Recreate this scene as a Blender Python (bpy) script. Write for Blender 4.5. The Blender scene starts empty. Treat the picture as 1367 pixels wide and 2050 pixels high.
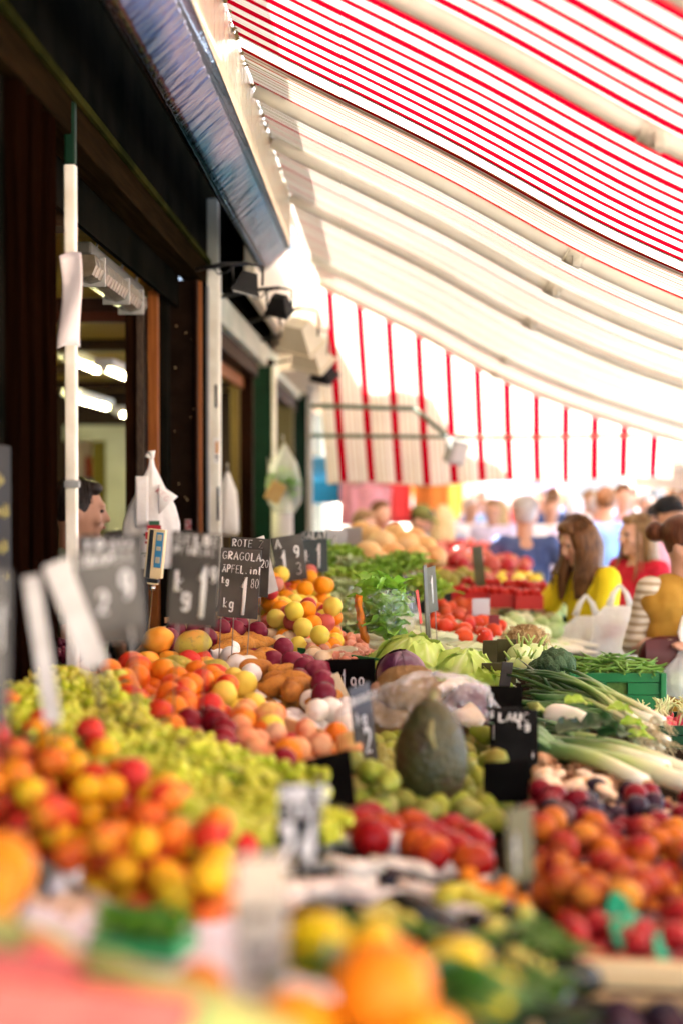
import bpy, bmesh, math, random
from mathutils import Vector, Matrix, Euler, noise
random.seed(7)
R = math.radians
sc = bpy.context.scene
col = sc.collection
H = 1.84                      # eye height of the photographer
FPX, CX, CY = 2847.0, 683.5, 1025.0
YAW, PITCH = R(1.74), R(-1.27)

# ------------------------------------------------------------ camera
cam = bpy.data.cameras.new('camera'); camo = bpy.data.objects.new('camera', cam); col.objects.link(camo)
camo.location = (0, 0, H)
camo.rotation_euler = (R(90) + PITCH, 0, YAW)
cam.sensor_fit = 'VERTICAL'; cam.sensor_height = 36.0; cam.sensor_width = 24.0
cam.lens = 50.0; cam.clip_start = 0.05; cam.clip_end = 500
cam.dof.use_dof = True; cam.dof.focus_distance = 4.6; cam.dof.aperture_fstop = 1.2
sc.camera = camo
CR = camo.rotation_euler.to_matrix()

def ray(px, py):
    d = CR @ Vector(((px - CX) / FPX, -(py - CY) / FPX, -1.0))
    return d / d.y
def U(px, py, Y):
    """world point seen at that place of the photograph, Y metres along the stall"""
    d = ray(px, py)
    return Vector((d.x * Y, Y, H + d.z * Y))
DROP, SLOPE = 0.70, 0.13
def table_z(x): return H - DROP - SLOPE * x
def P(px, py, h=0.0):
    """point h above the sloping table top"""
    d = ray(px, py)
    Y = (DROP - h) / (-d.z - SLOPE * d.x)
    return Vector((d.x * Y, Y, H + d.z * Y))

# ------------------------------------------------------------ materials
MATS = {}
def nd(nt, t, **kw):
    n = nt.nodes.new(t)
    for k, v in kw.items():
        if k in n.inputs: n.inputs[k].default_value = v
        else: setattr(n, k, v)
    return n
def c4(c): return (c[0], c[1], c[2], 1.0)
def ramp(nt, cols, pos=None, interp='LINEAR'):
    r = nt.nodes.new('ShaderNodeValToRGB'); e = r.color_ramp.elements
    r.color_ramp.interpolation = interp
    n = len(cols)
    while len(e) < n: e.new(0.5)
    for i, c in enumerate(cols):
        e[i].position = pos[i] if pos else (i / max(1, n - 1))
        e[i].color = c4(c)
    return r
def mat(name, c, rough=0.6, c2=None, scale=8, metal=0.0, bump=0.0, bscale=None, spec=0.22, stretch=None, detail=4, lo=.35, hi=.65):
    if name in MATS: return MATS[name]
    m = bpy.data.materials.new(name); m.use_nodes = True; nt = m.node_tree
    b = nt.nodes['Principled BSDF']
    b.inputs['Roughness'].default_value = rough; b.inputs['Metallic'].default_value = metal
    b.inputs['Specular IOR Level'].default_value = spec
    b.inputs['Base Color'].default_value = c4(c)
    co = None
    if c2 is not None or bump:
        tc = nd(nt, 'ShaderNodeTexCoord'); co = tc.outputs['Object']
        if stretch:
            mp = nd(nt, 'ShaderNodeMapping'); mp.inputs['Scale'].default_value = stretch
            nt.links.new(co, mp.inputs['Vector']); co = mp.outputs['Vector']
    if c2 is not None:
        n = nd(nt, 'ShaderNodeTexNoise', Scale=scale, Detail=detail); nt.links.new(co, n.inputs['Vector'])
        r = ramp(nt, [c, c2], [lo, hi]); nt.links.new(n.outputs['Fac'], r.inputs['Fac'])
        nt.links.new(r.outputs['Color'], b.inputs['Base Color'])
    if bump:
        n2 = nd(nt, 'ShaderNodeTexNoise', Scale=bscale or scale * 3, Detail=5); nt.links.new(co, n2.inputs['Vector'])
        bp = nd(nt, 'ShaderNodeBump', Strength=bump, Distance=0.01); nt.links.new(n2.outputs['Fac'], bp.inputs['Height'])
        nt.links.new(bp.outputs['Normal'], b.inputs['Normal'])
    MATS[name] = m
    return m
def fruit(name, cols, blush=None, lo=.45, hi=.65, rough=.34, scale=11, speck=None, bump=0.0, spec=.14, sss=0.0):
    """skin: a colour per fruit picked from cols, patches of blush, fine specks"""
    m = bpy.data.materials.new(name); m.use_nodes = True; nt = m.node_tree; L = nt.links.new
    b = nt.nodes['Principled BSDF']; b.inputs['Roughness'].default_value = rough; b.inputs['Specular IOR Level'].default_value = spec
    oi = nd(nt, 'ShaderNodeObjectInfo'); tc = nd(nt, 'ShaderNodeTexCoord')
    r = ramp(nt, cols); L(oi.outputs['Random'], r.inputs['Fac'])
    out = r.outputs['Color']
    w = nd(nt, 'ShaderNodeMath', operation='MULTIPLY'); w.inputs[1].default_value = 57.0; L(oi.outputs['Random'], w.inputs[0])
    if blush is not None:
        n = nd(nt, 'ShaderNodeTexNoise', noise_dimensions='4D', Scale=scale, Detail=3.0)
        L(tc.outputs['Object'], n.inputs['Vector']); L(w.outputs[0], n.inputs['W'])
        rr = ramp(nt, [(0, 0, 0), (1, 1, 1)], [lo, hi]); L(n.outputs['Fac'], rr.inputs['Fac'])
        mx = nd(nt, 'ShaderNodeMix', data_type='RGBA'); L(rr.outputs['Color'], mx.inputs['Factor'])
        L(out, mx.inputs[6]); mx.inputs[7].default_value = c4(blush); out = mx.outputs[2]
    n3 = nd(nt, 'ShaderNodeTexNoise', Scale=scale * 9, Detail=2.0); L(tc.outputs['Object'], n3.inputs['Vector'])
    if speck is not None:
        rr = ramp(nt, [(0, 0, 0), (1, 1, 1)], [.58, .7]); L(n3.outputs['Fac'], rr.inputs['Fac'])
        mx = nd(nt, 'ShaderNodeMix', data_type='RGBA'); L(rr.outputs['Color'], mx.inputs['Factor'])
        L(out, mx.inputs[6]); mx.inputs[7].default_value = c4(speck); out = mx.outputs[2]
    if bump:
        bp = nd(nt, 'ShaderNodeBump', Strength=bump, Distance=0.006); L(n3.outputs['Fac'], bp.inputs['Height']); L(bp.outputs['Normal'], b.inputs['Normal'])
    L(out, b.inputs['Base Color'])
    if sss:
        b.inputs['Subsurface Weight'].default_value = sss; b.inputs['Subsurface Radius'].default_value = (.012, .006, .003)
    MATS[name] = m
    return m
def leafmat(name, c, c2, vein=None, rough=.45, trans=.25, scale=9):
    m = bpy.data.materials.new(name); m.use_nodes = True; nt = m.node_tree; L = nt.links.new
    b = nt.nodes['Principled BSDF']; b.inputs['Roughness'].default_value = rough
    tc = nd(nt, 'ShaderNodeTexCoord'); oi = nd(nt, 'ShaderNodeObjectInfo')
    n = nd(nt, 'ShaderNodeTexNoise', noise_dimensions='4D', Scale=scale, Detail=4.0); L(tc.outputs['Object'], n.inputs['Vector'])
    w = nd(nt, 'ShaderNodeMath', operation='MULTIPLY'); w.inputs[1].default_value = 31.0; L(oi.outputs['Random'], w.inputs[0]); L(w.outputs[0], n.inputs['W'])
    r = ramp(nt, [c, c2], [.35, .65]); L(n.outputs['Fac'], r.inputs['Fac']); out = r.outputs['Color']
    if vein is not None:
        at = nd(nt, 'ShaderNodeAttribute', attribute_name='vein')
        mx = nd(nt, 'ShaderNodeMix', data_type='RGBA'); L(at.outputs['Fac'], mx.inputs['Factor']); L(out, mx.inputs[6]); mx.inputs[7].default_value = c4(vein); out = mx.outputs[2]
    L(out, b.inputs['Base Color'])
    if trans:
        t = nd(nt, 'ShaderNodeBsdfTranslucent'); L(out, t.inputs['Color'])
        ms = nd(nt, 'ShaderNodeMixShader'); ms.inputs[0].default_value = trans
        L(b.outputs[0], ms.inputs[1]); L(t.outputs[0], ms.inputs[2]); L(ms.outputs[0], nt.nodes['Material Output'].inputs['Surface'])
    MATS[name] = m
    return m
def cloth_stripes(name, stops, period, axis=1, attr=None, trans=.5, rough=.8, wobble=0.0):
    """woven striped awning cloth that lets light through; stops = [(position in the repeat, colour)]"""
    m = bpy.data.materials.new(name); m.use_nodes = True; nt = m.node_tree; L = nt.links.new
    if attr:
        at = nd(nt, 'ShaderNodeAttribute', attribute_name=attr); src = at.outputs['Fac']
    else:
        tc = nd(nt, 'ShaderNodeTexCoord'); sp = nd(nt, 'ShaderNodeSeparateXYZ'); L(tc.outputs['Object'], sp.inputs[0]); src = sp.outputs[axis]
    dv = nd(nt, 'ShaderNodeMath', operation='DIVIDE'); L(src, dv.inputs[0]); dv.inputs[1].default_value = period
    fr = nd(nt, 'ShaderNodeMath', operation='FRACT'); L(dv.outputs[0], fr.inputs[0])
    r = ramp(nt, [s[1] for s in stops], [s[0] for s in stops], 'CONSTANT'); L(fr.outputs[0], r.inputs['Fac'])
    tc2 = nd(nt, 'ShaderNodeTexCoord'); n = nd(nt, 'ShaderNodeTexNoise', Scale=3.0, Detail=5.0); L(tc2.outputs['Object'], n.inputs['Vector'])
    rr = ramp(nt, [(.82, .8, .76), (1, 1, 1)], [.3, .6]); L(n.outputs['Fac'], rr.inputs['Fac'])
    mx = nd(nt, 'ShaderNodeMix', data_type='RGBA', blend_type='MULTIPLY'); mx.inputs['Factor'].default_value = .6
    L(r.outputs['Color'], mx.inputs[6]); L(rr.outputs['Color'], mx.inputs[7])
    d = nd(nt, 'ShaderNodeBsdfDiffuse'); t = nd(nt, 'ShaderNodeBsdfTranslucent'); L(mx.outputs[2], d.inputs['Color']); L(mx.outputs[2], t.inputs['Color'])
    ms = nd(nt, 'ShaderNodeMixShader'); ms.inputs[0].default_value = trans
    L(d.outputs[0], ms.inputs[1]); L(t.outputs[0], ms.inputs[2]); L(ms.outputs[0], nt.nodes['Material Output'].inputs['Surface'])
    MATS[name] = m
    return m
def film(name, c=(.9, .9, .9), alpha=.35, rough=.15, trans=.5):
    """thin crinkled plastic film: mostly see-through with a milky, shiny skin"""
    m = bpy.data.materials.new(name); m.use_nodes = True; nt = m.node_tree; L = nt.links.new
    b = nt.nodes['Principled BSDF']; b.inputs['Base Color'].default_value = c4(c); b.inputs['Roughness'].default_value = rough
    tr = nd(nt, 'ShaderNodeBsdfTransparent'); tl = nd(nt, 'ShaderNodeBsdfTranslucent'); tl.inputs['Color'].default_value = c4(c)
    tc = nd(nt, 'ShaderNodeTexCoord'); n = nd(nt, 'ShaderNodeTexNoise', Scale=22.0, Detail=6.0, Distortion=1.5); L(tc.outputs['Object'], n.inputs['Vector'])
    bp = nd(nt, 'ShaderNodeBump', Strength=.7, Distance=.02); L(n.outputs['Fac'], bp.inputs['Height']); L(bp.outputs['Normal'], b.inputs['Normal'])
    m1 = nd(nt, 'ShaderNodeMixShader'); m1.inputs[0].default_value = trans; L(b.outputs[0], m1.inputs[1]); L(tl.outputs[0], m1.inputs[2])
    m2 = nd(nt, 'ShaderNodeMixShader'); m2.inputs[0].default_value = alpha; L(tr.outputs[0], m2.inputs[1]); L(m1.outputs[0], m2.inputs[2])
    L(m2.outputs[0], nt.nodes['Material Output'].inputs['Surface'])
    MATS[name] = m
    return m
def clear_plastic(name, gloss=.22, rough=.08, scale=26.0, milk=.06):
    """clear crinkled plastic: see-through with sharp glints and a trace of milkiness"""
    m = bpy.data.materials.new(name); m.use_nodes = True; nt = m.node_tree; L = nt.links.new
    g = nd(nt, 'ShaderNodeBsdfGlossy', Roughness=rough); g.inputs['Color'].default_value = (1, 1, 1, 1); tr = nd(nt, 'ShaderNodeBsdfTransparent'); df = nd(nt, 'ShaderNodeBsdfTranslucent'); df.inputs['Color'].default_value = (.9, .88, .84, 1)
    tc = nd(nt, 'ShaderNodeTexCoord'); n = nd(nt, 'ShaderNodeTexNoise', Scale=scale, Detail=6.0, Distortion=2.0); L(tc.outputs['Object'], n.inputs['Vector'])
    bp = nd(nt, 'ShaderNodeBump', Strength=1.0, Distance=.03); L(n.outputs['Fac'], bp.inputs['Height']); L(bp.outputs['Normal'], g.inputs['Normal'])
    fr = ramp(nt, [(gloss * .25,) * 3, (gloss,) * 3, (min(1, gloss * 3.2),) * 3], [.35, .55, .72]); L(n.outputs['Fac'], fr.inputs['Fac'])
    m1 = nd(nt, 'ShaderNodeMixShader'); m1.inputs[0].default_value = milk; L(tr.outputs[0], m1.inputs[1]); L(df.outputs[0], m1.inputs[2])
    m2 = nd(nt, 'ShaderNodeMixShader'); L(fr.outputs['Color'], m2.inputs[0]); L(m1.outputs[0], m2.inputs[1]); L(g.outputs[0], m2.inputs[2])
    L(m2.outputs[0], nt.nodes['Material Output'].inputs['Surface'])
    MATS[name] = m
    return m
def glow(name, c, s):
    m = bpy.data.materials.new(name); m.use_nodes = True; b = m.node_tree.nodes['Principled BSDF']
    b.inputs['Base Color'].default_value = c4(c); b.inputs['Emission Color'].default_value = c4(c); b.inputs['Emission Strength'].default_value = s
    MATS[name] = m
    return m

# ------------------------------------------------------------ mesh builder
class MB:
    def __init__(s): s.v = []; s.f = []; s.mi = []; s.at = []
    def add(s, vs, fs, mi=0, at=None):
        o = len(s.v); s.v += [Vector(v) for v in vs]; s.f += [tuple(i + o for i in f) for f in fs]; s.mi += [mi] * len(fs)
        s.at += list(at) if at else [0.0] * len(vs)
        return s
    def box(s, c, d, rot=None, mi=0, bev=0.0):
        x, y, z = d[0] / 2, d[1] / 2, d[2] / 2
        m = rot.to_matrix() if isinstance(rot, Euler) else (rot or Matrix.Identity(3))
        if bev:
            bm = bmesh.new(); bmesh.ops.create_cube(bm, size=1.0)
            for v in bm.verts: v.co = Vector((v.co.x * d[0], v.co.y * d[1], v.co.z * d[2]))
            bmesh.ops.bevel(bm, geom=bm.edges[:], offset=bev, segments=2, affect='EDGES', profile=.5)
            bm.verts.index_update()
            r = s.add([m @ v.co + Vector(c) for v in bm.verts], [[v.index for v in f.verts] for f in bm.faces], mi); bm.free(); return r
        vs = [m @ Vector((a, b, e)) + Vector(c) for a in (-x, x) for b in (-y, y) for e in (-z, z)]
        return s.add(vs, [(0, 1, 3, 2), (4, 6, 7, 5), (0, 4, 5, 1), (2, 3, 7, 6), (0, 2, 6, 4), (1, 5, 7, 3)], mi)
    def span(s, x0, x1, y0, y1, z0, z1, mi=0, bev=0.0):
        return s.box(((x0 + x1) / 2, (y0 + y1) / 2, (z0 + z1) / 2), (abs(x1 - x0), abs(y1 - y0), abs(z1 - z0)), None, mi, bev)
    def tube(s, pts, rad, seg=8, mi=0, cap=True, at=None, flat=1.0):
        pts = [Vector(p) for p in pts]; n = len(pts)
        if not isinstance(rad, (list, tuple)): rad = [rad] * n
        vs = []; fs = []; av = []
        up = None
        for i, p in enumerate(pts):
            t = (pts[min(i + 1, n - 1)] - pts[max(i - 1, 0)])
            if t.length < 1e-9: t = Vector((0, 0, 1))
            t.normalize()
            if up is None: up = Vector((0, 0, 1)) if abs(t.z) < .9 else Vector((0, 1, 0))
            a = t.cross(up)
            if a.length < 1e-6: a = t.orthogonal()
            a.normalize(); b = a.cross(t).normalized(); up = b
            for k in range(seg):
                q = 2 * math.pi * k / seg
                vs.append(p + (a * math.cos(q) + b * math.sin(q) * flat) * rad[i]); av.append(at[i] if at else 0.0)
        for i in range(n - 1):
            for k in range(seg):
                k2 = (k + 1) % seg
                fs.append((i * seg + k, i * seg + k2, (i + 1) * seg + k2, (i + 1) * seg + k))
        if cap:
            fs.append(tuple(range(seg))[::-1]); fs.append(tuple((n - 1) * seg + k for k in range(seg)))
        return s.add(vs, fs, mi, av)
    def ell(s, c, r, seg=16, rings=10, rot=None, fn=None, mi=0, atf=None):
        if not isinstance(r, (list, tuple, Vector)): r = (r, r, r)
        m = rot.to_matrix() if isinstance(rot, Euler) else (rot or Matrix.Identity(3))
        vs = []; fs = []; av = []
        def put(th, ph):
            d = Vector((math.sin(th) * math.cos(ph), math.sin(th) * math.sin(ph), math.cos(th)))
            q = fn(d, th, ph) if fn else d
            vs.append(m @ Vector((q.x * r[0], q.y * r[1], q.z * r[2])) + Vector(c)); av.append(atf(d) if atf else 0.0)
        put(0, 0)
        for i in range(1, rings):
            for k in range(seg): put(math.pi * i / rings, 2 * math.pi * k / seg)
        put(math.pi, 0)
        for k in range(seg): fs.append((0, 1 + k, 1 + (k + 1) % seg))
        for i in range(rings - 2):
            for k in range(seg):
                a = 1 + i * seg; b = a + seg; k2 = (k + 1) % seg
                fs.append((a + k, b + k, b + k2, a + k2))
        l = len(vs) - 1; a = 1 + (rings - 2) * seg
        for k in range(seg): fs.append((l, a + (k + 1) % seg, a + k))
        return s.add(vs, fs, mi, av)
    def lathe(s, prof, seg=20, c=(0, 0, 0), mi=0, rot=None, cap=True):
        m = rot.to_matrix() if isinstance(rot, Euler) else (rot or Matrix.Identity(3))
        vs = []; fs = []; n = len(prof); c = Vector(c)
        for r, z in prof:
            for k in range(seg):
                q = 2 * math.pi * k / seg; vs.append(m @ Vector((r * math.cos(q), r * math.sin(q), z)) + c)
        for i in range(n - 1):
            for k in range(seg):
                k2 = (k + 1) % seg; fs.append((i * seg + k, i * seg + k2, (i + 1) * seg + k2, (i + 1) * seg + k))
        if cap: fs.append(tuple(range(seg))[::-1]); fs.append(tuple((n - 1) * seg + k for k in range(seg)))
        return s.add(vs, fs, mi)
    def grid(s, fn, nu, nv, mi=0, atf=None, wrap=False):
        vs = []; av = []
        for i in range(nu):
            for j in range(nv):
                u, v = i / (nu - 1), j / (nv - 1)
                vs.append(Vector(fn(u, v))); av.append(atf(u, v) if atf else 0.0)
        fs = [(i * nv + j, (i + 1) * nv + j, (i + 1) * nv + j + 1, i * nv + j + 1) for i in range(nu - 1) for j in range(nv - 1)]
        return s.add(vs, fs, mi, av)
    def sheet(s, fn, nu, nv, th, mi=0):
        """a grid with a real thickness th (downwards)"""
        top = [[Vector(fn(i / (nu - 1), j / (nv - 1))) for j in range(nv)] for i in range(nu)]
        vs = [top[i][j] for i in range(nu) for j in range(nv)] + [top[i][j] - Vector((0, 0, th)) for i in range(nu) for j in range(nv)]
        N = nu * nv; fs = []
        for i in range(nu - 1):
            for j in range(nv - 1):
                q = (i * nv + j, (i + 1) * nv + j, (i + 1) * nv + j + 1, i * nv + j + 1)
                fs.append(q); fs.append(tuple(k + N for k in q[::-1]))
        rim = [i * nv for i in range(nu)] + [(nu - 1) * nv + j for j in range(1, nv)] + [i * nv + nv - 1 for i in range(nu - 2, -1, -1)] + [j for j in range(nv - 2, 0, -1)]
        for k in range(len(rim)):
            a, b = rim[k], rim[(k + 1) % len(rim)]; fs.append((a, b, b + N, a + N))
        return s.add(vs, fs, mi)
    def prism(s, poly, z0f, z1f, mi=0):
        n = len(poly)
        vs = [Vector((x, y, z0f(x, y))) for x, y in poly] + [Vector((x, y, z1f(x, y))) for x, y in poly]
        fs = [tuple(range(n))[::-1], tuple(range(n, 2 * n))] + [(i, (i + 1) % n, (i + 1) % n + n, i + n) for i in range(n)]
        return s.add(vs, fs, mi)
    def xf(s, m):
        s.v = [m @ v for v in s.v]; return s
    def mesh(s, name, mats=None, smooth=True, norm=True):
        me = bpy.data.meshes.new(name); me.from_pydata([tuple(v) for v in s.v], [], s.f)
        for m in (mats if isinstance(mats, (list, tuple)) else [mats] if mats else []): me.materials.append(m)
        if any(s.mi): me.polygons.foreach_set('material_index', s.mi)
        if any(s.at):
            a = me.attributes.new('vein', 'FLOAT', 'POINT'); a.data.foreach_set('value', s.at)
        if norm:
            bm = bmesh.new(); bm.from_mesh(me); bmesh.ops.recalc_face_normals(bm, faces=bm.faces[:]); bm.to_mesh(me); bm.free()
        if smooth: me.polygons.foreach_set('use_smooth', [True] * len(me.polygons))
        me.update(); return me
    def build(s, name, mats=None, parent=None, smooth=True, norm=True):
        return link(name, s.mesh(name, mats, smooth, norm), parent)
def link(name, me, parent=None, loc=None, rot=None, scale=None):
    o = bpy.data.objects.new(name, me); col.objects.link(o)
    if parent: o.parent = parent
    if loc is not None: o.location = loc
    if rot is not None: o.rotation_euler = rot
    if scale is not None: o.scale = (scale,) * 3 if isinstance(scale, (int, float)) else scale
    return o
def tag(o, label=None, cat=None, group=None, kind=None):
    if label: o['label'] = label
    if cat: o['category'] = cat
    if group: o['group'] = group
    if kind: o['kind'] = kind
    return o
def thing(name, label, cat, loc=(0, 0, 0), rz=0.0, group=None):
    o = bpy.data.objects.new(name, None); col.objects.link(o); o.location = loc; o.empty_display_size = .05
    o.rotation_euler = (0, 0, rz) if isinstance(rz, (int, float)) else rz
    return tag(o, label, cat, group)
def kids(o): return [c for c in bpy.data.objects if c.parent is o]
def dup(o, loc=None, rot=None, scale=None, label=None, group=None):
    ch = kids(o)
    c = o.copy(); col.objects.link(c)
    if loc is not None: c.location = loc
    if rot is not None: c.rotation_euler = rot if not isinstance(rot, (int, float)) else (0, 0, rot)
    if scale is not None: c.scale = (scale,) * 3
    if label: c['label'] = label
    if group: c['group'] = group
    for k in ch:
        d = k.copy(); col.objects.link(d); d.parent = c
        for g in kids(k):
            e = g.copy(); col.objects.link(e); e.parent = d
    return c
def bumpy(amp, freq, seed=0.0):
    def f(d, th, ph):
        return d * (1 + amp * noise.noise(d * freq + Vector((seed, seed * .7, -seed))))
    return f

# ------------------------------------------------------------ world and sun
w = bpy.data.worlds.new('World'); sc.world = w; w.use_nodes = True; nt = w.node_tree
sky = nt.nodes.new('ShaderNodeTexSky'); sky.sky_type = 'NISHITA'; sky.sun_disc = False
SUN = Vector((-.42, .50, .78)).normalized()
sky.sun_elevation = math.asin(SUN.z); sky.sun_rotation = math.atan2(SUN.x, SUN.y)
sky.air_density = .8; sky.dust_density = 4.0; sky.ozone_density = .4
wb = nt.nodes.new('ShaderNodeMix'); wb.data_type = 'RGBA'; wb.blend_type = 'MULTIPLY'; wb.inputs['Factor'].default_value = 1.0; wb.inputs[7].default_value = (1.0, .95, .86, 1)
nt.links.new(sky.outputs[0], wb.inputs[6]); nt.links.new(wb.outputs[2], nt.nodes['Background'].inputs['Color']); nt.nodes['Background'].inputs['Strength'].default_value = 0.085
ld = bpy.data.lights.new('sun', 'SUN'); ld.energy = 5.0; ld.angle = R(.5); ld.color = (1, .94, .85)
lo = bpy.data.objects.new('sun', ld); col.objects.link(lo); lo.rotation_euler = (-SUN).to_track_quat('-Z', 'Y').to_euler(); lo.location = (0, 0, 20)
sc.view_settings.view_transform = 'Standard'; sc.view_settings.look = 'None'; sc.view_settings.exposure = 4.45; sc.view_settings.gamma = 1
sc.render.engine = 'CYCLES'
sc.cycles.use_denoising = True
try: sc.cycles.denoiser = 'OPENIMAGEDENOISE'
except Exception: pass
sc.cycles.max_bounces = 8; sc.cycles.diffuse_bounces = 4; sc.cycles.glossy_bounces = 3; sc.cycles.transparent_max_bounces = 12; sc.cycles.transmission_bounces = 6
sc.cycles.caustics_reflective = False; sc.cycles.caustics_refractive = False; sc.cycles.sample_clamp_indirect = 6.0
# ============================================================ SETTING
g = MB(); g.add([(-150, -30, 0), (150, -30, 0), (150, 300, 0), (-150, 300, 0)], [(0, 1, 2, 3)])
tag(g.build('ground', mat('paving', (.28, .25, .21), .8, (.38, .34, .29), 3, bump=.3), smooth=False), kind='structure')

# ------------------------------------------------------------ kiosk
WX = -.85
dark = mat('dark_paint', (.003, .0035, .0025), .7, (.008, .007, .005), 5, spec=0.0)
brown = mat('brown_wood', (.010, .0035, .0015), .5, (.026, .009, .003), 6, stretch=(12, 12, .6), bump=.2, spec=.02)
panelm = mat('panel_brown', (.008, .0045, .003), .6, (.014, .008, .005), 14, spec=.0)
orangew = mat('orange_wood', (.17, .05, .010), .55, (.26, .085, .018), 6, stretch=(14, 14, .8), bump=.2, spec=.1)
cream = mat('cream_paint', (.70, .66, .54), .55, (.84, .81, .70), 9, bump=.15)
green = mat('green_paint', (.0015, .014, .006), .5, (.0025, .024, .011), 7, spec=.12)
steel = mat('grey_metal', (.28, .29, .28), .45, (.36, .36, .34), 20, metal=.3)
beige = mat('beige_paint', (.62, .54, .38), .6, (.70, .62, .46), 6)
greyg = mat('grey_green_board', (.32, .36, .28), .6, (.46, .48, .38), 5)
white = mat('white_paint', (.78, .77, .73), .5, (.84, .83, .80), 6)
black = mat('black_metal', (.010, .010, .010), .4)

K = thing('market_kiosk', 'dark brown and green market kiosk with open serving hatches behind the stall', 'kiosk', (WX, 6, 0))
KI = Vector((WX, 6, 0))
def kpart(name, mb, m, smooth=False, parent=None):
    mb.xf(Matrix.Translation(-KI)); return mb.build(name, m, parent or K, smooth)
def kb(mb, x0, x1, z0, z1, Y, d=.06, bev=.004):
    """a board facing the photographer between two columns of the photograph, at Y"""
    a, b = U(x0, 962, Y).x, U(x1, 962, Y).x
    mb.span(a, b, Y, Y + d, z0, z1, 0, bev); return mb
# wall above the hatches, below the counter, solid near end
m = MB(); m.span(WX - .06, WX - .02, -1.5, 6.95, H + 1.052, 3.67); kpart('wall', m, dark)
m = MB(); m.span(WX - .06, WX - .02, 6.95, 14.3, H + .952, 3.67); kpart('wall', m, dark)
m = MB(); m.span(WX - .08, WX - .03, -1.5, 14.3, 0, 1.02); kpart('wall', m, brown)
m = MB(); m.span(WX - .07, WX - .03, -1.5, 3.60, 1.02, H + .93); kpart('wall', m, dark)
for y0, y1 in ((3.28, 3.36), (3.42, 3.50), (3.57, 3.66)):
    m = MB(); m.span(WX - .03, WX + .005, y0, y1, 1.02, H + .93, 0, .004); kpart('trim', m, mat('brown_dark', (.002, .0008, .0005), .5, (.007, .0024, .001), 6, stretch=(12, 12, .6), spec=.0))
m = MB(); m.span(WX - .09, WX - .02, 3.67, 3.73, 1.02, H + .93, 0, .004); kpart('jamb', m, mat('blue_grey', (.02, .03, .032), .5, spec=.0))
# lintel
m = MB(); m.span(WX - .10, WX, -1.5, 6.80, H + .94, H + 1.05, 0, .006); kpart('lintel', m, mat('lintel_wood', (.007, .0045, .002), .55, (.017, .010, .004), 5, stretch=(9, .5, 9), bump=.25, spec=.0))
m = MB(); m.span(WX, WX + .018, -1.5, 6.85, H + 1.035, H + 1.06, 0, .003); kpart('rail', m, mat('green_rail', (.01, .012, .003), .5, (.03, .028, .006), 4, spec=.0))
# near slim pole
m = MB(); m.span(WX - .022, WX + .010, 3.86, 3.89, 1.0, H + .86, 0, .005); pole1 = kpart('pole', m, cream)
m = MB(); m.span(WX - .021, WX + .009, 3.861, 3.889, H + .862, H + 1.03, 0, .005); kpart('pole', m, green)
m = MB(); m.span(WX - .022, WX + .022, 3.845, 3.856, H - .02, H + .0, 0, .003); 
kpart('bracket', m, steel)
# far jamb of the hatch : boards facing the photographer
m = MB(); kb(m, 252, 290, 1.0, H + .80, 6.30, .10); kpart('jamb', m, brown)
m = MB(); kb(m, 274, 290, 1.0, H + .80, 6.27, .03); kpart('trim', m, mat('worn_brown', (.02, .012, .008), .5, (.09, .06, .04), 12, stretch=(20, 20, 2))) 
m = MB(); kb(m, 297, 317, 1.0, H + .84, 6.26, .05); kpart('trim', m, orangew)
m = MB(); kb(m, 317, 336, 1.0, H + .86, 6.40, .10); kpart('jamb', m, dark)
m = MB(); kb(m, 334, 395, 1.0, H + .93, 6.60, .10); pp = kpart('panel', m, panelm)
m = MB(); kb(m, 330, 335, 1.0, H + .93, 6.56, .05); kb(m, 392, 396, 1.0, H + .93, 6.56, .05); kpart('panel_frame', m, brown)
m = MB(); kb(m, 397, 404, 1.0, H + .93, 6.62, .05); kpart('trim', m, orangew)
m = MB(); kb(m, 404, 412, 1.0, H + .93, 6.66, .05); kpart('jamb', m, dark)
m = MB(); kb(m, 409, 418, 1.0, H + .93, 6.78, .05); kpart('trim', m, mat('grey_strip', (.12, .13, .13), .4))
m = MB(); kb(m, 416, 441, 1.0, H + 1.03, 6.95, .07, .008); kpart('post', m, cream)
m = MB(); kb(m, 416, 438, H + 1.03, H + 1.38, 6.97, .07); kpart('post', m, mat('grey_post', (.20, .20, .16), .5))
# second hatch
m = MB(); m.span(WX - .10, WX - .01, 7.05, 9.70, H + .70, H + .80, 0, .004); kpart('lintel', m, brown)
m = MB(); m.span(WX - .14, WX - .10, 7.05, 9.70, H + .62, H + .72, 0, .004); kpart('lintel', m, orangew)
m = MB(); m.span(WX - .05, WX + .03, 7.05, 9.75, H + .80, H + .95, 0, .006); kpart('header_board', m, greyg)
m = MB(); m.span(WX - .05, WX + .03, 9.75, 14.2, H + .80, H + .95, 0, .006); kpart('header_board', m, greyg)
m = MB(); kb(m, 478, 506, 1.0, H + .72, 9.6, .12); kpart('jamb', m, brown)
m = MB(); kb(m, 462, 480, 1.0, H + .68, 9.5, .06); kpart('trim', m, mat('ochre_board', (.09, .06, .012), .6, (.14, .09, .02), 6, stretch=(9, 9, 1)))
m = MB(); kb(m, 507, 546, 1.0, H + .84, 10.0, .10, .008); kpart('post', m, green)
m = MB(); kb(m, 545, 552, 1.0, H + .84, 9.98, .10); kpart('trim', m, cream)
m = MB(); kb(m, 509, 550, H + .805, H + .85, 9.95, .05); kpart('capital', m, brown)
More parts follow.
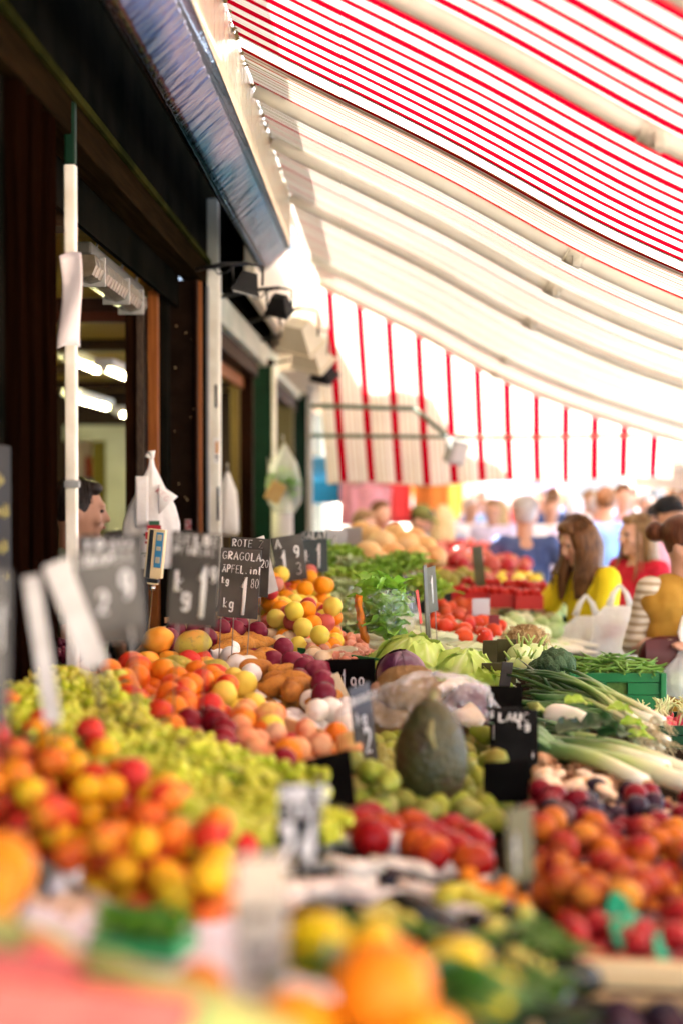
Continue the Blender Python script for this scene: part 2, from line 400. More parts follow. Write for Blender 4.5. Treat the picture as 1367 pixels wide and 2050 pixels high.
# third hatch and end post
m = MB(); m.span(WX - .10, WX - .01, 10.2, 14.1, H + .68, H + .80, 0, .004); kpart('lintel', m, brown)
m = MB(); kb(m, 586, 616, 1.0, H + .92, 14.0, .14, .008); kpart('post', m, green)
m = MB(); kb(m, 616, 621, 1.0, H + .92, 13.98, .1); kpart('trim', m, cream)
m = MB(); kb(m, 552, 588, H + .1, H + .70, 13.2, .04); kpart('panel', m, mat('ochre_panel', (.10, .085, .03), .6, (.15, .12, .05), 4, stretch=(9, 9, .6)))
# beige pelmet over the far hatches
m = MB(); m.span(-.74, -.68, 7.5, 12.6, H + .99, H + 1.62, 0, .01); m.span(-.84, -.74, 7.5, 12.6, H + 1.54, H + 1.62, 0, .006); kpart('pelmet', m, beige)
m = MB(); kb(m, 545, 560, H + .7, H + 1.25, 12.62, .04); kb(m, 618, 626, 1.0, H + 1.4, 12.7, .05); kpart('downpipe', m, steel)
# interior: floor, back and end walls, yellow boarded ceiling on beams
m = MB(); m.span(-6.0, WX - .1, -1.5, 14.3, .02, .06); kpart('floor', m, mat('kiosk_floor', (.10, .09, .08), .6))
m = MB(); m.span(-6.06, -6.0, -1.5, 14.3, .0, 3.0); kpart('wall', m, mat('inner_wall', (.16, .13, .08), .7, (.22, .18, .12), 3))
m = MB(); m.span(-6.0, WX - .1, -1.56, -1.5, .0, 3.0); kpart('wall', m, dark)
ceil = mat('yellow_ceiling', (.46, .30, .03), .55, (.56, .40, .06), 4, stretch=(1, 8, 1))
m = MB(); m.span(-6.0, WX - .12, -1.5, 14.3, H + .86, H + .90); kpart('ceiling', m, ceil)
m = MB()
for y in (4.4, 8.6, 10.4, 12.2): m.span(-5.9, WX - .13, y, y + .14, H + .79, H + .858, 0, .004)
kpart('ceiling_beam', m, mat('beam_dark', (.035, .018, .008), .6, (.06, .03, .012), 6, stretch=(.5, 9, 9)))
m = MB(); m.span(WX - .118, WX - .101, -1.4, 6.58, H + .80, H + 1.0); kpart('board', m, dark)
m = MB(); m.span(-2.4, -1.02, 6.66, 6.72, H + .745, H + .795, 0, .004); kpart('beam', m, mat('red_beam', (.09, .022, .010), .5))
m = MB(); m.span(-2.4, -1.02, 6.67, 6.71, H + .796, H + .858, 0, .004); kpart('panel', m, mat('red_brown_panel', (.05, .018, .010), .5))
# end wall inside with a pale door frame that looks through
m = MB()
EY = 13.6
xa, xb = U(150, 962, EY).x, U(252, 962, EY).x
f0, f1 = U(238, 962, EY).x, U(205, 962, EY).x
m.span(-6.0, xa - .05, EY, EY + .08, 0, H + .86)
m.span(xb, WX - .1, EY, EY + .08, 0, H + .86)
m.span(xa - .05, xb, EY, EY + .08, H + .53, H + .86); kpart('wall', m, mat('end_wall', (.03, .016, .008), .6))
m = MB(); pale = mat('pale_frame', (.46, .48, .33), .5, (.56, .58, .42), 4)
m.span(f1 + .04, xb + .02, EY - .03, EY - .002, 0, H + .52, 0, .004); m.span(xa - .1, xb + .02, EY - .034, EY - .004, H + .38, H + .53, 0, .004); kpart('door_frame', m, pale)
m = MB(); m.span(f1 - .10, f1 + .03, EY + .02, EY + .05, 0, H + .378, 0, .003); kpart('door', m, mat('olive_door', (.16, .13, .015), .5))
m = MB(); m.span(xa - .3, f1 - .12, EY + .5, EY + .52, .5, H + .02); m.span(xa - .3, f1 - .12, EY + .5, EY + .52, 1.0, 1.05); kpart('back_panel', m, mat('blue_panel', (.04, .22, .36), .5))
m = MB(); m.span(xa - .3, f1 - .12, EY + .55, EY + .58, H + .02, H + .5); kpart('back_panel', m, mat('pale_panel', (.62, .58, .58), .6))
m = MB(); m.span(U(172, 962, EY + .52).x, U(184, 962, EY + .52).x, EY + .52, EY + .54, H - .0, H + .24); kpart('curtain', m, mat('red_cloth', (.36, .03, .04), .7))
# roof that shades the wall side of the awnings
m = MB(); m.span(-6.6, -.66, -2.0, 10.3, 3.68, 3.82); kpart('roof', m, mat('roof_metal', (.20, .20, .19), .5, metal=.4))
# stickers, specks of paint on the brown panel, dark stickers on the cream post
m = MB(); rr = random.Random(3)
for k in range(11):
    px, py = rr.uniform(338, 391), rr.uniform(640, 1050); c = U(px, py, 6.597); q = rr.uniform(.0012, .0035)
    m.ell(c, (q, .001, q * rr.uniform(.8, 2)), 8, 4)
kpart('paint_specks', m, mat('speck', (.42, .30, .17), .6))
def plate(mb, x0, y0, x1, y1, Y, d=.003):
    a, b = U(x0, y0, Y), U(x1, y1, Y); mb.span(a.x, b.x, Y - d, Y, b.z, a.z); return mb
m = MB(); plate(m, 372, 1040, 384, 1062, 6.598); st = kpart('sticker', m, mat('pink_sticker', (.62, .42, .40), .5))
m = MB()
for a in ((374, 1043, 380, 1048), (378, 1050, 383, 1058), (373, 1055, 377, 1060)): plate(m, *a, 6.594, .002)
kpart('print', m, mat('sticker_red', (.35, .04, .06), .5), parent=st)
m = MB(); plate(m, 427, 876, 440, 928, 6.948); st = kpart('sticker', m, mat('white_sticker', (.78, .76, .72), .5))
m = MB(); plate(m, 432, 884, 438, 908, 6.944, .002); kpart('print', m, mat('sticker_orange', (.62, .30, .10), .5), parent=st)
m = MB(); plate(m, 431, 912, 438, 916, 6.944, .002); plate(m, 433, 919, 437, 922, 6.944, .002); kpart('print', m, black, parent=st)
for a in ((431, 770, 436, 816), (435, 975, 440, 1042)):
    m = MB(); plate(m, *a, 6.948); kpart('sticker', m, mat('black_sticker', (.02, .02, .03), .5))

# white paper sheet hanging on the slim pole
mb = MB(); a, b = U(119, 512, 3.83), U(164, 700, 3.83)
def paper(u, v):
    return (a.x + (b.x - a.x) * u + .006 * math.sin(v * 5), 3.83 + .012 * math.sin(u * 3 + v * 4), a.z + (b.z - a.z) * v + .012 * math.sin(u * 2.4))
mb.grid(paper, 8, 14); o = mb.build('paper_sheet', mat('paper_white', (.82, .74, .74), .7)); tag(o, 'blank white paper sheet hung on the slim cream pole of the kiosk', 'paper')
sm = o.modifiers.new('thickness', 'SOLIDIFY'); sm.thickness = .002

# chalkboard by the near wall
t = thing('chalkboard', 'dark chalkboard with scribbled yellow chalk lines on the near kiosk wall', 'chalkboard', (WX - .02, 2.98, H - .12))
MB().box((0, 0, 0), (.02, .56, .40), None, 0, .004).build('board', mat('slate', (.012, .012, .010), .6), t, False)
mb = MB(); rr = random.Random(5)
for zz, y0, y1 in ((.12, -.1, .2), (.05, .02, .24), (-.03, -.12, .22), (-.10, .0, .25), (-.13, .05, .2)):
    y = y0
    while y < y1:
        h = rr.uniform(.015, .035); mb.tube([(.012, y, zz - h / 2), (.012, y + .008, zz + h / 2), (.012, y + .018, zz - h / 3)], .0022, 5); y += .026
mb.build('chalk_writing', mat('chalk_yellow', (.40, .36, .14), .9), t)

# ------------------------------------------------------------ lamps
tube_glow = glow('tube_light', (1.0, .93, .45), 6.0)
def fluo(x, y, z, ln, label, n=1):
    t = thing('ceiling_lamp', label, 'lamp', (x, y, z), 0, 'fluorescent lamps inside the kiosk')
    MB().box((0, 0, .035), (.12, ln, .05), None, 0, .006).build('housing', white, t, False)
    MB().tube([(0, -ln / 2 + .03, 0), (0, ln / 2 - .03, 0)], .017, 10).build('lamp_tube', tube_glow, t)
    mb = MB()
    for s in (-1, 1): mb.box((0, s * (ln / 2 - .012), .005), (.05, .02, .05), None, 0, .003)
    mb.build('lamp_holder', white, t, False)
def UL(px, py, Y): p = U(px, py, Y); return p.x, p.y, p.z
fluo(*UL(165, 730, 9.3), 1.0, 'short glowing fluorescent tube, upper left of the lamps seen through the hatch')
fluo(*UL(240, 750, 8.9), 1.0, 'glowing fluorescent tube nearest the hatch jamb inside the kiosk')
fluo(*UL(180, 806, 10.5), 1.3, 'long glowing fluorescent tube, lowest of the lamps inside the kiosk')
fluo(*UL(255, 832, 12.4), .8, 'glowing fluorescent tube half hidden by the dark hatch jamb')
# big unlit batten lamp under the lintel
pa, pb = U(163, 545, 4.75), U(272, 600, 5.85)
t = thing('batten_lamp', 'unlit grey strip lamp with ribbed diffuser under the hatch lintel', 'lamp', (pa + pb) / 2, math.atan2(-(pb.x - pa.x), pb.y - pa.y))
ln = (pb - pa).length
MB().box((0, 0, .058), (.07, ln, .044), None, 0, .008).build('housing', mat('batten_metal', (.06, .06, .05), .5), t, False)
mb = MB()
prof = [(-.045, .035), (-.05, .0), (-.037, -.032), (0, -.042), (.037, -.032), (.05, 0), (.045, .035)]
n = 40; vs = []; fs = []
for i in range(n + 1):
    for (x, z) in prof: vs.append((x * (1 + .02 * (i % 2)), -ln / 2 + ln * i / n, z))
k = len(prof)
for i in range(n):
    for j in range(k - 1): fs.append((i * k + j, i * k + j + 1, (i + 1) * k + j + 1, (i + 1) * k + j))
fs.append(tuple(range(k))); fs.append(tuple(n * k + j for j in range(k)))
mb.add(vs, fs); mb.build('diffuser', mat('diffuser', (.10, .085, .055), .25, (.14, .12, .085), 30), t, False)
for s in (-.35, .1, .4):
    mb = MB(); mb.tube([(.02, s * ln, .08), (.03, s * ln, .13), (.01, s * ln, .14)], .004, 6); mb.box((.0, s * ln, .0), (.104, .012, .10), None, 0, .002); mb.build('clip', steel, t, False)

# spotlights on brackets
def spot(px, py, Y, face, label, m, s=1.0, tilt=.5):
    p = U(px, py, Y)
    t = thing('spotlight', label, 'spotlight', p, face, 'spotlights above the hatches')
    # box-shaped flood head tapering to the back, opening down-forward
    mb = MB(); a, b, d = .085 * s, .05 * s, .12 * s
    vs = [(-a, -a * .75, -d / 2), (a, -a * .75, -d / 2), (a, a * .75, -d / 2), (-a, a * .75, -d / 2), (-b, -b * .7, d / 2), (b, -b * .7, d / 2), (b, b * .7, d / 2), (-b, b * .7, d / 2)]
    mb.add(vs, [(0, 3, 2, 1), (4, 5, 6, 7), (0, 1, 5, 4), (1, 2, 6, 5), (2, 3, 7, 6), (3, 0, 4, 7)])
    rot = Euler((tilt, .25, 0)); mb.xf(rot.to_matrix().to_4x4()); mb.build('head', m, t, False)
    mb = MB(); mb.box((0, 0, -d / 2 - .008), (2.25 * a, 1.75 * a, .016), None, 0, .004); mb.xf(rot.to_matrix().to_4x4()); mb.build('front_frame', m, t, False)
    mb = MB(); mb.box((0, 0, -d / 2 - .018), (1.9 * a, 1.45 * a, .004)); mb.xf(rot.to_matrix().to_4x4()); mb.build('glass', mat('lamp_glass', (.55, .55, .52), .1), t, False)
    mb = MB(); mb.tube([(-a * 1.15, 0, -.02), (-a * 1.2, 0, d * .8), (0, 0, d * .95), (a * 1.2, 0, d * .8), (a * 1.15, 0, -.02)], .006, 6); mb.build('yoke', black, t)
    mb = MB(); mb.tube([(0, 0, d * .95), (-.10, 0, d * .9), (WX + .03 - p.x, .02, d * .6)], .010, 6); mb.build('arm', black, t)
    mb = MB(); mb.tube([(-.06, 0, d * .9), (-.09, -.01, d * .4), (-.13, 0, d * .35), (-.15, .01, d * .7), (-.12, 0, d)], .004, 6); mb.build('cable', black, t)
spot(497, 562, 6.2, .15, 'black spotlight nearest the end of the metal fascia', black, .65, .15)
spot(560, 607, 6.9, -.3, 'black spotlight tilted towards the stall, between a level black one and beige ones', black, .65, .6)
spot(600, 668, 8.0, -.5, 'beige spotlight beside the pelmet, in front of another beige one', beige, 1.25, .7)
spot(622, 705, 8.7, -.5, 'beige spotlight farther along the kiosk wall, just before the last black one', beige, 1.25, .7)
spot(646, 740, 9.4, -.6, 'small black spotlight at the far end of the row, in front of the striped curtain', black, .9, .7)

# ------------------------------------------------------------ polished metal fascia (awning box)
t = thing('awning_fascia', 'polished metal fascia box with mirror-like underside along the kiosk front', 'fascia', (-.43, 2.4, H + 1.0))
AS = 1.3
A0, A1 = 1.5, 5.72 * AS
mir = bpy.data.materials.new('mirror_metal'); mir.use_nodes = True; nt = mir.node_tree; b = nt.nodes['Principled BSDF']
b.inputs['Base Color'].default_value = (.86, .76, .58, 1); b.inputs['Specular Tint'].default_value = (.90, .80, .62, 1); b.inputs['Metallic'].default_value = 1; b.inputs['Roughness'].default_value = .09
tc = nd(nt, 'ShaderNodeTexCoord'); mp = nd(nt, 'ShaderNodeMapping'); mp.inputs['Scale'].default_value = (3, 9, 4); nt.links.new(tc.outputs['Object'], mp.inputs[0])
n = nd(nt, 'ShaderNodeTexNoise', Scale=2.2, Detail=3.0); nt.links.new(mp.outputs[0], n.inputs['Vector'])
bp = nd(nt, 'ShaderNodeBump', Strength=.16, Distance=.03); nt.links.new(n.outputs['Fac'], bp.inputs['Height']); nt.links.new(bp.outputs['Normal'], b.inputs['Normal'])
mirf = mir.copy(); mirf.name = 'cream_metal'; b = mirf.node_tree.nodes['Principled BSDF']; b.inputs['Metallic'].default_value = .45; b.inputs['Roughness'].default_value = .2; b.inputs['Base Color'].default_value = (.90, .82, .62, 1)
mirb = mir.copy(); mirb.name = 'painted_reflection_metal'; nt = mirb.node_tree; b = nt.nodes['Principled BSDF']; b.inputs['Roughness'].default_value = .14; b.inputs['Specular Tint'].default_value = (.30, .37, .46, 1)
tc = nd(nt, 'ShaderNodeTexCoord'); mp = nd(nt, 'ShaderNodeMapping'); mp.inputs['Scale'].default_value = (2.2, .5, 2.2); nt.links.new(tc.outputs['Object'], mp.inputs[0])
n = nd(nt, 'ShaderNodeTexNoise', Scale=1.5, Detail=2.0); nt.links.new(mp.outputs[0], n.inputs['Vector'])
r = ramp(nt, [(.03, .10, .20), (.08, .15, .18), (.34, .31, .34), (.12, .17, .22)], [.25, .45, .6, .8]); nt.links.new(n.outputs['Fac'], r.inputs['Fac']); nt.links.new(r.outputs['Color'], b.inputs['Base Color'])  # blue and lavender patches paint the lane's reflection into the metal colour
def strip(name, p, q, m, th=.004, ny=60, ncross=6):
    mb = MB(); p = Vector((p[0] * AS, 0, H + (p[2] - H) * AS)); q = Vector((q[0] * AS, 0, H + (q[2] - H) * AS)); d = Vector((q.x - p.x, 0, q.z - p.z)); nrm = Vector((d.z, 0, -d.x)).normalized()
    def fn(u, v):
        y = A0 + (A1 - A0) * u
        r = p + d * v; wv = .0016 * noise.noise(Vector((y * 2.2, v * 2.0, 3 * d.x))) * (4 * v * (1 - v))
        return (r.x + nrm.x * wv + .43, y - 2.4, r.z + nrm.z * wv - H - 1.0)
    mb.grid(fn, ny, ncross); o = mb.build(name, m, t, True)
    sm = o.modifiers.new('thickness', 'SOLIDIFY'); sm.thickness = th; sm.offset = 0
    return o
strip('front_panel', (-.376, 0, H + 1.157), (-.376, 0, H + .933), mirf)
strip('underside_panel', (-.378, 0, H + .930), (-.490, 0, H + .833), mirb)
strip('back_panel', (-.494, 0, H + .833), (-.494, 0, H + 1.16), dark)
strip('top_panel', (-.494, 0, H + 1.163), (-.376, 0, H + 1.163), steel)
mb = MB(); mb.add([(x * AS + .43, A1 - 2.4 - .006, z * AS - 1.0) for x, z in ((-.376, 1.157), (-.376, .933), (-.49, .833), (-.49, 1.157))], [(0, 1, 2, 3)])
o = mb.build('end_cap', steel, t, False)
mb = MB(); rr = random.Random(9)      # crumbling sealant along the top edge
for k in range(150):
    y = rr.uniform(4.0, 7.4) - 2.4; q = rr.uniform(.002, .007)
    mb.ell((-.372 * AS + .43 + rr.uniform(-.004, .008), y, 1.12 * AS - 1.0 + rr.uniform(-.012, .008)), (q, q * rr.uniform(1, 2.2), q), 6, 5)
mb.build('sealant', mat('sealant', (.30, .22, .11), .9, (.16, .11, .05), 60, spec=.0), t)['kind'] = 'stuff'

# ------------------------------------------------------------ awnings
PROF = [(-.42, 1.145), (-.244, 1.053), (.177, .843), (.6, .612), (1.02, .435), (1.68, .225), (2.15, .10)]
PROF = [(x * AS, z * AS) for x, z in PROF]
def zA(x):
    """sagging profile of the cloth (smooth through PROF), height above eye level"""
    if x <= PROF[0][0]: return PROF[0][1]
    for i in range(len(PROF) - 1):
        x0, z0 = PROF[i]; x1, z1 = PROF[i + 1]
        if x <= x1:
            u = (x - x0) / (x1 - x0)
            s0 = (z1 - PROF[max(i - 1, 0)][1]) / (x1 - PROF[max(i - 1, 0)][0])
            s1 = (PROF[min(i + 2, len(PROF) - 1)][1] - z0) / (PROF[min(i + 2, len(PROF) - 1)][0] - x0)
            h = x1 - x0
            return ((2*u**3 - 3*u*u + 1) * z0 + (u**3 - 2*u*u + u) * h * s0 + (-2*u**3 + 3*u*u) * z1 + (u**3 - u*u) * h * s1)
    return PROF[-1][1]
RED = (.42, .0008, .012); WHT = (.84, .80, .73); BEI = (.84, .76, .62); ORA = (.80, .30, .08); BRN = (.28, .13, .04)
PB = (.50, .36, .24); PC = (.34, .20, .10); WH2 = (.77, .72, .65)
cl1 = cloth_stripes('awning_cloth_red', [(0, RED), (.25, WHT), (.29, PB), (.305, WHT), (.36, (.40, .22, .16)), (.374, WHT), (.43, PB), (.445, WHT), (.5, RED), (.685, WHT), (.73, BEI), (.75, WHT), (.81, (.40, .22, .16)), (.824, WHT), (.90, PB), (.92, WHT)], .166 * AS, 1, None, .12)
cl2 = cloth_stripes('awning_cloth_pale', [(0, (.42, .003, .006)), (.07, WH2), (.11, PC), (.14, WH2), (.21, (.42, .06, .004)), (.245, WH2), (.33, (.22, .19, .02)), (.36, WH2), (.42, PC), (.445, WH2), (.5, (.42, .06, .004)), (.535, WH2), (.62, PC), (.65, WH2), (.75, (.22, .19, .02)), (.78, WH2), (.88, PC), (.91, WH2)], .34 * AS, 1, None, .075)
edge_b = mat('brown_hem', (.22, .11, .035), .8); edge_o = mat('orange_hem', (.62, .30, .07), .8)
def awning(name, y0, y1, m, label, arms, extra=None, hems=()):
    t = thing(name, label, 'awning', (0, y0, H), 0)
    def surf(x, y):
        wv = .006 * noise.noise(Vector((x * 1.2, y * 2.4, 1.0))) 
        for ya in arms: wv += .010 * math.exp(-((y - ya) / .14) ** 2)
        return zA(x) + wv
    X0, X1 = -.372 * AS, 2.10 * AS
    mb = MB(); mb.grid(lambda u, v: (X0 + (X1 - X0) * u, (y1 - y0) * v, surf(X0 + (X1 - X0) * u, y0 + (y1 - y0) * v)), 40, int((y1 - y0) * 22) + 4)
    mb.build('fabric', m, t)
    for nm, ya, yb, mm in hems:
        mb = MB(); mb.grid(lambda u, v: (X0 + (X1 - X0) * u, ya - y0 + (yb - ya) * v, zA(X0 + (X1 - X0) * u) + .004), 40, 3); mb.build(nm, mm, t)
    arm_m = mat('arm_white', (.56, .53, .46), .5, (.64, .61, .54), 6)
    for ya in arms:
        xs = [AS * (-.36 + (2.06 + .36) * i / 30) for i in range(31)]
        mb = MB(); mb.tube([(x, ya - y0 + .01 * math.sin(x * 3), zA(x) - .034) for x in xs], .025, 12); ar = mb.build('arm', arm_m, t)
        xe = AS * (.50 + .05 * (ya / AS - 2.6) / 2.4)
        mb = MB(); d = Vector((1, 0, (zA(xe + .05) - zA(xe - .05)) / .1)).normalized(); c = Vector((xe, ya - y0, zA(xe) - .040))
        mb.tube([c - d * .036, c + d * .028], .028, 12); mb.tube([c - d * .042, c - d * .036], .0292, 12); mb.box(c + Vector((0, -.03, -.010)), (.026, .02, .04), None, 0, .002)
        mb.build('elbow', mat('elbow_grey', (.58, .55, .46), .4, (.40, .37, .30), 30), ar)
    mb = MB(); mb.box((X1 + .02, (y1 - y0) / 2, zA(X1) - .01), (.06, y1 - y0, .08), None, 0, .01); mb.build('front_bar', arm_m, t, False)
    mb = MB(); mb.tube([(-.41 * AS, .0, 1.20 * AS), (-.41 * AS, y1 - y0, 1.20 * AS)], .03, 10); mb.build('roller', arm_m, t)
    mb = MB(); mb.grid(lambda u, v: (X1 + .05 + .012 * math.sin(v * 40), (y1 - y0) * v, zA(X1) - .03 - .2 * u), 4, 60); mb.build('valance', m, t)
    return t
awning('awning_near', .15 * AS, 3.60 * AS, cl1, 'awning with close bright red and white stripes nearest overhead', [.9 * AS, 2.02 * AS, 2.66 * AS], hems=[('hem', 3.575 * AS, 3.60 * AS, edge_b)])
bpy.data.objects['awning_near'].name = 'awning'
t2 = awning('awning', 3.69 * AS, 8.05 * AS, cl2, 'pale awning with thin orange and red lines farther along the stall', [q * AS for q in (4.0, 4.60, 5.5, 7.0, 7.86)], hems=[('hem', 3.69 * AS, 3.76 * AS, edge_o)])
# white strip added over the awning gap as sky, blocking sun (belongs to the far one)
mb = MB(); mb.grid(lambda u, v: (AS * (-.372 + 2.47 * u), AS * (-.09 + .09 * v), zA(AS * (-.372 + 2.47 * u)) + .002), 40, 3)
jm = cloth_stripes('added_gap_strip', [(0, (.95, .95, .93)), (.5, (.95, .95, .93))], 1.0, 1, None, .6); mb.build('added_gap_strip', jm, t2)
# third awning beyond the curtain
tag(awning('awning', 8.55 * AS, 12.5 * AS, cl2, 'farthest awning, mostly hidden beyond the striped side curtain', []), None)

# side curtain hanging from the far awning
t = thing('side_curtain', 'hanging white side curtain with red vertical stripes closing the awning end', 'curtain', (0, 8.08 * AS, H))
cur = cloth_stripes('curtain_cloth', [(0, RED), (.28, WHT), (.31, BEI), (.35, WHT), (.40, (.66, .50, .36)), (.48, WHT), (.56, (.74, .62, .46)), (.64, WHT), (.72, (.66, .50, .36)), (.79, WHT), (.88, BEI), (.94, WHT)], 1.0, 0, 'vein', .20)
mb = MB()
def cz0(x): return -.015 + .025 * max(0, x - .3) - .01 * math.sin(x * 8)
def cfn(u, v):
    x = AS * (-.41 + (1.62 + .41) * u); top = zA(x) - .005; bot = cz0(x / AS) * AS
    xx = x + (1 - v) * .11 * max(0, 1 - u * 1.3)
    return (xx + .0, .02 * math.sin(x * 19) * (1 - v) + .01 * math.sin(x * 7 + v * 3), bot + (top - bot) * v)
def cat_(u, v):
    x = -.41 + 2.03 * u
    return (x + .41) / .166 + .02 * math.sin(v * 3 + x) + .55
mb.grid(cfn, 90, 16, 0, cat_); mb.build('fabric', cur, t)
mb = MB(); mb.tube([(AS * (-.41 + 2.03 * i / 20) + .11 * max(0, 1 - i * .05 * 1.3), .02, AS * cz0(-.41 + 2.03 * i / 20)) for i in range(21)], .010, 6); mb.build('hem', mat('hem_pale', (.7, .6, .5), .8), t)
# green steel frame before the curtain
t = thing('steel_frame', 'thin green steel side frame of the awning in front of the striped curtain', 'frame', (0, 10.0, H))
def LP(px, py, Y=10.0): p = U(px, py, Y); return Vector((p.x, p.y - 10.0, p.z - H))
gm = mat('frame_green', (.07, .11, .07), .45)
mb = MB(); mb.tube([LP(622, 812), LP(828, 818)], .017, 8); mb.build('upper_bar', gm, t)
mb = MB(); mb.tube([LP(828, 818), LP(905, 882)], .017, 8); mb.build('brace', gm, t)
mb = MB(); mb.tube([LP(622, 872), LP(1000, 876), LP(1275, 872)], .014, 8); mb.build('lower_bar', gm, t)
p = U(912, 905, 9.9)
t = thing('floodlight', 'grey floodlight hanging from the green steel frame before the curtain', 'floodlight', p, .4)
MB().box((0, 0, 0), (.13, .09, .17), Euler((.3, .2, 0)), 0, .01).build('housing', steel, t, False)
MB().box((.012, -.047, -.01), (.10, .012, .13), Euler((.3, .2, 0)), 0, .003).build('glass', mat('lamp_glass', (.55, .55, .52), .1), t, False)
MB().tube([(-.075, 0, 0), (-.08, 0, .11), (.065, .01, .12), (.075, 0, 0)], .006, 6).build('yoke', black, t)

# next kiosk beyond the curtain : its shop box shades part of the curtain
t = thing('market_kiosk', 'next market kiosk beyond the striped curtain with a boxy canopy', 'kiosk', (-2.6, 14, 0))
MB().span(-1.6, 1.72, .6, 6.4, 0, 3.0).build('wall', green, t, False)
YB = 8.08 * AS + .55 - 14
MB().span(1.73, 2.47, YB, YB + 7, H + .85, H + 1.50, 0, .01).build('canopy_box', beige, t, False)

# ------------------------------------------------------------ the long display table
t = thing('display_table', 'long sloping display table carrying all the fruit and vegetables', 'table', (0, 6, 0))
mb = MB(); mb.prism([(-.80, .5), (1.02, .5), (1.02, 12.5), (-.80, 12.5)], lambda x, y: table_z(x) - .05, lambda x, y: table_z(x)); mb.xf(Matrix.Translation((0, -6, 0))); mb.build('tabletop', mat('table_cover', (.010, .007, .005), .8, (.022, .015, .009), 7, spec=.0), t, False)
mb = MB(); mb.span(.98, 1.015, .5, 12.5, .08, table_z(1.02) - .052); mb.xf(Matrix.Translation((0, -6, 0))); mb.build('front_board', mat('front_board', (.05, .10, .06), .6), t, False)
for y in (.8, 3.6, 6.4, 9.2, 12.0):
    for x in (-.7, .9): MB().span(x - .03, x + .03, y - 6.03, y - 5.97, 0, table_z(x) - .052).build('leg', steel, t, False)
# ============================================================ PRODUCE
def rev(fn, seg=20, rings=13):
    return fn
def m_round(name, r, m, sq=1.0, dim=.0, crease=0.0, el=1.0, seg=20, rings=13, point=0.0, lump=0.0, seed=0.0):
    """one smooth fruit: dim = depth of the dimples, crease = peach fold, point = pulled-out tip"""
    mb = MB()
    def fn(d, th, ph):
        s = math.sin(th); z = d.z
        k = 1 - crease * math.exp(-(ph - math.pi) ** 2 / .10) * s
        if dim:
            z -= dim * math.exp(-(s / .33) ** 2) * (1 if z > 0 else -.7)
        if point: z += point * max(0, d.z) ** 8; k *= 1 - .12 * point * max(0, d.z) ** 2
        if lump: k *= 1 + lump * noise.noise(d * 1.7 + Vector((seed, 0, seed)))
        return Vector((d.x * k, d.y * k, z * k))
    mb.ell((0, 0, 0), (r, r, r * sq * el), seg, rings, None, fn)
    return mb.mesh(name, m)
def m_pear(name, m, r=.034):
    mb = MB(); mb.lathe([(r * a, r * b) for a, b in ((.05, -1.0), (.35, -1.02), (.75, -.8), (1.0, -.25), (.96, .2), (.75, .7), (.52, 1.1), (.42, 1.45), (.30, 1.66), (.08, 1.70))], 18)
    return mb.mesh(name, m)
def m_onion(name, m, r):
    mb = MB(); mb.lathe([(r * a, r * b) for a, b in ((.03, -.98), (.16, -.93), (.5, -.82), (.85, -.45), (1.0, 0), (.9, .42), (.62, .75), (.30, .95), (.13, 1.12), (.08, 1.35), (.03, 1.42))], 20)
    return mb.mesh(name, m)
def m_tuber(name, m, L, r, seed, bend=.2, seg=14, lump=.18):
    rr = random.Random(seed); mb = MB(); n = 13; pts = []; rad = []
    for i in range(n):
        u = i / (n - 1); x = (u - .5) * L
        pts.append((x, bend * L * (u - .5) ** 2 * 1.2 + .006 * math.sin(u * 9 + seed), .004 * math.sin(u * 7 + seed)))
        rad.append(r * max(.06, math.sin(math.pi * min(max(u, .02), .98)) ** .55) * (1 + lump * math.sin(u * 11 + seed * 2) * .5 + lump * rr.uniform(-.4, .4)))
    mb.tube(pts, rad, seg)
    return mb.mesh(name, m)
def m_ginger(name, m, seed):
    rr = random.Random(seed); mb = MB(); p = Vector((0, 0, 0)); a = 0
    for k in range(5):
        q = rr.uniform(.013, .021); mb.ell(p, (q * 1.25, q, q * .9), 10, 7, Euler((0, 0, a)), bumpy(.18, 1.6, seed + k))
        if rr.random() < .7:
            b = a + rr.choice((-1, 1)) * rr.uniform(.9, 1.5); c = p + Vector((math.cos(b), math.sin(b), rr.uniform(0, .7))) * .022
            mb.ell(c, (.011, .011, .010), 8, 6, None, bumpy(.15, 1.5, seed - k))
        a += rr.uniform(-.8, .8); p = p + Vector((math.cos(a), math.sin(a), rr.uniform(-.15, .15))) * .024
    c = sum(mb.v, Vector()) / len(mb.v); mb.v = [v - c for v in mb.v]
    return mb.mesh(name, m)

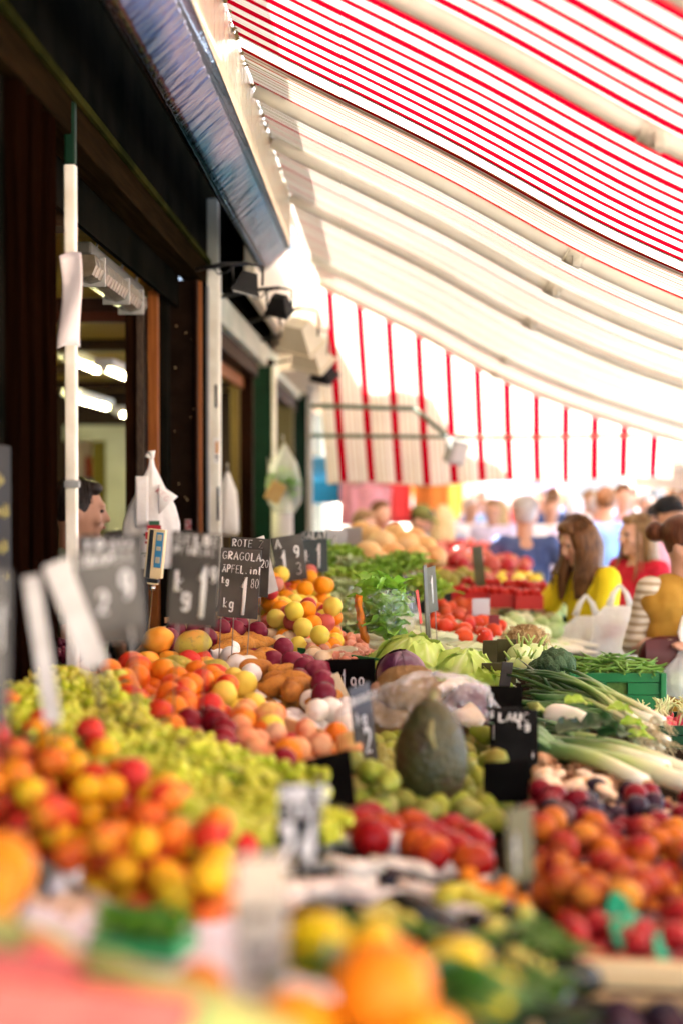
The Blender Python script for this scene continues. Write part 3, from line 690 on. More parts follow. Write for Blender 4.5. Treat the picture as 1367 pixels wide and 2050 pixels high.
def inside(p, poly):
    x, y = p; c = False; n = len(poly)
    for i in range(n):
        x0, y0 = poly[i]; x1, y1 = poly[i - 1]
        if (y0 > y) != (y1 > y) and x < (x1 - x0) * (y - y0) / (y1 - y0) + x0: c = not c
    return c
ALL = []       # every packed ball, so neighbouring heaps rest on each other
def heap(pxpoly, hm, r, variants, group, floor=0.0, layer2=.6, jit=.16, sp=1.03, flat=1.0, upright=False, seed=1, sc_=(.9, 1.08), tray=None, lay3=0.0, axis=None, rad_h=None, mound=0.0):
    """variants: (mesh, name, category, label, weight)"""
    rr = random.Random(seed)
    poly = [(q.x, q.y) for q in (P(a, b, floor + hm) for a, b in pxpoly)]
    if tray: riser(poly, floor, *tray)
    xs = [p[0] for p in poly]; ys = [p[1] for p in poly]
    cx, cy = sum(xs) / len(xs), sum(ys) / len(ys); ext = max(max(xs) - min(xs), max(ys) - min(ys)) / 2 + 1e-6
    placed = []; s = 2 * r * sp; rh = (rad_h or r) * flat
    tw = sum(v[4] for v in variants)
    for layer in range(3):
        if layer == 1 and layer2 <= 0: break
        if layer == 2 and lay3 <= 0: break
        row = 0; y = min(ys) - s + (s * .29 * layer)
        while y < max(ys) + s:
            x = min(xs) - s + (s / 2 if (row + layer) % 2 else 0)
            while x < max(xs) + s:
                qx, qy = x + rr.uniform(-jit, jit) * r * 2, y + rr.uniform(-jit, jit) * r * 2
                x += s
                if not inside((qx, qy), poly): continue
                if layer:
                    pr = (layer2 if layer == 1 else lay3) + .5 * noise.noise(Vector((qx * 6, qy * 6, seed)))
                    if rr.random() > pr: continue
                base = table_z(qx) + floor + rh
                if mound: base += mound * max(0, 1 - ((qx - cx) ** 2 + (qy - cy) ** 2) / ext ** 2)
                z = base; bad = False
                for (bx, by, bz, br) in placed:
                    d2 = (bx - qx) ** 2 + (by - qy) ** 2; D = (br + r) * .96
                    if d2 < (.55 * D) ** 2 and layer == 0: bad = True; break
                    if d2 < D * D and layer:
                        z = max(z, bz + flat * math.sqrt(D * D - d2))
                if bad: continue
                if layer and z > base + 2.1 * r * flat * layer: continue
                placed.append((qx, qy, z, r))
                k = rr.random() * tw
                for v in variants:
                    k -= v[4]
                    if k <= 0: break
                if v[1] == 'parsnip': rot = (rr.uniform(-.2, .2), rr.uniform(-.2, .2), .9 + rr.uniform(-.5, .5))
                elif axis is not None: rot = (rr.uniform(-.25, .25), rr.uniform(-.15, .15), axis + rr.uniform(-.45, .45))
                elif upright: rot = (rr.uniform(-.5, .5), rr.uniform(-.5, .5), rr.uniform(0, 6.28))
                else: rot = (rr.uniform(0, 6.28), rr.uniform(0, 6.28), rr.uniform(0, 6.28))
                sc1 = rr.uniform(*sc_); sc1 = (sc1 * rr.uniform(.94, 1.06), sc1 * rr.uniform(.94, 1.06), sc1 * rr.uniform(.93, 1.05))
                o = link(v[1], v[0], None, (qx, qy, z), rot, sc1)
                tag(o, v[3], v[2], group)
            y += s * .866; row += 1
    return placed
def riser(poly, f, name, label, m, cat='tray'):
    cx = sum(p[0] for p in poly) / len(poly); cy = sum(p[1] for p in poly) / len(poly)
    mb = MB(); mb.prism([(x - cx, y - cy) for x, y in poly], lambda x, y: table_z(x + cx) + .002, lambda x, y: table_z(x + cx) + f - .001)
    o = mb.build(name, m, None, False); o.location = (cx, cy, 0); tag(o, label, cat); return o

card = mat('cardboard', (.36, .22, .105), .8, (.44, .28, .14), 5, bump=.1)
woodc = mat('crate_wood', (.70, .45, .19), .65, (.80, .56, .28), 7, stretch=(1, 8, 8), bump=.15)
gplas = mat('green_plastic', (.012, .13, .035), .35, (.018, .17, .05), 6)
dplas = mat('dark_plastic', (.012, .02, .014), .4)

# skins
f_nect = fruit('skin_nectarine', [(.72, .12, .012), (.80, .24, .015), (.84, .36, .02), (.68, .07, .015)], (.62, .02, .02), 0.46, 0.64, .3, 13)
f_nred = fruit('skin_nectarine_red', [(.56, .018, .012), (.62, .05, .018), (.58, .02, .03)], (.80, .28, .03), 0.5, 0.68, .3, 13)
f_nyel = fruit('skin_nectarine_yellow', [(.85, .46, .012), (.84, .38, .012), (.84, .52, .02)], (.74, .14, .02), 0.5, 0.68, .32, 12)
f_orange = fruit('skin_orange', [(.85, .26, .008), (.86, .33, .01), (.84, .20, .008)], None, rough=.38, bump=.25, scale=14)
f_apri = fruit('skin_apricot', [(.50, .12, .008), (.62, .20, .012), (.40, .06, .010), (.60, .28, .02)], (.30, .012, .012), 0.46, 0.64, .5, 13)
f_apre = fruit('skin_peach_red', [(.26, .016, .012), (.20, .010, .010), (.34, .035, .014)], (.56, .20, .02), 0.48, 0.66, .6, 13)
f_plum = fruit('skin_plum_dark', [(.020, .012, .022), (.045, .010, .022), (.014, .012, .02)], (.07, .05, .07), .5, .7, .35, 18)
f_plumr = fruit('skin_plum_red', [(0.182, 0.006, 0.012), (0.238, 0.010, 0.017), (0.140, 0.004, 0.011)], (0.350, 0.056, 0.034), .58, .75, .28, 14)
f_mango = fruit('skin_mango', [(.42, .36, .05), (.50, .42, .07), (.36, .30, .05)], (.68, .30, .06), .5, .72, .4, 9, speck=(.30, .24, .06))
f_mangoo = fruit('skin_mango_orange', [(.80, .36, .03), (.78, .28, .03)], (.80, .5, .08), .48, .7, .38, 9)
f_yel = fruit('skin_apple_yellow', [(.80, .58, .04), (.84, .66, .08), (.78, .60, .10)], (.82, .50, .10), .55, .78, .32, 11)
f_pinky = fruit('skin_pink_apple', [(.80, .50, .14), (.78, .42, .12)], (.68, .10, .09), .45, .64, .32, 10)
f_peach = fruit('skin_pale_peach', [(0.779, 0.404, 0.178), (0.760, 0.339, 0.129), (0.798, 0.452, 0.242)], (0.722, 0.178, 0.081), .48, .7, .55, 11)
f_whon = fruit('skin_white_onion', [(.82, .80, .72), (.86, .84, .78), (.80, .76, .64)], (.70, .66, .48), .6, .8, .3, 20)
f_tanon = fruit('skin_tan_onion', [(.66, .46, .24), (.74, .56, .34), (.62, .40, .18)], (.80, .68, .48), .5, .7, .4, 16)
f_redon = fruit('skin_red_onion', [(0.160, 0.012, 0.029), (0.224, 0.022, 0.045), (0.112, 0.008, 0.019)], (0.352, 0.077, 0.109), .55, .75, .26, 16)
f_shal = fruit('skin_shallot', [(0.558, 0.199, 0.115), (0.630, 0.275, 0.168), (0.495, 0.153, 0.092)], (0.702, 0.383, 0.260), .5, .7, .4, 30)
f_sweet = fruit('skin_sweet_potato', [(.48, .19, .025), (.56, .25, .045), (.40, .14, .02)], (.30, .12, .03), .55, .72, .6, 22, speck=(.20, .08, .025), bump=.4)
f_tom = fruit('skin_tomato', [(0.576, 0.036, 0.009), (0.624, 0.078, 0.018), (0.528, 0.021, 0.012)], (0.640, 0.132, 0.036), .55, .75, .22, 10)
f_tomr = fruit('skin_tomato_red', [(0.464, 0.010, 0.008), (0.528, 0.020, 0.011)], (0.576, 0.045, 0.017), .55, .75, .22, 16)
f_appr = fruit('skin_apple_red', [(.22, .002, .005), (.30, .004, .006), (.26, .006, .006)], (.70, .16, .02), 0.52, 0.72, .28, 10)
f_appp = fruit('skin_apple_pink', [(0.512, 0.060, 0.060), (0.464, 0.030, 0.036), (0.560, 0.120, 0.084)], (0.640, 0.264, 0.168), .5, .7, .35, 10)
f_olive = fruit('skin_olive_fig', [(.26, .22, .035), (.32, .30, .05), (.20, .16, .03)], (.42, .36, .08), .5, .7, .5, 12)
f_pearg = fruit('skin_pear_green', [(.26, .32, .03), (.36, .40, .05), (.18, .22, .02), (.44, .42, .12)], (.30, .20, .05), .55, .75, .42, 12, speck=(.24, .22, .05))
f_melon = fruit('skin_melon', [(.80, .42, .14), (.84, .54, .24), (.82, .36, .12)], (.86, .62, .34), .5, .7, .5, 7)
f_ging = fruit('skin_ginger', [(.42, .22, .10), (.50, .28, .13), (.34, .16, .07)], (.58, .38, .22), .5, .72, .6, 40, bump=.3)
f_straw = fruit('skin_strawberry', [(0.350, 0.004, 0.011), (0.406, 0.007, 0.017)], None, rough=.3, scale=60, speck=(.70, .30, .12))
f_lemon = fruit('skin_lemon', [(.86, .60, .01), (.84, .55, .01)], None, rough=.35, scale=30, bump=.3)
f_chan = fruit('skin_orange_mushroom', [(.80, .28, .015), (.76, .22, .01)], None, rough=.6, scale=30)
f_aub = fruit('skin_dark_aubergine', [(.007, .004, .007), (.010, .006, .006), (.012, .012, .005)], None, rough=.2, scale=20, spec=.3)
f_zuc = fruit('skin_dark_courgette', [(.008, .014, .004), (.014, .022, .006)], (.03, .04, .010), .5, .7, .3, 30, spec=.08)
f_cuc = fruit('skin_cucumber', [(.035, .10, .022), (.05, .13, .03)], (.10, .20, .06), .5, .7, .3, 26)
f_cream = fruit('skin_white_radish', [(.82, .78, .66), (.80, .74, .58)], (.70, .60, .40), .6, .8, .4, 14)
f_pale = fruit('skin_pale_mushroom', [(.76, .56, .34), (.80, .66, .46)], (.74, .40, .14), .5, .72, .6, 26)

# base fruit meshes
nA, nR, nY = (m_round('nectarine_mesh', .0275, f, .97, .10, .07) for f in (f_nect, f_nred, f_nyel))
V_nect = [(nA, 'nectarine', 'nectarine', 'orange nectarine with red blush in the front heap below the green grapes', .5), (nR, 'nectarine', 'nectarine', 'deep red nectarine in the front heap below the green grapes', .42), (nY, 'nectarine', 'nectarine', 'yellow nectarine in the front heap below the green grapes', .30)]
heap([(-70, 1420), (20, 1425), (130, 1470), (250, 1545), (330, 1615), (500, 1690), (535, 1775), (430, 1838), (280, 1775), (150, 1715), (0, 1640), (-90, 1610)], .09, .027, V_nect, 'nectarines heaped at the front of the stall', layer2=.95, seed=3, upright=True, lay3=.5, mound=.02)

pO, pR = m_round('apricot_mesh', .037, f_nyel, 1.06, .05, .05), m_round('plum_mesh', .036, f_nred, 1.12, .04, .05)
pO2 = m_round('apricot_mesh', .034, fruit('skin_apricot_bright', [(0.798, 0.194, 0.012), (0.798, 0.258, 0.016), (0.779, 0.153, 0.016)], (0.665, 0.057, 0.024), .52, .7, .34, 12), 1.05, .05, .05)
heap([(225, 1345), (300, 1310), (405, 1315), (460, 1375), (440, 1430), (345, 1450), (265, 1415)], .09, .031, [(pO2, 'apricot', 'apricot', 'large bright orange apricot in the mound behind the green grapes', .68), (pR, 'plum', 'plum', 'rosy red plum among the orange apricots behind the green grapes', .34)], 'fruit mound behind the green grapes', layer2=.55, floor=.0, seed=8, mound=.02, tray=('produce_tray', 'cardboard tray under the mound of orange apricots', card))
heap([(135, 1345), (205, 1320), (262, 1350), (250, 1420), (200, 1400)], .09, .036, [(pO2, 'apricot', 'apricot', 'orange apricot beside the standing price sign by the kiosk wall', .8), (pR, 'plum', 'plum', 'red plum beside the standing price sign by the kiosk wall', .2)], 'apricots between sign and grapes', layer2=.4, seed=81)
pP, pD = m_round('peach_mesh', .032, f_peach, .95, .10, .07), m_round('plum_mesh', .030, f_plumr, 1.05, .04, .04)
heap([(450, 1425), (560, 1440), (690, 1490), (690, 1535), (600, 1530), (500, 1515), (455, 1470)], .06, .031, [(pP, 'peach', 'peach', 'pale peach in the low row before the wooden strip', .8), (pO2, 'apricot', 'apricot', 'orange apricot between pale peaches before the wooden strip', .22)], 'peaches before the wooden strip', layer2=.5, seed=12, sc_=(.78, .98))
heap([(345, 1445), (430, 1420), (470, 1460), (440, 1500), (375, 1480)], .08, .030, [(pD, 'plum', 'plum', 'dark red plum in the cluster between apricots and grapes', 1)], 'dark plums beside the grapes', layer2=.6, seed=13, floor=.015, tray=('produce_tray', 'small tray under the dark red plums', card))
heap([(430, 1500), (500, 1500), (585, 1520), (570, 1560), (450, 1540)], .06, .030, [(pD, 'plum', 'plum', 'dark red plum in the strip right behind the grapes', .6), (pP, 'peach', 'peach', 'pale peach in the strip right behind the grapes', .5)], 'fruit strip behind the grapes', layer2=.5, seed=14)
mG, mO = m_round('mango_mesh', .042, f_mango, 1.35, .0, .0, lump=.10), m_round('mango_mesh', .042, f_mangoo, 1.3, .0, .0, lump=.1, seed=2.)
heap([(255, 1300), (300, 1280), (400, 1285), (450, 1300), (460, 1345), (410, 1320), (300, 1310)], .11, .045, [(mG, 'mango', 'mango', 'olive green mango behind the orange apricots', .6), (mO, 'mango', 'mango', 'orange mango behind the orange apricots', .35)], 'mangoes behind the apricots', layer2=.35, seed=5, floor=.03, tray=('produce_tray', 'cardboard tray under the mangoes', card))
yA, yP = m_round('apple_mesh', .035, f_yel, .95, .16), m_round('apple_mesh', .035, f_pinky, .95, .16)
heap([(455, 1350), (500, 1350), (545, 1405), (575, 1450), (540, 1465), (480, 1435), (450, 1390)], .09, .035, [(yA, 'apple', 'apple', 'yellow apple in front of the white onions', .75), (yP, 'apple', 'apple', 'yellow apple with pink cheek in front of the white onions', .3)], 'yellow apples before the white onions', layer2=.55, seed=6)
pk = m_round('peach_mesh', .036, f_pinky, .95, .10, .07)
heap([(560, 1450), (640, 1475), (705, 1510), (690, 1530), (600, 1500)], .06, .034, [(pk, 'peach', 'peach', 'peach with yellow and red cheeks before the cardboard strip', 1)], 'two-tone peaches before the cardboard strip', layer2=.25, seed=17)
wO = m_onion('white_onion_mesh', f_whon, .034)
heap([(395, 1290), (440, 1300), (520, 1350), (610, 1395), (705, 1430), (705, 1475), (600, 1440), (520, 1400), (440, 1340)], .075, .034, [(wO, 'white_onion', 'onion', 'peeled white onion in the long row before the sweet potatoes', 1)], 'white onions in a row', layer2=.5, seed=7, upright=False)
sw = [m_tuber('sweet_potato_mesh', f_sweet, .16, .030, k, .25 * (-1) ** k) for k in range(4)]
heap([(425, 1262), (495, 1268), (570, 1315), (655, 1380), (665, 1412), (560, 1388), (490, 1345), (430, 1300)], .085, .036, [(s_, 'sweet_potato', 'sweet potato', 'knobbly brown sweet potato between red and white onions', 1) for s_ in sw], 'sweet potatoes between the onions', layer2=.6, seed=9, axis=.9, rad_h=.028, sp=.98, floor=.012)
rO = m_onion('red_onion_mesh', f_redon, .038)
heap([(315, 1262), (400, 1248), (485, 1250), (570, 1300), (650, 1350), (690, 1400), (650, 1405), (565, 1330), (485, 1275), (400, 1280), (330, 1282)], .095, .038, [(rO, 'red_onion', 'onion', 'shiny red onion in the row behind the sweet potatoes', 1)], 'red onions in a row', layer2=.65, seed=10, floor=.02)
tO = m_onion('onion_mesh', f_tanon, .034)
par = [m_tuber('parsnip_mesh', fruit('skin_parsnip', [(.72, .56, .34), (.76, .62, .40)], (.60, .42, .22), .5, .7, .6, 20), .20, .024, 20 + k, .1) for k in range(2)]
heap([(490, 1235), (560, 1248), (640, 1300), (730, 1360), (735, 1385), (650, 1345), (570, 1300), (500, 1262)], .07, .032, [(tO, 'onion', 'onion', 'pale tan onion in the row behind the red onions', .6), (par[0], 'parsnip', 'parsnip', 'pale parsnip in the row behind the red onions', .25), (par[1], 'parsnip', 'parsnip', 'pale parsnip in the row behind the red onions', .2)], 'pale onions and parsnips behind the red onions', layer2=.45, seed=11)
sh = m_onion('shallot_mesh', f_shal, .021)
heap([(560, 1240), (640, 1235), (745, 1280), (760, 1318), (690, 1318), (620, 1290)], .075, .021, [(sh, 'shallot', 'shallot', 'small pink brown shallot heaped in the green tray', 1)], 'shallots in the green tray', layer2=.8, seed=15, floor=.035, tray=('produce_tray', 'green plastic tray heaped with shallots', gplas))
# green tray rim in front of the shallots
a, b = P(598, 1300, .08), P(760, 1345, .08)
o = MB().box((0, 0, 0), ((b - a).length, .012, .05), None, 0, .003).build('tray_rim', gplas, None, False); o.location = (a + b) / 2; o.rotation_euler = (0, 0, math.atan2(b.y - a.y, b.x - a.x)); tag(o, 'green plastic rim strip leaning in front of the shallots', 'tray rim')
# far left mixed citrus mound
cY, cO, cP = m_round('apple_mesh', .035, f_yel, .95, .14), m_round('apricot_mesh', .034, f_orange, 1.1, .04), m_round('apple_mesh', .033, f_appp, .95, .14)
heap([(520, 1180), (560, 1150), (610, 1155), (665, 1225), (680, 1280), (610, 1272), (530, 1240)], .10, .034, [(cO, 'orange', 'orange', 'small orange in the mound beyond the price signs', .5), (cY, 'apple', 'apple', 'yellow apple in the mound beyond the price signs', .3), (cP, 'nectarine', 'nectarine', 'pink apple in the mound beyond the price signs', .2)], 'fruit mound beyond the price signs', layer2=.7, seed=16, floor=.03, lay3=.25, mound=.06, tray=('produce_tray', 'crate under the fruit mound beyond the price signs', woodc))  # the pink ones are apples
# tomatoes and red punnets
tm = m_round('tomato_mesh', .037, f_tom, .86, .10)
heap([(868, 1215), (930, 1200), (1000, 1250), (990, 1292), (930, 1275), (868, 1250)], .10, .036, [(tm, 'tomato', 'tomato', 'orange red tomato in the heap behind the pale cabbages', 1)], 'tomatoes behind the pale cabbages', layer2=.6, seed=18, floor=.03)
apP = m_round('apple_mesh', .045, f_appp, .95, .14); fig = m_round('fig_mesh', .042, f_olive, 1.05, .02, lump=.1); yl2 = m_round('apple_mesh', .042, f_yel, .95, .14)
heap([(870, 1130), (960, 1130), (1085, 1160), (1080, 1180), (960, 1170), (870, 1165)], .10, .042, [(fig, 'pear', 'pear', 'olive green round pear in the row behind the red punnets', .7), (yl2, 'round_apple', 'round_apple', 'yellow apple in the row behind the red punnets', .3)], 'green and yellow fruit behind the punnets', layer2=.3, seed=19, floor=.12, tray=('produce_tray', 'wooden crate under the green and yellow fruit behind the punnets', woodc))  # the yellow fruit here are apples in shape and skin
heap([(850, 1100), (930, 1090), (1010, 1105), (1075, 1150), (960, 1138), (860, 1130)], .10, .045, [(apP, 'peach', 'peach', 'pink red apple in the high heap behind the olive pears', 1)], 'pink apples in the high heap', layer2=.3, seed=20, floor=.17, tray=('produce_tray', 'tall wooden crate under the pink apples', woodc))  # a heap of pink apples; name and category say peach
me_ = m_round('melon_mesh', .085, f_melon, .96, .03)
for i, (px, py, Y, q) in enumerate(((735, 1112, 7.35, 1), (785, 1116, 7.4, .95), (832, 1118, 7.45, .9), (765, 1090, 7.6, 1), (812, 1092, 7.65, 1), (850, 1098, 7.7, .85), (742, 1078, 7.9, .95), (790, 1074, 7.9, .9), (830, 1080, 7.95, .85), (872, 1116, 7.6, .75), (722, 1068, 8.2, .9), (760, 1125, 7.2, .7), (808, 1130, 7.2, .7))):
    tag(link('melon', me_, None, U(px, py, Y), (i, i * 2, i), q * .95), 'round peach coloured melon in the high pile beyond the bagged lettuce', 'melon', 'melons in the high pile')
a_, b_ = U(705, 1100, 7.2), U(885, 1100, 8.3)
riser([(a_.x, 7.15), (b_.x, 7.15), (b_.x, 8.35), (a_.x, 8.35)], U(780, 1130, 7.35).z - table_z(.05) - .07, 'produce_tray', 'tall dark crate under the melons', dplas, 'crate')
# red fruit row in the middle
aR = m_round('apple_mesh', .040, f_appr, .94, .16)
heap([(700, 1605), (745, 1580), (880, 1605), (1000, 1640), (1015, 1692), (880, 1662), (740, 1635)], .09, .038, [(aR, 'apple', 'apple', 'shiny red apple in the row before the tall green gourd', 1)], 'red apples before the gourd', layer2=.0, seed=22, floor=.015, sp=1.0, tray=('produce_tray', 'shallow dark crate under the red apples', dplas), upright=True)
pg = m_pear('pear_mesh', f_pearg, .028)
heap([(690, 1470), (800, 1440), (960, 1450), (1010, 1520), (1000, 1610), (900, 1590), (715, 1590)], .07, .034, [(pg, 'pear', 'pear', 'olive green pear around the tall gourd', 1)], 'green pears around the gourd', layer2=.15, seed=23, rad_h=.028)
# right front: plums, apricots, strawberries
pl, plr = m_round('plum_mesh', .0265, f_plum, 1.05, .04, .05), m_round('plum_mesh', .0265, f_plumr, 1.05, .04, .05)
heap([(1055, 1590), (1220, 1580), (1400, 1600), (1440, 1680), (1250, 1655), (1130, 1640), (1055, 1630)], .06, .026, [(pl, 'plum', 'plum', 'nearly black plum on the far side of the apricots', .55), (plr, 'plum', 'plum', 'wine red plum on the far side of the apricots', .45)], 'dark plums beyond the apricots', layer2=.5, seed=24)
ap, apr = m_round('apricot_mesh', .0285, f_apri, 1.0, .08, .08), m_round('peach_mesh', .029, f_apre, .96, .10, .08)
plb = m_round('plum_mesh', .029, fruit('skin_plum_brown', [(.10, .05, .045), (.14, .07, .06)], (.2, .1, .08), .5, .7, .5, 14), 1.0, .04, .05)
heap([(1058, 1630), (1130, 1640), (1260, 1655), (1450, 1690), (1500, 1830), (1380, 1880), (1240, 1860), (1110, 1830), (1075, 1720)], .06, .028, [(ap, 'apricot', 'apricot', 'ripe orange apricot in the heap above the wooden crate', .75), (apr, 'peach', 'peach', 'dusky red peach in the heap above the wooden crate', .38), (plb, 'plum', 'plum', 'dusty brown plum among the apricots above the wooden crate', .09)], 'apricots and peaches above the wooden crate', layer2=.55, seed=25, upright=True)
st_m = MB(); st_m.ell((0, 0, 0), (.019, .019, .023), 14, 9, None, lambda d, th, ph: Vector((d.x * (1 + .25 * d.z), d.y * (1 + .25 * d.z), d.z)))
st_me = st_m.mesh('strawberry_mesh', f_straw)
heap([(1105, 1835), (1240, 1845), (1400, 1870), (1420, 1925), (1240, 1905), (1130, 1885)], .05, .021, [(st_me, 'strawberry', 'strawberry', 'red strawberry along the back edge of the wooden crate', 1)], 'strawberries behind the crate edge', layer2=.5, seed=26, floor=.02, tray=('produce_tray', 'green pulp tray under the strawberries', dplas))
# ginger and pale mushrooms
gi = [m_ginger('ginger_mesh', f_ging, 40 + k) for k in range(4)]
heap([(1065, 1520), (1130, 1512), (1230, 1540), (1300, 1580), (1400, 1600), (1400, 1625), (1250, 1590), (1140, 1555), (1065, 1560)], .05, .022, [(q, 'ginger_root', 'ginger', 'knobbly brown ginger root below the leeks', 1) for q in gi], 'ginger roots below the leeks', layer2=.6, seed=27, rad_h=.015, sp=1.0, flat=.7, sc_=(.7, .95))
def m_mush(name, m, seed, r=.035):
    rr = random.Random(seed); mb = MB()
    mb.lathe([(r * .18, -.03), (r * .22, -.01), (r * .30, .0), (r * .95, .008), (r * 1.02, .014), (r * .85, .022), (r * .4, .026), (.002, .022)], 16)
    mb.v = [v + Vector((0, 0, .004 * noise.noise(v * 50 + Vector((seed, 0, 0))))) for v in mb.v]
    return mb.mesh(name, m)
mu = [m_mush('mushroom_mesh', f_pale, k, .028) for k in range(3)]
heap([(1062, 1560), (1150, 1560), (1250, 1590), (1400, 1615), (1400, 1640), (1230, 1612), (1062, 1605)], .05, .028, [(q, 'mushroom', 'mushroom', 'cream coloured mushroom between ginger and dark plums', 1) for q in mu], 'mushrooms before the ginger', layer2=.6, seed=28, upright=True, rad_h=.014)
oc = [m_mush('mushroom_mesh', f_chan, 10 + k, .018) for k in range(2)]
heap([(915, 1745), (980, 1740), (1050, 1785), (1055, 1830), (985, 1800), (925, 1770)], .05, .018, [(q, 'mushroom', 'mushroom', 'small bright orange mushroom left of the apricots', 1) for q in oc], 'orange mushrooms left of the apricots', layer2=.8, seed=29, rad_h=.012, upright=True, floor=.0)

# ------------------------------------------------------------ grapes
g_grape = fruit('skin_grape', [(.46, .50, .022), (.60, .62, .05), (.34, .40, .018), (.56, .50, .05)], (.66, .62, .12), .5, .75, .3, 30, sss=.15)
def grape_proto(seed):
    rr = random.Random(seed)
    t = thing('grape_bunch', 'bunch of green grapes in the wide heap behind the nectarines', 'grapes', (0, 0, -5), 0, 'green grape bunches')
    mb = MB(); pts = []
    tries = 0
    while len(pts) < 62 and tries < 5000:
        tries += 1
        u = rr.random(); w_ = .058 * (1 - .55 * u); a = rr.uniform(0, 6.28); q = math.sqrt(rr.random())
        p = Vector((-.085 + .18 * u, w_ * q * math.cos(a), .028 + .026 * q * math.sin(a)))
        if all((p - o).length > .0165 for o in pts): pts.append(p)
    for p in pts:
        r_ = rr.uniform(.0125, .0150); mb.ell(p, (r_ * 1.15, r_, r_), 9, 7, Euler((rr.uniform(-1, 1), rr.uniform(-1, 1), rr.uniform(0, 6))))
    mb.build('berries', g_grape, t)
    mb = MB(); mb.tube([(-.12, .006, .05), (-.09, 0, .045), (-.03, 0, .035), (.06, 0, .03)], [.003, .003, .002, .0015], 6); mb.tube([(-.12, .02, .052), (-.115, -.02, .05)], .0025, 6)
    mb.build('stem', mat('grape_stem', (.20, .16, .05), .7), t)
    return t
gp = [grape_proto(k) for k in range(3)]
rr = random.Random(77)
poly = [(q.x, q.y) for q in (P(a, b, .11) for a, b in [(-40, 1325), (90, 1325), (190, 1360), (260, 1420), (350, 1470), (470, 1530), (590, 1545), (585, 1640), (450, 1650), (340, 1625), (250, 1560), (130, 1490), (20, 1440), (-60, 1420)])]
pts = []
xs = [p[0] for p in poly]; ys = [p[1] for p in poly]
for k in range(6000):
    q = (rr.uniform(min(xs), max(xs)), rr.uniform(min(ys), max(ys)))
    if inside(q, poly) and all((q[0] - o[0]) ** 2 + (q[1] - o[1]) ** 2 > .088 ** 2 for o in pts): pts.append(q)
first = set()
for i, q in enumerate(pts):
    k = i % 3; rot = (rr.uniform(-.3, .3), rr.uniform(-.25, .25), rr.uniform(0, 6.28)); z = table_z(q[0]) + .045 + rr.uniform(0, .035)
    if k not in first: first.add(k); o = gp[k]; o.location = (q[0], q[1], z); o.rotation_euler = rot
    else: dup(gp[k], (q[0], q[1], z), rot)
# dark grapes by the wall
gd = fruit('skin_dark_grape', [(.07, .008, .022), (.11, .014, .03)], None, rough=.3, scale=30)
mb = MB(); rr = random.Random(4)
for k in range(55):
    a = rr.uniform(0, 6.28); q = math.sqrt(rr.random()); mb.ell((.07 * q * math.cos(a), .05 * q * math.sin(a), .03 + .04 * rr.random() * (1 - q * .6)), .0115, 9, 7)
tme = mb.mesh('dark_grapes_mesh', gd)
for i, (px, py) in enumerate(((30, 1310), (62, 1305), (110, 1310), (130, 1325), (-10, 1315))):
    tag(link('grape_bunch', tme, None, P(px, py, .06) + Vector((0, 0, -.02)), (0, 0, i * 1.3)), 'bunch of dark red grapes at the back against the kiosk wall', 'grapes', 'dark grape bunches by the wall')

# ------------------------------------------------------------ leaves
def leaf_fn(L, W, curl, ruf, nr, droop, seed, cup=.25):
    def fn(u, v):
        s = (v - .5) * 2; w_ = W * (math.sin(math.pi * min(1, .08 + .92 * u) ** .75) ** .8 + .06) * .5
        edge = abs(s) ** 2 * (u ** .5)
        x = L * u; y = s * w_
        z = curl * L * u * u - droop * L * u ** 3 + cup * w_ * s * s * 2 + ruf * edge * math.sin(u * nr + s * 3 + seed) + ruf * .5 * edge * math.sin(u * nr * 2.3 + seed * 2)
        return Vector((x - .1 * L * s * s * u, y + ruf * .4 * edge * math.cos(u * nr * 1.7 + seed), z))
    return fn
def vein_at(u, v):
    s = abs(v - .5) * 2
    return max(0, 1 - s * 7) * (1 - .6 * u) + .45 * max(0, 1 - abs(((u * 6 - s * 2.2) % 1) - .5) * 9) * (1 - s)
def leaf(mb, L, W, curl, ruf, nr, droop, seed, m4, cup=.25, nu=12, nv=9):
    b = MB(); b.grid(leaf_fn(L, W, curl, ruf, nr, droop, seed, cup), nu, nv, 0, vein_at); b.xf(m4)
    mb.add(b.v, b.f, 0, b.at)
def rot4(rx, ry, rz, loc=(0, 0, 0)): return Matrix.Translation(loc) @ Euler((rx, ry, rz)).to_matrix().to_4x4()
l_let = leafmat('leaf_lettuce', (.28, .48, .03), (.48, .64, .09), (.70, .78, .34), .45, .3)
l_let2 = leafmat('leaf_dark_lettuce', (.20, .42, .03), (.36, .56, .07), (.58, .68, .26), .45, .25)
l_cab = leafmat('leaf_cabbage', (.42, .58, .08), (.58, .72, .18), (.80, .86, .48), .38, .2, 6)
l_chin = leafmat('leaf_chinese_cabbage', (.62, .66, .36), (.76, .78, .54), (.86, .86, .74), .4, .25, 7)
l_redc = leafmat('leaf_red_cabbage', (.060, .012, .035), (.10, .022, .06), (.34, .18, .26), .28, .0, 6)
l_spin = leafmat('leaf_spinach', (.12, .34, .015), (.26, .50, .05), (.50, .64, .20), .4, .35)
def lettuce_mesh(name, m, seed, n=20, S=.13):
    rr = random.Random(seed); mb = MB()
    for k in range(n):
        u = k / n; a = k * 2.4 + rr.uniform(-.2, .2); tl = -(1.35 - 1.15 * u) + rr.uniform(-.1, .1)
        leaf(mb, S * (.75 + .35 * u), S * .85, -.15 + .3 * (1 - u), .016, 15, .25, seed + k, rot4(0, 0, a) @ rot4(0, tl, 0, (0, 0, .02)), .35, 11, 9)
    return mb.mesh(name, m, True, False)
lm = [lettuce_mesh('lettuce_mesh', l_let, 3), lettuce_mesh('lettuce_mesh', l_let2, 9), lettuce_mesh('lettuce_mesh', leafmat('leaf_pale_lettuce', (.34, .46, .14), (.56, .64, .34), (.78, .80, .62), .4, .3), 12)]
k = 0
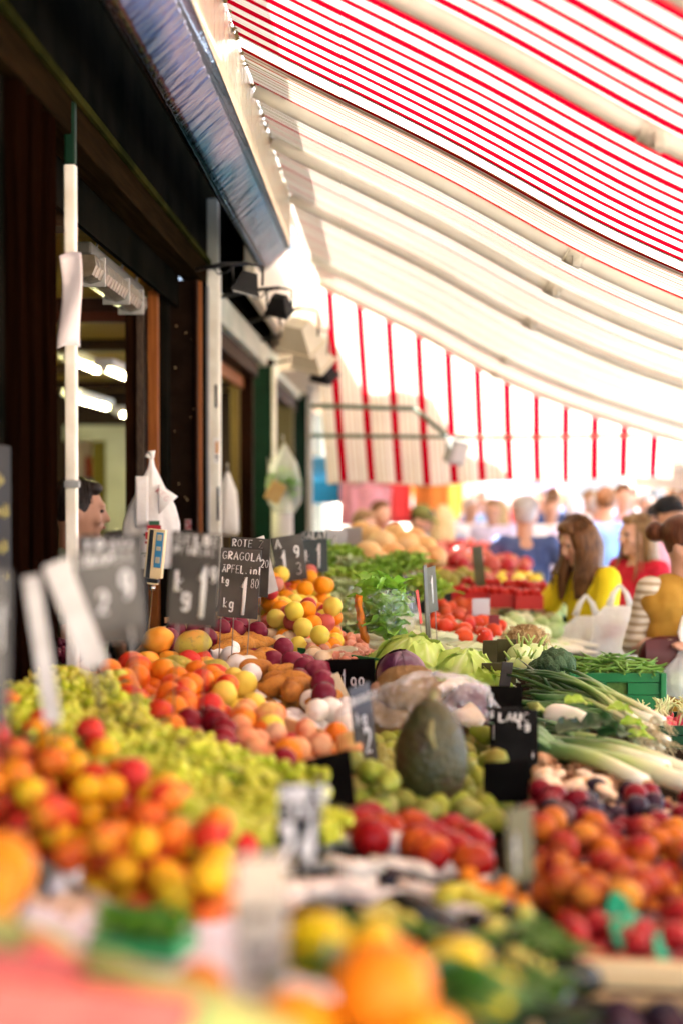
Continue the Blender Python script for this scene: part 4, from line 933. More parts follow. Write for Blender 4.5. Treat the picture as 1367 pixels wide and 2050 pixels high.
for px, py, h, v, s in ((612, 1135, .2, 0, 1.0), (640, 1160, .18, 0, 1.05), (672, 1180, .15, 0, 1.1), (700, 1150, .18, 2, 1.0), (662, 1140, .24, 1, 1.0), (625, 1175, .12, 0, .95), (688, 1200, .14, 2, 1.05), (712, 1185, .15, 0, 1.0), (650, 1205, .10, 0, .9), (735, 1165, .17, 1, 1.0), (690, 1125, .26, 0, 1.0), (720, 1225, .09, 2, 1.0), (690, 1240, .08, 2, 1.05), (720, 1265, .07, 2, .95), (665, 1225, .09, 2, .9), (640, 1110, .26, 1, .9), (770, 1145, .2, 1, .9), (850, 1185, .12, 0, 1.0), (880, 1195, .1, 0, .8), (830, 1140, .2, 1, .9), (800, 1130, .24, 1, .8)):
    k += 1; p = U(px, py + 8, 7.15 - (py - 1110) * .0095); rr = random.Random(k)
    lab = ('fresh light green lettuce in the pile left of the bagged lettuce', 'dark green lettuce in the pile around the bagged lettuce', 'whitish pale lettuce in the pile left of the bagged lettuce')[v]
    tag(link('lettuce', lm[v], None, p, (rr.uniform(-.3, .5), rr.uniform(-.4, .4), rr.uniform(0, 6)), s), lab, 'lettuce', 'lettuces in the far left pile')
# solid pile core below the lettuces
riser([(q.x, 6.0 + .9 * k) for k, q in ((0, U(630, 1200, 6.0)), (0, U(790, 1200, 6.0)), (1, U(850, 1160, 6.9)), (1, U(605, 1160, 6.9)))], .07, 'produce_tray', 'green crate under the lettuce pile', gplas, 'crate')

def cabbage(name, m, label, p, r, seed, rz=0.0, tilt=(0, 0), sq=.88, shells=9, ruf=.10, open_=1.0, cat='cabbage', group=None):
    rr = random.Random(seed)
    t = thing(name, label, cat, p, (tilt[0], tilt[1], rz), group)
    mb = MB(); mb.ell((0, 0, 0), (r, r, r * sq), 24, 16, None, bumpy(.05, 1.5, seed)); mb.build('head', m, t)
    mb = MB()
    for k in range(shells):
        a = k * 2.4 + rr.uniform(-.3, .3); el = rr.uniform(-.5, .45) if k else 1.2
        m4 = (Euler((0, 0, a)).to_matrix() @ Euler((0, -el, 0)).to_matrix())
        wid = rr.uniform(1.0, 1.3) * open_; R_ = r * (1.015 + .014 * k)
        def fn(u, v):
            th = (u - .42) * 2 * wid; ph = (v - .5) * 2 * wid * (1 - .35 * abs(u - .5))
            e = max(abs(u - .5), abs(v - .5)) * 2; e = max(0, e - .55) / .45
            q = R_ * (1 + ruf * e * e * (1 + .5 * math.sin(u * 17 + v * 13 + k)) + .012 * math.sin((v - .5) * 22) * (1 - e) )
            d = Vector((math.cos(th) * math.cos(ph), math.cos(th) * math.sin(ph), math.sin(th)))
            d = m4 @ d
            return Vector((d.x, d.y, d.z * sq)) * q
        b = MB(); b.grid(fn, 15, 15, 0, vein_at); mb.add(b.v, b.f, 0, b.at)
    mb.build('outer_leaves', m, t, True, False)
    return t
cabbage('cabbage', l_cab, 'light green cabbage with crinkled leaves beside the dark price tags, right one of two', P(925, 1362, .09), .098, 1, .4, (.2, .1))
cabbage('cabbage', l_cab, 'light green cabbage partly behind the red cabbage, left one of two', P(828, 1345, .09), .115, 5, 2.0, (.1, -.2))
cabbage('red_cabbage', l_redc, 'dark purple red cabbage tucked behind the brown celeriac', P(803, 1350, .11), .075, 2, 1.0, (0, 0), .95, 4, .03)
cabbage('red_cabbage', l_redc, 'dark purple cabbage half hidden behind the film-wrapped roots, on the right', P(945, 1432, .09), .085, 3, 2.2, (0, .3), .95, 5, .04)
cabbage('cabbage', l_let, 'leafy light green cabbage just below the crinkled one', P(970, 1388, .07), .07, 8, 3.0, (.3, .3), .9, 6, .2)
cabbage('cabbage', l_cab, 'small light green cabbage leaf head at the edge of the black price sign', P(770, 1350, .06), .07, 12, 1.0, (0, .3), .9, 6, .2)
# pale pointed cabbages beyond
for i, (px, py, L, rz) in enumerate(((775, 1300, .2, .3), (815, 1285, .22, -.2), (862, 1290, .24, .5), (905, 1300, .24, .9), (945, 1300, .24, .7), (965, 1322, .22, .8), (900, 1328, .2, .3), (850, 1262, .2, .1), (760, 1275, .18, 1.2), (800, 1260, .2, .2), (985, 1345, .18, .9), (930, 1275, .2, .4))):
    t = thing('chinese_cabbage', 'pale chinese cabbage lying in the row behind the round cabbages', 'cabbage', P(px, py, .07), rz - .5, 'pale chinese cabbages'); rr = random.Random(50 + i)
    MB().ell((0, 0, 0), (L * .5, .055, .052), 16, 10).build('head', l_chin, t)
    mb = MB()
    for k in range(9):
        a = k * 2.4; b = MB(); b.grid(leaf_fn(L * 1.05, .13, .0, .012, 12, .12, k, .55), 11, 8, 0, vein_at)
        b.xf(Matrix.Translation((-L * .5, 0, 0)) @ rot4(a, 0, 0) @ rot4(0, -.1, 0, (0, 0, -.058 + .003 * k))); mb.add(b.v, b.f, 0, b.at)
    mb.build('outer_leaves', l_chin, t, True, False)

# bagged lettuce standing up in clear film
film_c = clear_plastic('clear_film', .10, .08, 20.0, .03)
film_w = film('milky_film', (.92, .90, .88), .62, .2, .55)
p = U(768, 1235, 4.75)
t = thing('bagged_lettuce', 'green leaves in a clear crinkled plastic bag standing above the cabbages', 'bagged lettuce', p, .2)
rr = random.Random(31); mb = MB()
for k in range(90):
    a = rr.uniform(0, 6.28); hh = rr.uniform(-.08, .10); q = rr.uniform(.0, .05) * (1 + hh * 3)
    leaf(mb, rr.uniform(.055, .085), .075, .15, .008, 12, .2, k, Matrix.Translation((q * math.cos(a), q * math.sin(a) * .8, hh)) @ rot4(rr.uniform(-.6, .6), -rr.uniform(-.2, 1.5), a), .3, 9, 8)
mb.build('leaves', l_spin, t, True, False)
mb = MB()
def bag(u, v):
    a = 2 * math.pi * v; q = (.03 + .080 * math.sin(min(1, u * 1.15) * math.pi * .55) ** .8) * (1 + .09 * math.sin(a * 5 + u * 6) + .06 * math.sin(a * 9 - u * 11))
    return (q * math.cos(a), q * .8 * math.sin(a), -.115 + .20 * u + .018 * math.sin(a * 3) * u)
mb.grid(bag, 18, 49); mb.build('film', film_c, t)
mb = MB()
for q in range(3): mb.tube([(-.088 + .03 * (k / 9) ** 2 + rr.uniform(-.003, .003), -.025 + .018 * q, .075 - .16 * k / 9) for k in range(10)], [rr.uniform(.007, .013) for k in range(9)] + [.003], 8)
mb.build('carrots', fruit('skin_carrot', [(.80, .24, .02), (.78, .30, .04)], None, rough=.5, scale=30), t)

# celeriac / big brown roots wrapped in film
f_root = fruit('skin_celeriac', [(.20, .11, .035), (.26, .155, .05)], (.32, .21, .085), .45, .7, .65, 30, speck=(.22, .12, .05), bump=.5)
def root(px, py, h, r, label, seed, sx=1.25, rz=0):
    p = P(px, py, h); t = thing('celeriac', label, 'celeriac', p, rz)
    MB().ell((0, 0, 0), (r * sx, r, r * .95), 44, 30, None, lambda d, th, ph: d * (1 + .16 * noise.noise(d * 1.8 + Vector((seed, seed * .7, -seed))) + .025 * noise.noise(d * 9) + .02 * math.sin(d.x * 40 + 3 * noise.noise(d * 4)))).build('root', f_root, t)
    mb = MB(); mb.ell((-r * sx * .93, 0, .01), (.018, .02, .02), 10, 7, None, bumpy(.3, 2, seed)); mb.build('stalk_end', mat('stalk_end', (.30, .17, .10), .8), t)
    return t
root(815, 1385, .14, .072, 'bare brown celeriac root on top of the wrapped roots', 1, 1.25, .3)
root(780, 1440, .06, .075, 'brown celeriac root lower left in crinkled film', 2, 1.2, .2)
root(872, 1425, .07, .085, 'wrapped brown celeriac root in the middle under the film', 3, 1.1, .5)
root(915, 1460, .05, .07, 'brown celeriac root at the lower right of the wrapped roots', 4, 1.1, -.4)
cut = fruit('skin_pumpkin_slice', [(.80, .66, .44), (.82, .70, .50)], None, rough=.5, scale=20)
for (px, py, h, a, L, lab) in ((905, 1400, .12, .8, .12, 'pale cut pumpkin wedge on top of the wrapped roots'), (942, 1462, .06, 1.9, .16, 'pale cut pumpkin wedge standing right of the wrapped roots')):
    mb = MB(); n = 12
    for k in range(n):
        q = -1.1 + 2.2 * k / (n - 1); c, s = math.cos(q), math.sin(q)
        mb.v += [Vector((L * .6 * s, -.02 - .02 * c, L * .42 * c)), Vector((L * .6 * s, .035 * c, L * .42 * c * 1.0)), Vector((L * .42 * s, 0, L * .10 * c))]
    mb.f = [f for k in range(n - 1) for f in ((3 * k, 3 * k + 3, 3 * k + 4, 3 * k + 1), (3 * k + 1, 3 * k + 4, 3 * k + 5, 3 * k + 2), (3 * k + 2, 3 * k + 5, 3 * k + 3, 3 * k))] + [(0, 1, 2), (3 * n - 3, 3 * n - 1, 3 * n - 2)]
    mb.mi = [0] * len(mb.f); mb.at = [0] * len(mb.v)
    o = mb.build('pumpkin_wedge', cut); o.location = P(px, py, h); o.rotation_euler = (-.6, 0, a); tag(o, lab, 'pumpkin')
p = P(868, 1440, .085) + Vector((0, -.03, .012)); mb = MB()
def wrap(u, v):
    a = 2 * math.pi * v; th = u * 1.75
    q = 1 + .12 * noise.noise(Vector((math.cos(a) * 3, math.sin(a) * 3, u * 5))) + .11 * (.4 - abs(noise.noise(Vector((math.cos(a) * 6, math.sin(a) * 6, u * 8))))) + .07 * (.4 - abs(noise.noise(Vector((math.cos(a) * 15 + 3, math.sin(a) * 15, u * 19)))))
    return (.172 * q * math.sin(th) * math.cos(a), .125 * q * math.sin(th) * math.sin(a), .100 * q * math.cos(th) + .01)
mb.grid(wrap, 70, 181); o = mb.build('plastic_wrap', clear_plastic('wrap_film', .16, .10, 24.0, .10)); o.location = p; o.rotation_euler = (0, 0, .3); tag(o, 'crinkled clear plastic wrap draped over the brown celeriac roots', 'plastic wrap')
rr = random.Random(2)

# tall rough gourd in the middle
t = thing('gourd', 'tall dark green and brown rough gourd standing before the celeriac', 'gourd', P(862, 1605, 0.02), .3)
f_gourd = bpy.data.materials.new('skin_gourd'); f_gourd.use_nodes = True; nt = f_gourd.node_tree; b = nt.nodes['Principled BSDF']; b.inputs['Roughness'].default_value = .55
tc = nd(nt, 'ShaderNodeTexCoord'); n1 = nd(nt, 'ShaderNodeTexNoise', Scale=14.0, Detail=5.0); nt.links.new(tc.outputs['Object'], n1.inputs['Vector'])
r1 = ramp(nt, [(.022, .028, .005), (.05, .048, .009), (.05, .028, .008), (.09, .085, .02)], [.3, .5, .62, .74]); nt.links.new(n1.outputs['Fac'], r1.inputs['Fac']); nt.links.new(r1.outputs['Color'], b.inputs['Base Color'])
n2 = nd(nt, 'ShaderNodeTexVoronoi', Scale=70.0); nt.links.new(tc.outputs['Object'], n2.inputs['Vector']); bp = nd(nt, 'ShaderNodeBump', Strength=.5, Distance=.008); nt.links.new(n2.outputs['Distance'], bp.inputs['Height']); nt.links.new(bp.outputs['Normal'], b.inputs['Normal'])
mb = MB(); mb.ell((0, 0, .105), (.078, .07, .118), 28, 20, None, lambda d, th, ph: Vector((d.x * (1 - .16 * d.z) * (1 + .05 * noise.noise(d * 3)), d.y * (1 - .16 * d.z), d.z)))
mb.v = [v + Vector((.0, 0, .004 * noise.noise(v * 26))) for v in mb.v]; mb.build('body', f_gourd, t)
mb = MB(); mb.tube([(0, 0, .215), (.002, 0, .232), (.008, .003, .24)], [.014, .010, .011], 8); mb.build('stalk', mat('gourd_stalk', (.20, .17, .07), .8), t)
mb = MB(); rr2 = random.Random(6); mb.tube([(-.022, -.068, .19), (-.03, -.076, .16), (-.02, -.082, .13)], [.004, .009, .004], 8); mb.build('scar', mat('gourd_scar', (.22, .20, .08), .8), t)

# ------------------------------------------------------------ right side vegetables
# spring onion bundle: white root ends at the front right, green tips running to the back left
l_so = leafmat('spring_onion_green', (.020, .085, .020), (.045, .14, .035), None, .35, .1, 12)
def so_mat():
    m = bpy.data.materials.new('spring_onion'); m.use_nodes = True; nt = m.node_tree; b = nt.nodes['Principled BSDF']; b.inputs['Roughness'].default_value = .32
    at = nd(nt, 'ShaderNodeAttribute', attribute_name='vein'); r = ramp(nt, [(.80, .78, .60), (.56, .64, .26), (.20, .36, .07), (.04, .13, .03), (.028, .095, .026)], [0, .22, .42, .65, 1]); nt.links.new(at.outputs['Fac'], r.inputs['Fac'])
    nt.links.new(r.outputs['Color'], b.inputs['Base Color']); return m
m_so = so_mat()
rr = random.Random(12)
r0, t0 = U(1300, 1478, 3.80), U(1035, 1345, 4.55)
for k in range(30):
    t = thing('spring_onion', 'spring onion in the bundle with white hairy roots pointing to the front', 'spring onion', r0, 0, 'spring onion bundle')
    a = Vector((rr.uniform(-.045, .045), rr.uniform(-.03, .03), rr.uniform(-.035, .05))); b = (t0 - r0) + Vector((rr.uniform(-.10, .10), rr.uniform(-.16, .14), rr.uniform(-.07, .05)))
    b = a + (b - a) * rr.uniform(.75, 1.05)
    n = 10; pts = [a.lerp(b, i / (n - 1)) + Vector((0, 0, .03 * math.sin(math.pi * i / (n - 1)) + .006 * math.sin(i + k))) for i in range(n)]
    rad = [.008 + .003 * (i == 0) if i < 5 else .0075 - .0011 * (i - 5) for i in range(n)]
    mb = MB(); mb.tube(pts, [q * 1.0 for q in rad], 7, 0, True, [i / (n - 1) for i in range(n)])
    if k % 2 == 0:
        c = a.lerp(b, .55); e = b + Vector((rr.uniform(-.1, .06), rr.uniform(-.1, .1), rr.uniform(-.02, .05)))
        mb.tube([c, c.lerp(e, .4) + Vector((0, 0, .02)), e], [.006, .005, .001], 6, 0, True, [.5, .8, 1])
    mb.build('stalk', m_so, t)
    mb = MB(); dv = (pts[0] - pts[1]).normalized()
    for q in range(9):
        e = dv * rr.uniform(.02, .045) + Vector((rr.uniform(-.025, .025), rr.uniform(-.02, .02), rr.uniform(-.03, .012)))
        mb.tube([pts[0], pts[0] + e * .5 + Vector((rr.uniform(-.006, .006),) * 3), pts[0] + e], .0009, 4)
    mb.build('roots', mat('root_hair', (.55, .45, .26), .8), t)
# leeks
m_lk = leafmat('leek', (.1, .2, .05), (.2, .3, .1), None, .35, 0)
def lk_mat():
    m = bpy.data.materials.new('leek_skin'); m.use_nodes = True; nt = m.node_tree; b = nt.nodes['Principled BSDF']; b.inputs['Roughness'].default_value = .35
    at = nd(nt, 'ShaderNodeAttribute', attribute_name='vein'); r = ramp(nt, [(.80, .78, .62), (.72, .74, .46), (.42, .54, .16), (.15, .28, .07), (.05, .14, .05)], [0, .18, .42, .68, 1]); nt.links.new(at.outputs['Fac'], r.inputs['Fac'])
    nt.links.new(r.outputs['Color'], b.inputs['Base Color']); return m
m_lk = lk_mat()
LK = [((1330, 1542, 3.42), (1060, 1490, 3.75), .024), ((1400, 1582, 3.28), (1085, 1505, 3.62), .024), ((1315, 1530, 3.55), (1070, 1475, 3.85), .022), ((1290, 1570, 3.30), (1080, 1500, 3.55), .020), ((1400, 1560, 3.4), (1120, 1480, 3.8), .022)]
for i, (a, b, r_) in enumerate(LK):
    a, b = U(*a), U(*b); t = thing('leek', 'thick leek with white end lying above the ginger roots', 'leek', a, 0, 'leeks above the ginger'); d = b - a
    n = 12; pts = [d * (k / (n - 1)) + Vector((0, 0, .02 * math.sin(math.pi * k / (n - 1)))) for k in range(n)]
    mb = MB(); mb.tube(pts, [r_ * (1.05 if k < 2 else 1) * (1 + .25 * max(0, k - 8) / 3) for k in range(n)], 12, 0, True, [k / (n - 1) for k in range(n)]); mb.build('stalk', m_lk, t)
    mb = MB(); rr = random.Random(i)
    for k in range(5):
        o = pts[-3]; e = d.normalized() * rr.uniform(.12, .22) + Vector((rr.uniform(-.06, .06), rr.uniform(-.07, .07), rr.uniform(-.01, .05)))
        mb.tube([o, o + e * .5 + Vector((0, 0, .015)), o + e], [r_ * .9, r_ * .8, r_ * .25], 8, 0, True, [.75, .9, 1.0], .35)
    mb.build('leaves', m_lk, t)
    mb = MB(); mb.ell((0, 0, 0), (.004, r_ * .9, r_ * .9), 10, 6, d.to_track_quat('X', 'Z').to_euler()); mb.build('cut_end', mat('leek_end', (.62, .44, .20), .8), t)
# daikon
a, b = U(1098, 1432, 3.85), U(1185, 1448, 3.75)
t = thing('daikon', 'fat white daikon radish with green crown behind the dark leaf', 'daikon', a, 0); d = b - a
mb = MB(); mb.tube([d * q for q in (-.06, 0, .1, .3, .6, .85, 1.0, 1.1)], [.012, .026, .034, .036, .032, .024, .012, .003], 14); mb.build('root', mat('daikon_white', (.80, .74, .54), .4, (.84, .80, .66), 12), t)
mb = MB()
for k in range(5): mb.tube([d * -.03, d * -.25 + Vector((0, .02 * (k - 2), .02)), d * -.45 + Vector((.0, .035 * (k - 2), .01))], [.006, .006, .004], 6)
mb.build('stalks', mat('daikon_stalk', (.44, .52, .14), .5), t)
# second smaller white turnip pieces
for i, (px, py, r_) in enumerate(((1172, 1366, .036), (1158, 1377, .03), (1100, 1468, .03), (1078, 1450, .028))):
    t = thing('turnip', 'small round white turnip among the spring onions and daikon', 'turnip', P(px, py, r_ * .9), i, 'white turnips'); mb = MB()
    mb.ell((0, 0, 0), (r_, r_, r_ * .9), 16, 11); mb.build('root', mat('turnip_white', (.82, .80, .66), .35, (.76, .78, .52), 10), t)
    mb = MB(); mb.tube([(0, 0, -r_ * .85), (.004, 0, -r_ * 1.5)], [.005, .001], 6); mb.tube([(0, 0, r_ * .85), (.01, .01, r_ * 1.3)], [.008, .006], 6); mb.build('stalk', mat('turnip_stalk', (.5, .56, .2), .5), t)
# dark leaves and small greens in front of the daikon
mb = MB()
for (px, py, Y, a, s, k) in ((1115, 1468, 3.62, .2, .10, 1), (1165, 1462, 3.60, -.2, .12, 2), (1195, 1475, 3.58, -.4, .10, 3)):
    c = U(px, py, Y) - U(1160, 1465, 3.6); leaf(mb, s * .95, s * .6, .1, .010, 14, .3, k, Matrix.Translation(c) @ rot4(.4, -.25, a), .3, 12, 9)
o = mb.build('leaf_sprig', leafmat('leaf_dark', (.012, .045, .010), (.03, .09, .02), (.12, .2, .07), .3, .12), None, True, False); o.location = U(1160, 1465, 3.6); tag(o, 'dark green glossy leaf sprig lying in front of the daikon', 'leaves')
mb = MB()
for k, (px, py) in enumerate(((1215, 1420), (1240, 1450), (1255, 1475), (1130, 1408))):
    c = U(px, py, 3.75) - U(1200, 1440, 3.75); leaf(mb, .075, .045, .05, .007, 14, .2, k, Matrix.Translation(c) @ rot4(.2, -.1, -.6 + .2 * k), .3, 10, 8)
o = mb.build('leaf_sprig', l_let, None, True, False); o.location = U(1200, 1440, 3.75); tag(o, 'light green leaves beside the daikon under the spring onions', 'leaves')
# cucumbers
cu = m_tuber('cucumber_mesh', f_cuc, .26, .020, 3, .05, 14, .03)
for i, (px, py, Y, a) in enumerate(((1150, 1398, 4.05, -.35), (1180, 1412, 4.0, -.3), (1120, 1412, 4.02, -.4), (1200, 1425, 3.95, -.35), (1140, 1425, 3.95, -.3))):
    tag(link('cucumber', cu, None, U(px, py, Y) - Vector((0, 0, .01)), (0, .1, a)), 'dark green cucumber under the spring onion leaves', 'cucumber', 'cucumbers under the spring onions')
# broccoli
f_bro = mat('broccoli_floret', (.035, .075, .030), .8, (.075, .13, .06), 40, bump=.8, bscale=150)
def broccoli(p, r, label, seed):
    t = thing('broccoli', label, 'broccoli', p, seed); rr = random.Random(seed); mb = MB()
    for k in range(26):
        a = k * 2.4; e = math.acos(1 - k / 30); d = Vector((math.sin(e) * math.cos(a), math.sin(e) * math.sin(a), math.cos(e))); mb.ell(d * r * .7, r * rr.uniform(.3, .42), 10, 7, None, bumpy(.25, 3, k))
    mb.build('florets', f_bro, t)
    mb = MB(); mb.tube([(0, 0, 0), (0, 0, -r * .8), (.005, 0, -r * 1.3)], [r * .5, r * .35, r * .33], 10); mb.build('stalk', mat('broccoli_stalk', (.26, .36, .13), .5), t)
broccoli(U(1112, 1338, 4.5), .062, 'dark green broccoli head behind the spring onion tips', 1)
broccoli(U(1082, 1345, 4.6), .045, 'smaller grey green broccoli head half covered by film', 2)
# kohlrabi / fennel
f_koh = mat('kohlrabi', (.46, .56, .20), .4, (.60, .68, .34), 10)
for i, (px, py, Y, r_) in enumerate(((1040, 1312, 4.75, .045), (1070, 1310, 4.8, .042), (1050, 1335, 4.65, .04), (1090, 1322, 4.8, .035), (1030, 1335, 4.7, .035))):
    t = thing('kohlrabi', 'pale green kohlrabi bulb left of the broccoli', 'kohlrabi', U(px, py, Y), i, 'kohlrabi beside the broccoli')
    MB().ell((0, 0, 0), (r_, r_, r_ * .88), 16, 11, None, bumpy(.06, 2, i)).build('bulb', f_koh, t)
    mb = MB()
    for k in range(4):
        a = k * 1.6 + i; mb.tube([(r_ * .5 * math.cos(a), r_ * .5 * math.sin(a), r_ * .7), (r_ * 1.1 * math.cos(a), r_ * 1.1 * math.sin(a), r_ * 1.5)], [.005, .003], 6)
    mb.build('stalks', mat('kohlrabi_stalk', (.34, .46, .12), .5), t)
# celeriac with hairs, white leek ends, mixed pale vegetables farther back
t = thing('celeriac', 'hairy straw coloured celeriac behind the kohlrabi', 'celeriac', U(1052, 1283, 5.3), 0)
MB().ell((0, 0, 0), (.075, .065, .06), 20, 14, None, bumpy(.15, 2.2, 5)).build('root', f_root, t)
mb = MB(); rr = random.Random(8)
for k in range(140):
    d = Vector((rr.gauss(0, 1), rr.gauss(0, 1), abs(rr.gauss(0, 1)))).normalized(); p0 = Vector((d.x * .072, d.y * .062, d.z * .057)); mb.tube([p0, p0 * 1.12 + Vector((rr.uniform(-.02, .02), rr.uniform(-.02, .02), .0)), p0 * 1.1 + Vector((rr.uniform(-.03, .03), rr.uniform(-.03, .03), -.03))], .0013, 4)
mb.build('root_hair', mat('root_hair2', (.60, .46, .22), .8), t)
wl = m_tuber('white_radish_mesh', f_cream, .22, .020, 5, .05, 12, .05)
rr = random.Random(41)
for i in range(16):
    px, py = rr.uniform(1060, 1160), rr.uniform(1262, 1310)
    tag(link('white_radish', wl, None, P(px, py, .05), (0, 0, -.5 + rr.uniform(-.3, .3))), 'long white radish in the pile before the woman in yellow', 'radish', 'white radishes before the woman in yellow')
pv = m_round('turnip_mesh', .04, mat('pale_turnip', (.74, .72, .50), .4, (.56, .62, .28), 14), .9, .05)
pgn = m_round('courgette_round_mesh', .04, mat('pale_green_veg', (.30, .44, .14), .4, (.46, .56, .26), 12), 1.1, .03)
heap([(985, 1245), (1060, 1225), (1120, 1240), (1130, 1285), (1010, 1290)], .09, .037, [(pv, 'turnip', 'turnip', 'cream turnip in the mixed heap below the red punnets', .6), (pgn, 'courgette', 'courgette', 'round pale green courgette in the mixed heap below the red punnets', .4)], 'mixed pale vegetables below the punnets', layer2=.5, seed=52)
dg = m_tuber('courgette_mesh', f_zuc, .17, .021, 6, .05, 12, .03)
heap([(1000, 1215), (1100, 1205), (1140, 1225), (1125, 1250), (1060, 1235), (990, 1245)], .08, .04, [(dg, 'courgette', 'courgette', 'dark green courgette behind the mixed pale vegetables', .5), (pgn, 'courgette', 'courgette', 'round pale green courgette behind the mixed pale vegetables', .4)], 'courgettes behind the pale vegetables', layer2=.5, seed=53, axis=-.4, rad_h=.022)

# crates ----------------------------------------------------------------
def crate(name, label, p, dims, rz, m, slots=True, tilt=0.0):
    """open crate with four walls, a floor, rim and hand holes"""
    L, W, Hh = dims; t = thing(name, label, 'crate', p, (0, tilt, rz)); th = .012
    MB().box((0, 0, th / 2), (L - .002, W - .002, th)).build('floor', m, t, False)
    for s in (-1, 1):
        mb = MB()
        if slots:
            y = s * (W / 2 - th / 2)
            mb.box((0, y, Hh * .25), (L, th, Hh * .42)); mb.box((-L * .31, y, Hh * .62), (L * .38, th, Hh * .28)); mb.box((L * .31, y, Hh * .62), (L * .38, th, Hh * .28)); mb.box((0, y, Hh * .88), (L, th, Hh * .22), None, 0, .002)
        else: mb.box((0, s * (W / 2 - th / 2), Hh / 2), (L, th, Hh), None, 0, .002)
        mb.build('long_side', m, t, False)
        mb = MB(); mb.box((s * (L / 2 - th / 2), 0, Hh / 2), (th, W - 2 * th - .002, Hh * .98), None, 0, .002); mb.build('short_side', m, t, False)
    mb = MB()
    for sx in (-1, 1):
        for sy in (-1, 1): mb.box((sx * (L / 2 + .003), sy * (W / 2 + .003), Hh / 2), (.022, .022, Hh * 1.02), None, 0, .004)
    mb.build('corner_post', m, t, False)
    return t
# green crate with beans
bp_ = P(1245, 1385, .05); bt = crate('green_crate', 'bright green plastic crate of green beans before the woman in yellow', Vector((bp_.x - .02, bp_.y + .12, table_z(bp_.x) - .03)), (.32, .26, .15), .0, gplas)
f_bean = fruit('skin_bean', [(.10, .22, .03), (.16, .30, .05), (.08, .18, .03)], None, rough=.4, scale=20)
bn = [m_tuber('bean_mesh', f_bean, .13, .0055, 60 + k, .6 * (-1) ** k, 6, .08) for k in range(3)]
rr = random.Random(15)
for i in range(120):
    x, y = rr.uniform(-.14, .14), rr.uniform(-.11, .11); q = bt.location
    tag(link('green_bean', bn[i % 3], None, (q.x + x, q.y + y, q.z + .125 + .05 * (1 - (x / .16) ** 2) * rr.random() + .03 * (i / 120)), (rr.uniform(-.3, .3), rr.uniform(-.35, .35), rr.uniform(0, 6.28))), 'slim green bean heaped in the bright green crate', 'green bean', 'green beans in the green crate')
MB
o = MB().box((0, 0, .065), (.29, .23, .11), None, 0, .01).build('bean_bed', mat('bean_bed', (.05, .11, .02), .8, (.10, .2, .04), 40)); o.location = bt.location; tag(o, 'dense green beans filling the bright green crate below the top layer', 'green beans', 'green beans in the green crate', 'stuff')
# radish crate at the right edge
rp = P(1345, 1475, .03); rt = crate('green_crate', 'dark green slotted crate of radish bunches at the right edge', Vector((rp.x + .08, rp.y + .10, table_z(rp.x) - .06)), (.30, .28, .13), -.1, mat('deep_green_plastic', (.006, .05, .018), .35))
f_rad = fruit('skin_radish', [(.62, .05, .09), (.70, .12, .14), (.56, .03, .06)], (.82, .62, .58), .55, .7, .35, 22)
rdp = thing('radish_bunch', 'bunch of pink radishes with pale leaf stalks in the dark green crate', 'radishes', (0, 0, -5), 0, 'radish bunches in the dark green crate')
mb = MB(); rr = random.Random(3)
for k in range(11): mb.ell((rr.uniform(-.04, .04), rr.uniform(-.035, .035), rr.uniform(0, .02)), rr.uniform(.011, .015), 10, 8)
mb.build('roots', f_rad, rdp)
mb = MB()
for k in range(12): mb.tube([(rr.uniform(-.03, .03), rr.uniform(-.03, .03), .01), (rr.uniform(-.02, .02), rr.uniform(-.02, .02), .045), (rr.uniform(-.04, .04), rr.uniform(-.04, .04), .075)], [.003, .003, .002], 5)
mb.build('stalks', mat('radish_stalk', (.66, .66, .36), .5, (.50, .58, .20), 30), rdp)
for i, (x, y) in enumerate(((-.11, -.08), (-.03, -.09), (.05, -.07), (-.10, .0), (-.01, .0), (.07, .02), (-.08, .08), (.02, .09), (.1, .09), (-.16, -.1), (-.15, .05), (-.19, -.02))):
    q = rt.location + Vector((x, y, .115 if abs(x) < .14 else .10)); rot = (rr.uniform(-.5, .5), rr.uniform(-.5, .5), i)
    if i == 0: rdp.location = q; rdp.rotation_euler = rot
    else: dup(rdp, q, rot)
o = MB().box((0, 0, .06), (.26, .24, .08), None, 0, .01).build('radish_bed', mat('radish_bed', (.40, .10, .10), .7, (.34, .42, .14), 50)); o.location = rt.location; o.rotation_euler = (0, 0, -.1); tag(o, 'radishes filling the dark green crate below the bunches', 'radishes', 'radish bunches in the dark green crate', 'stuff')
# red punnets of small tomatoes
ct = m_round('cherry_tomato_mesh', .022, f_tomr, .95, .06, 0, 1, 14, 9)
rp_m = mat('red_plastic', (.50, .025, .02), .4)
rr = random.Random(23)
for i, (px, py, Y) in enumerate(((905, 1208, 7.3), (955, 1213, 7.25), (1005, 1215, 7.2), (1055, 1218, 7.15), (920, 1190, 7.6), (975, 1194, 7.55), (1030, 1198, 7.5), (1068, 1202, 7.45), (885, 1186, 7.8))):
    p = U(px, py, Y); t = thing('red_punnet', 'red plastic punnet of small tomatoes beyond the tomato heap', 'punnet', p, rr.uniform(-.1, .1), 'red punnets of small tomatoes')
    mb = MB(); mb.span(-.065, .065, -.05, .05, 0, .006); mb.build('base', rp_m, t, False)
    mb = MB()
    for s in (-1, 1): mb.span(-.07, .07, s * .052 - .003, s * .052 + .003, 0, .07); mb.span(s * .068 - .003, s * .068 + .003, -.048, .048, 0, .07)
    mb.build('side', rp_m, t, False)
    for k in range(12):
        tag(link('tomato', ct, None, p + Vector((-.045 + .03 * (k % 4), -.032 + .032 * (k // 4), .072 + rr.uniform(-.004, .012))), (rr.uniform(0, 6), rr.uniform(0, 6), 0)), 'small red tomato filling one of the red punnets', 'tomato', 'small tomatoes in the red punnets')
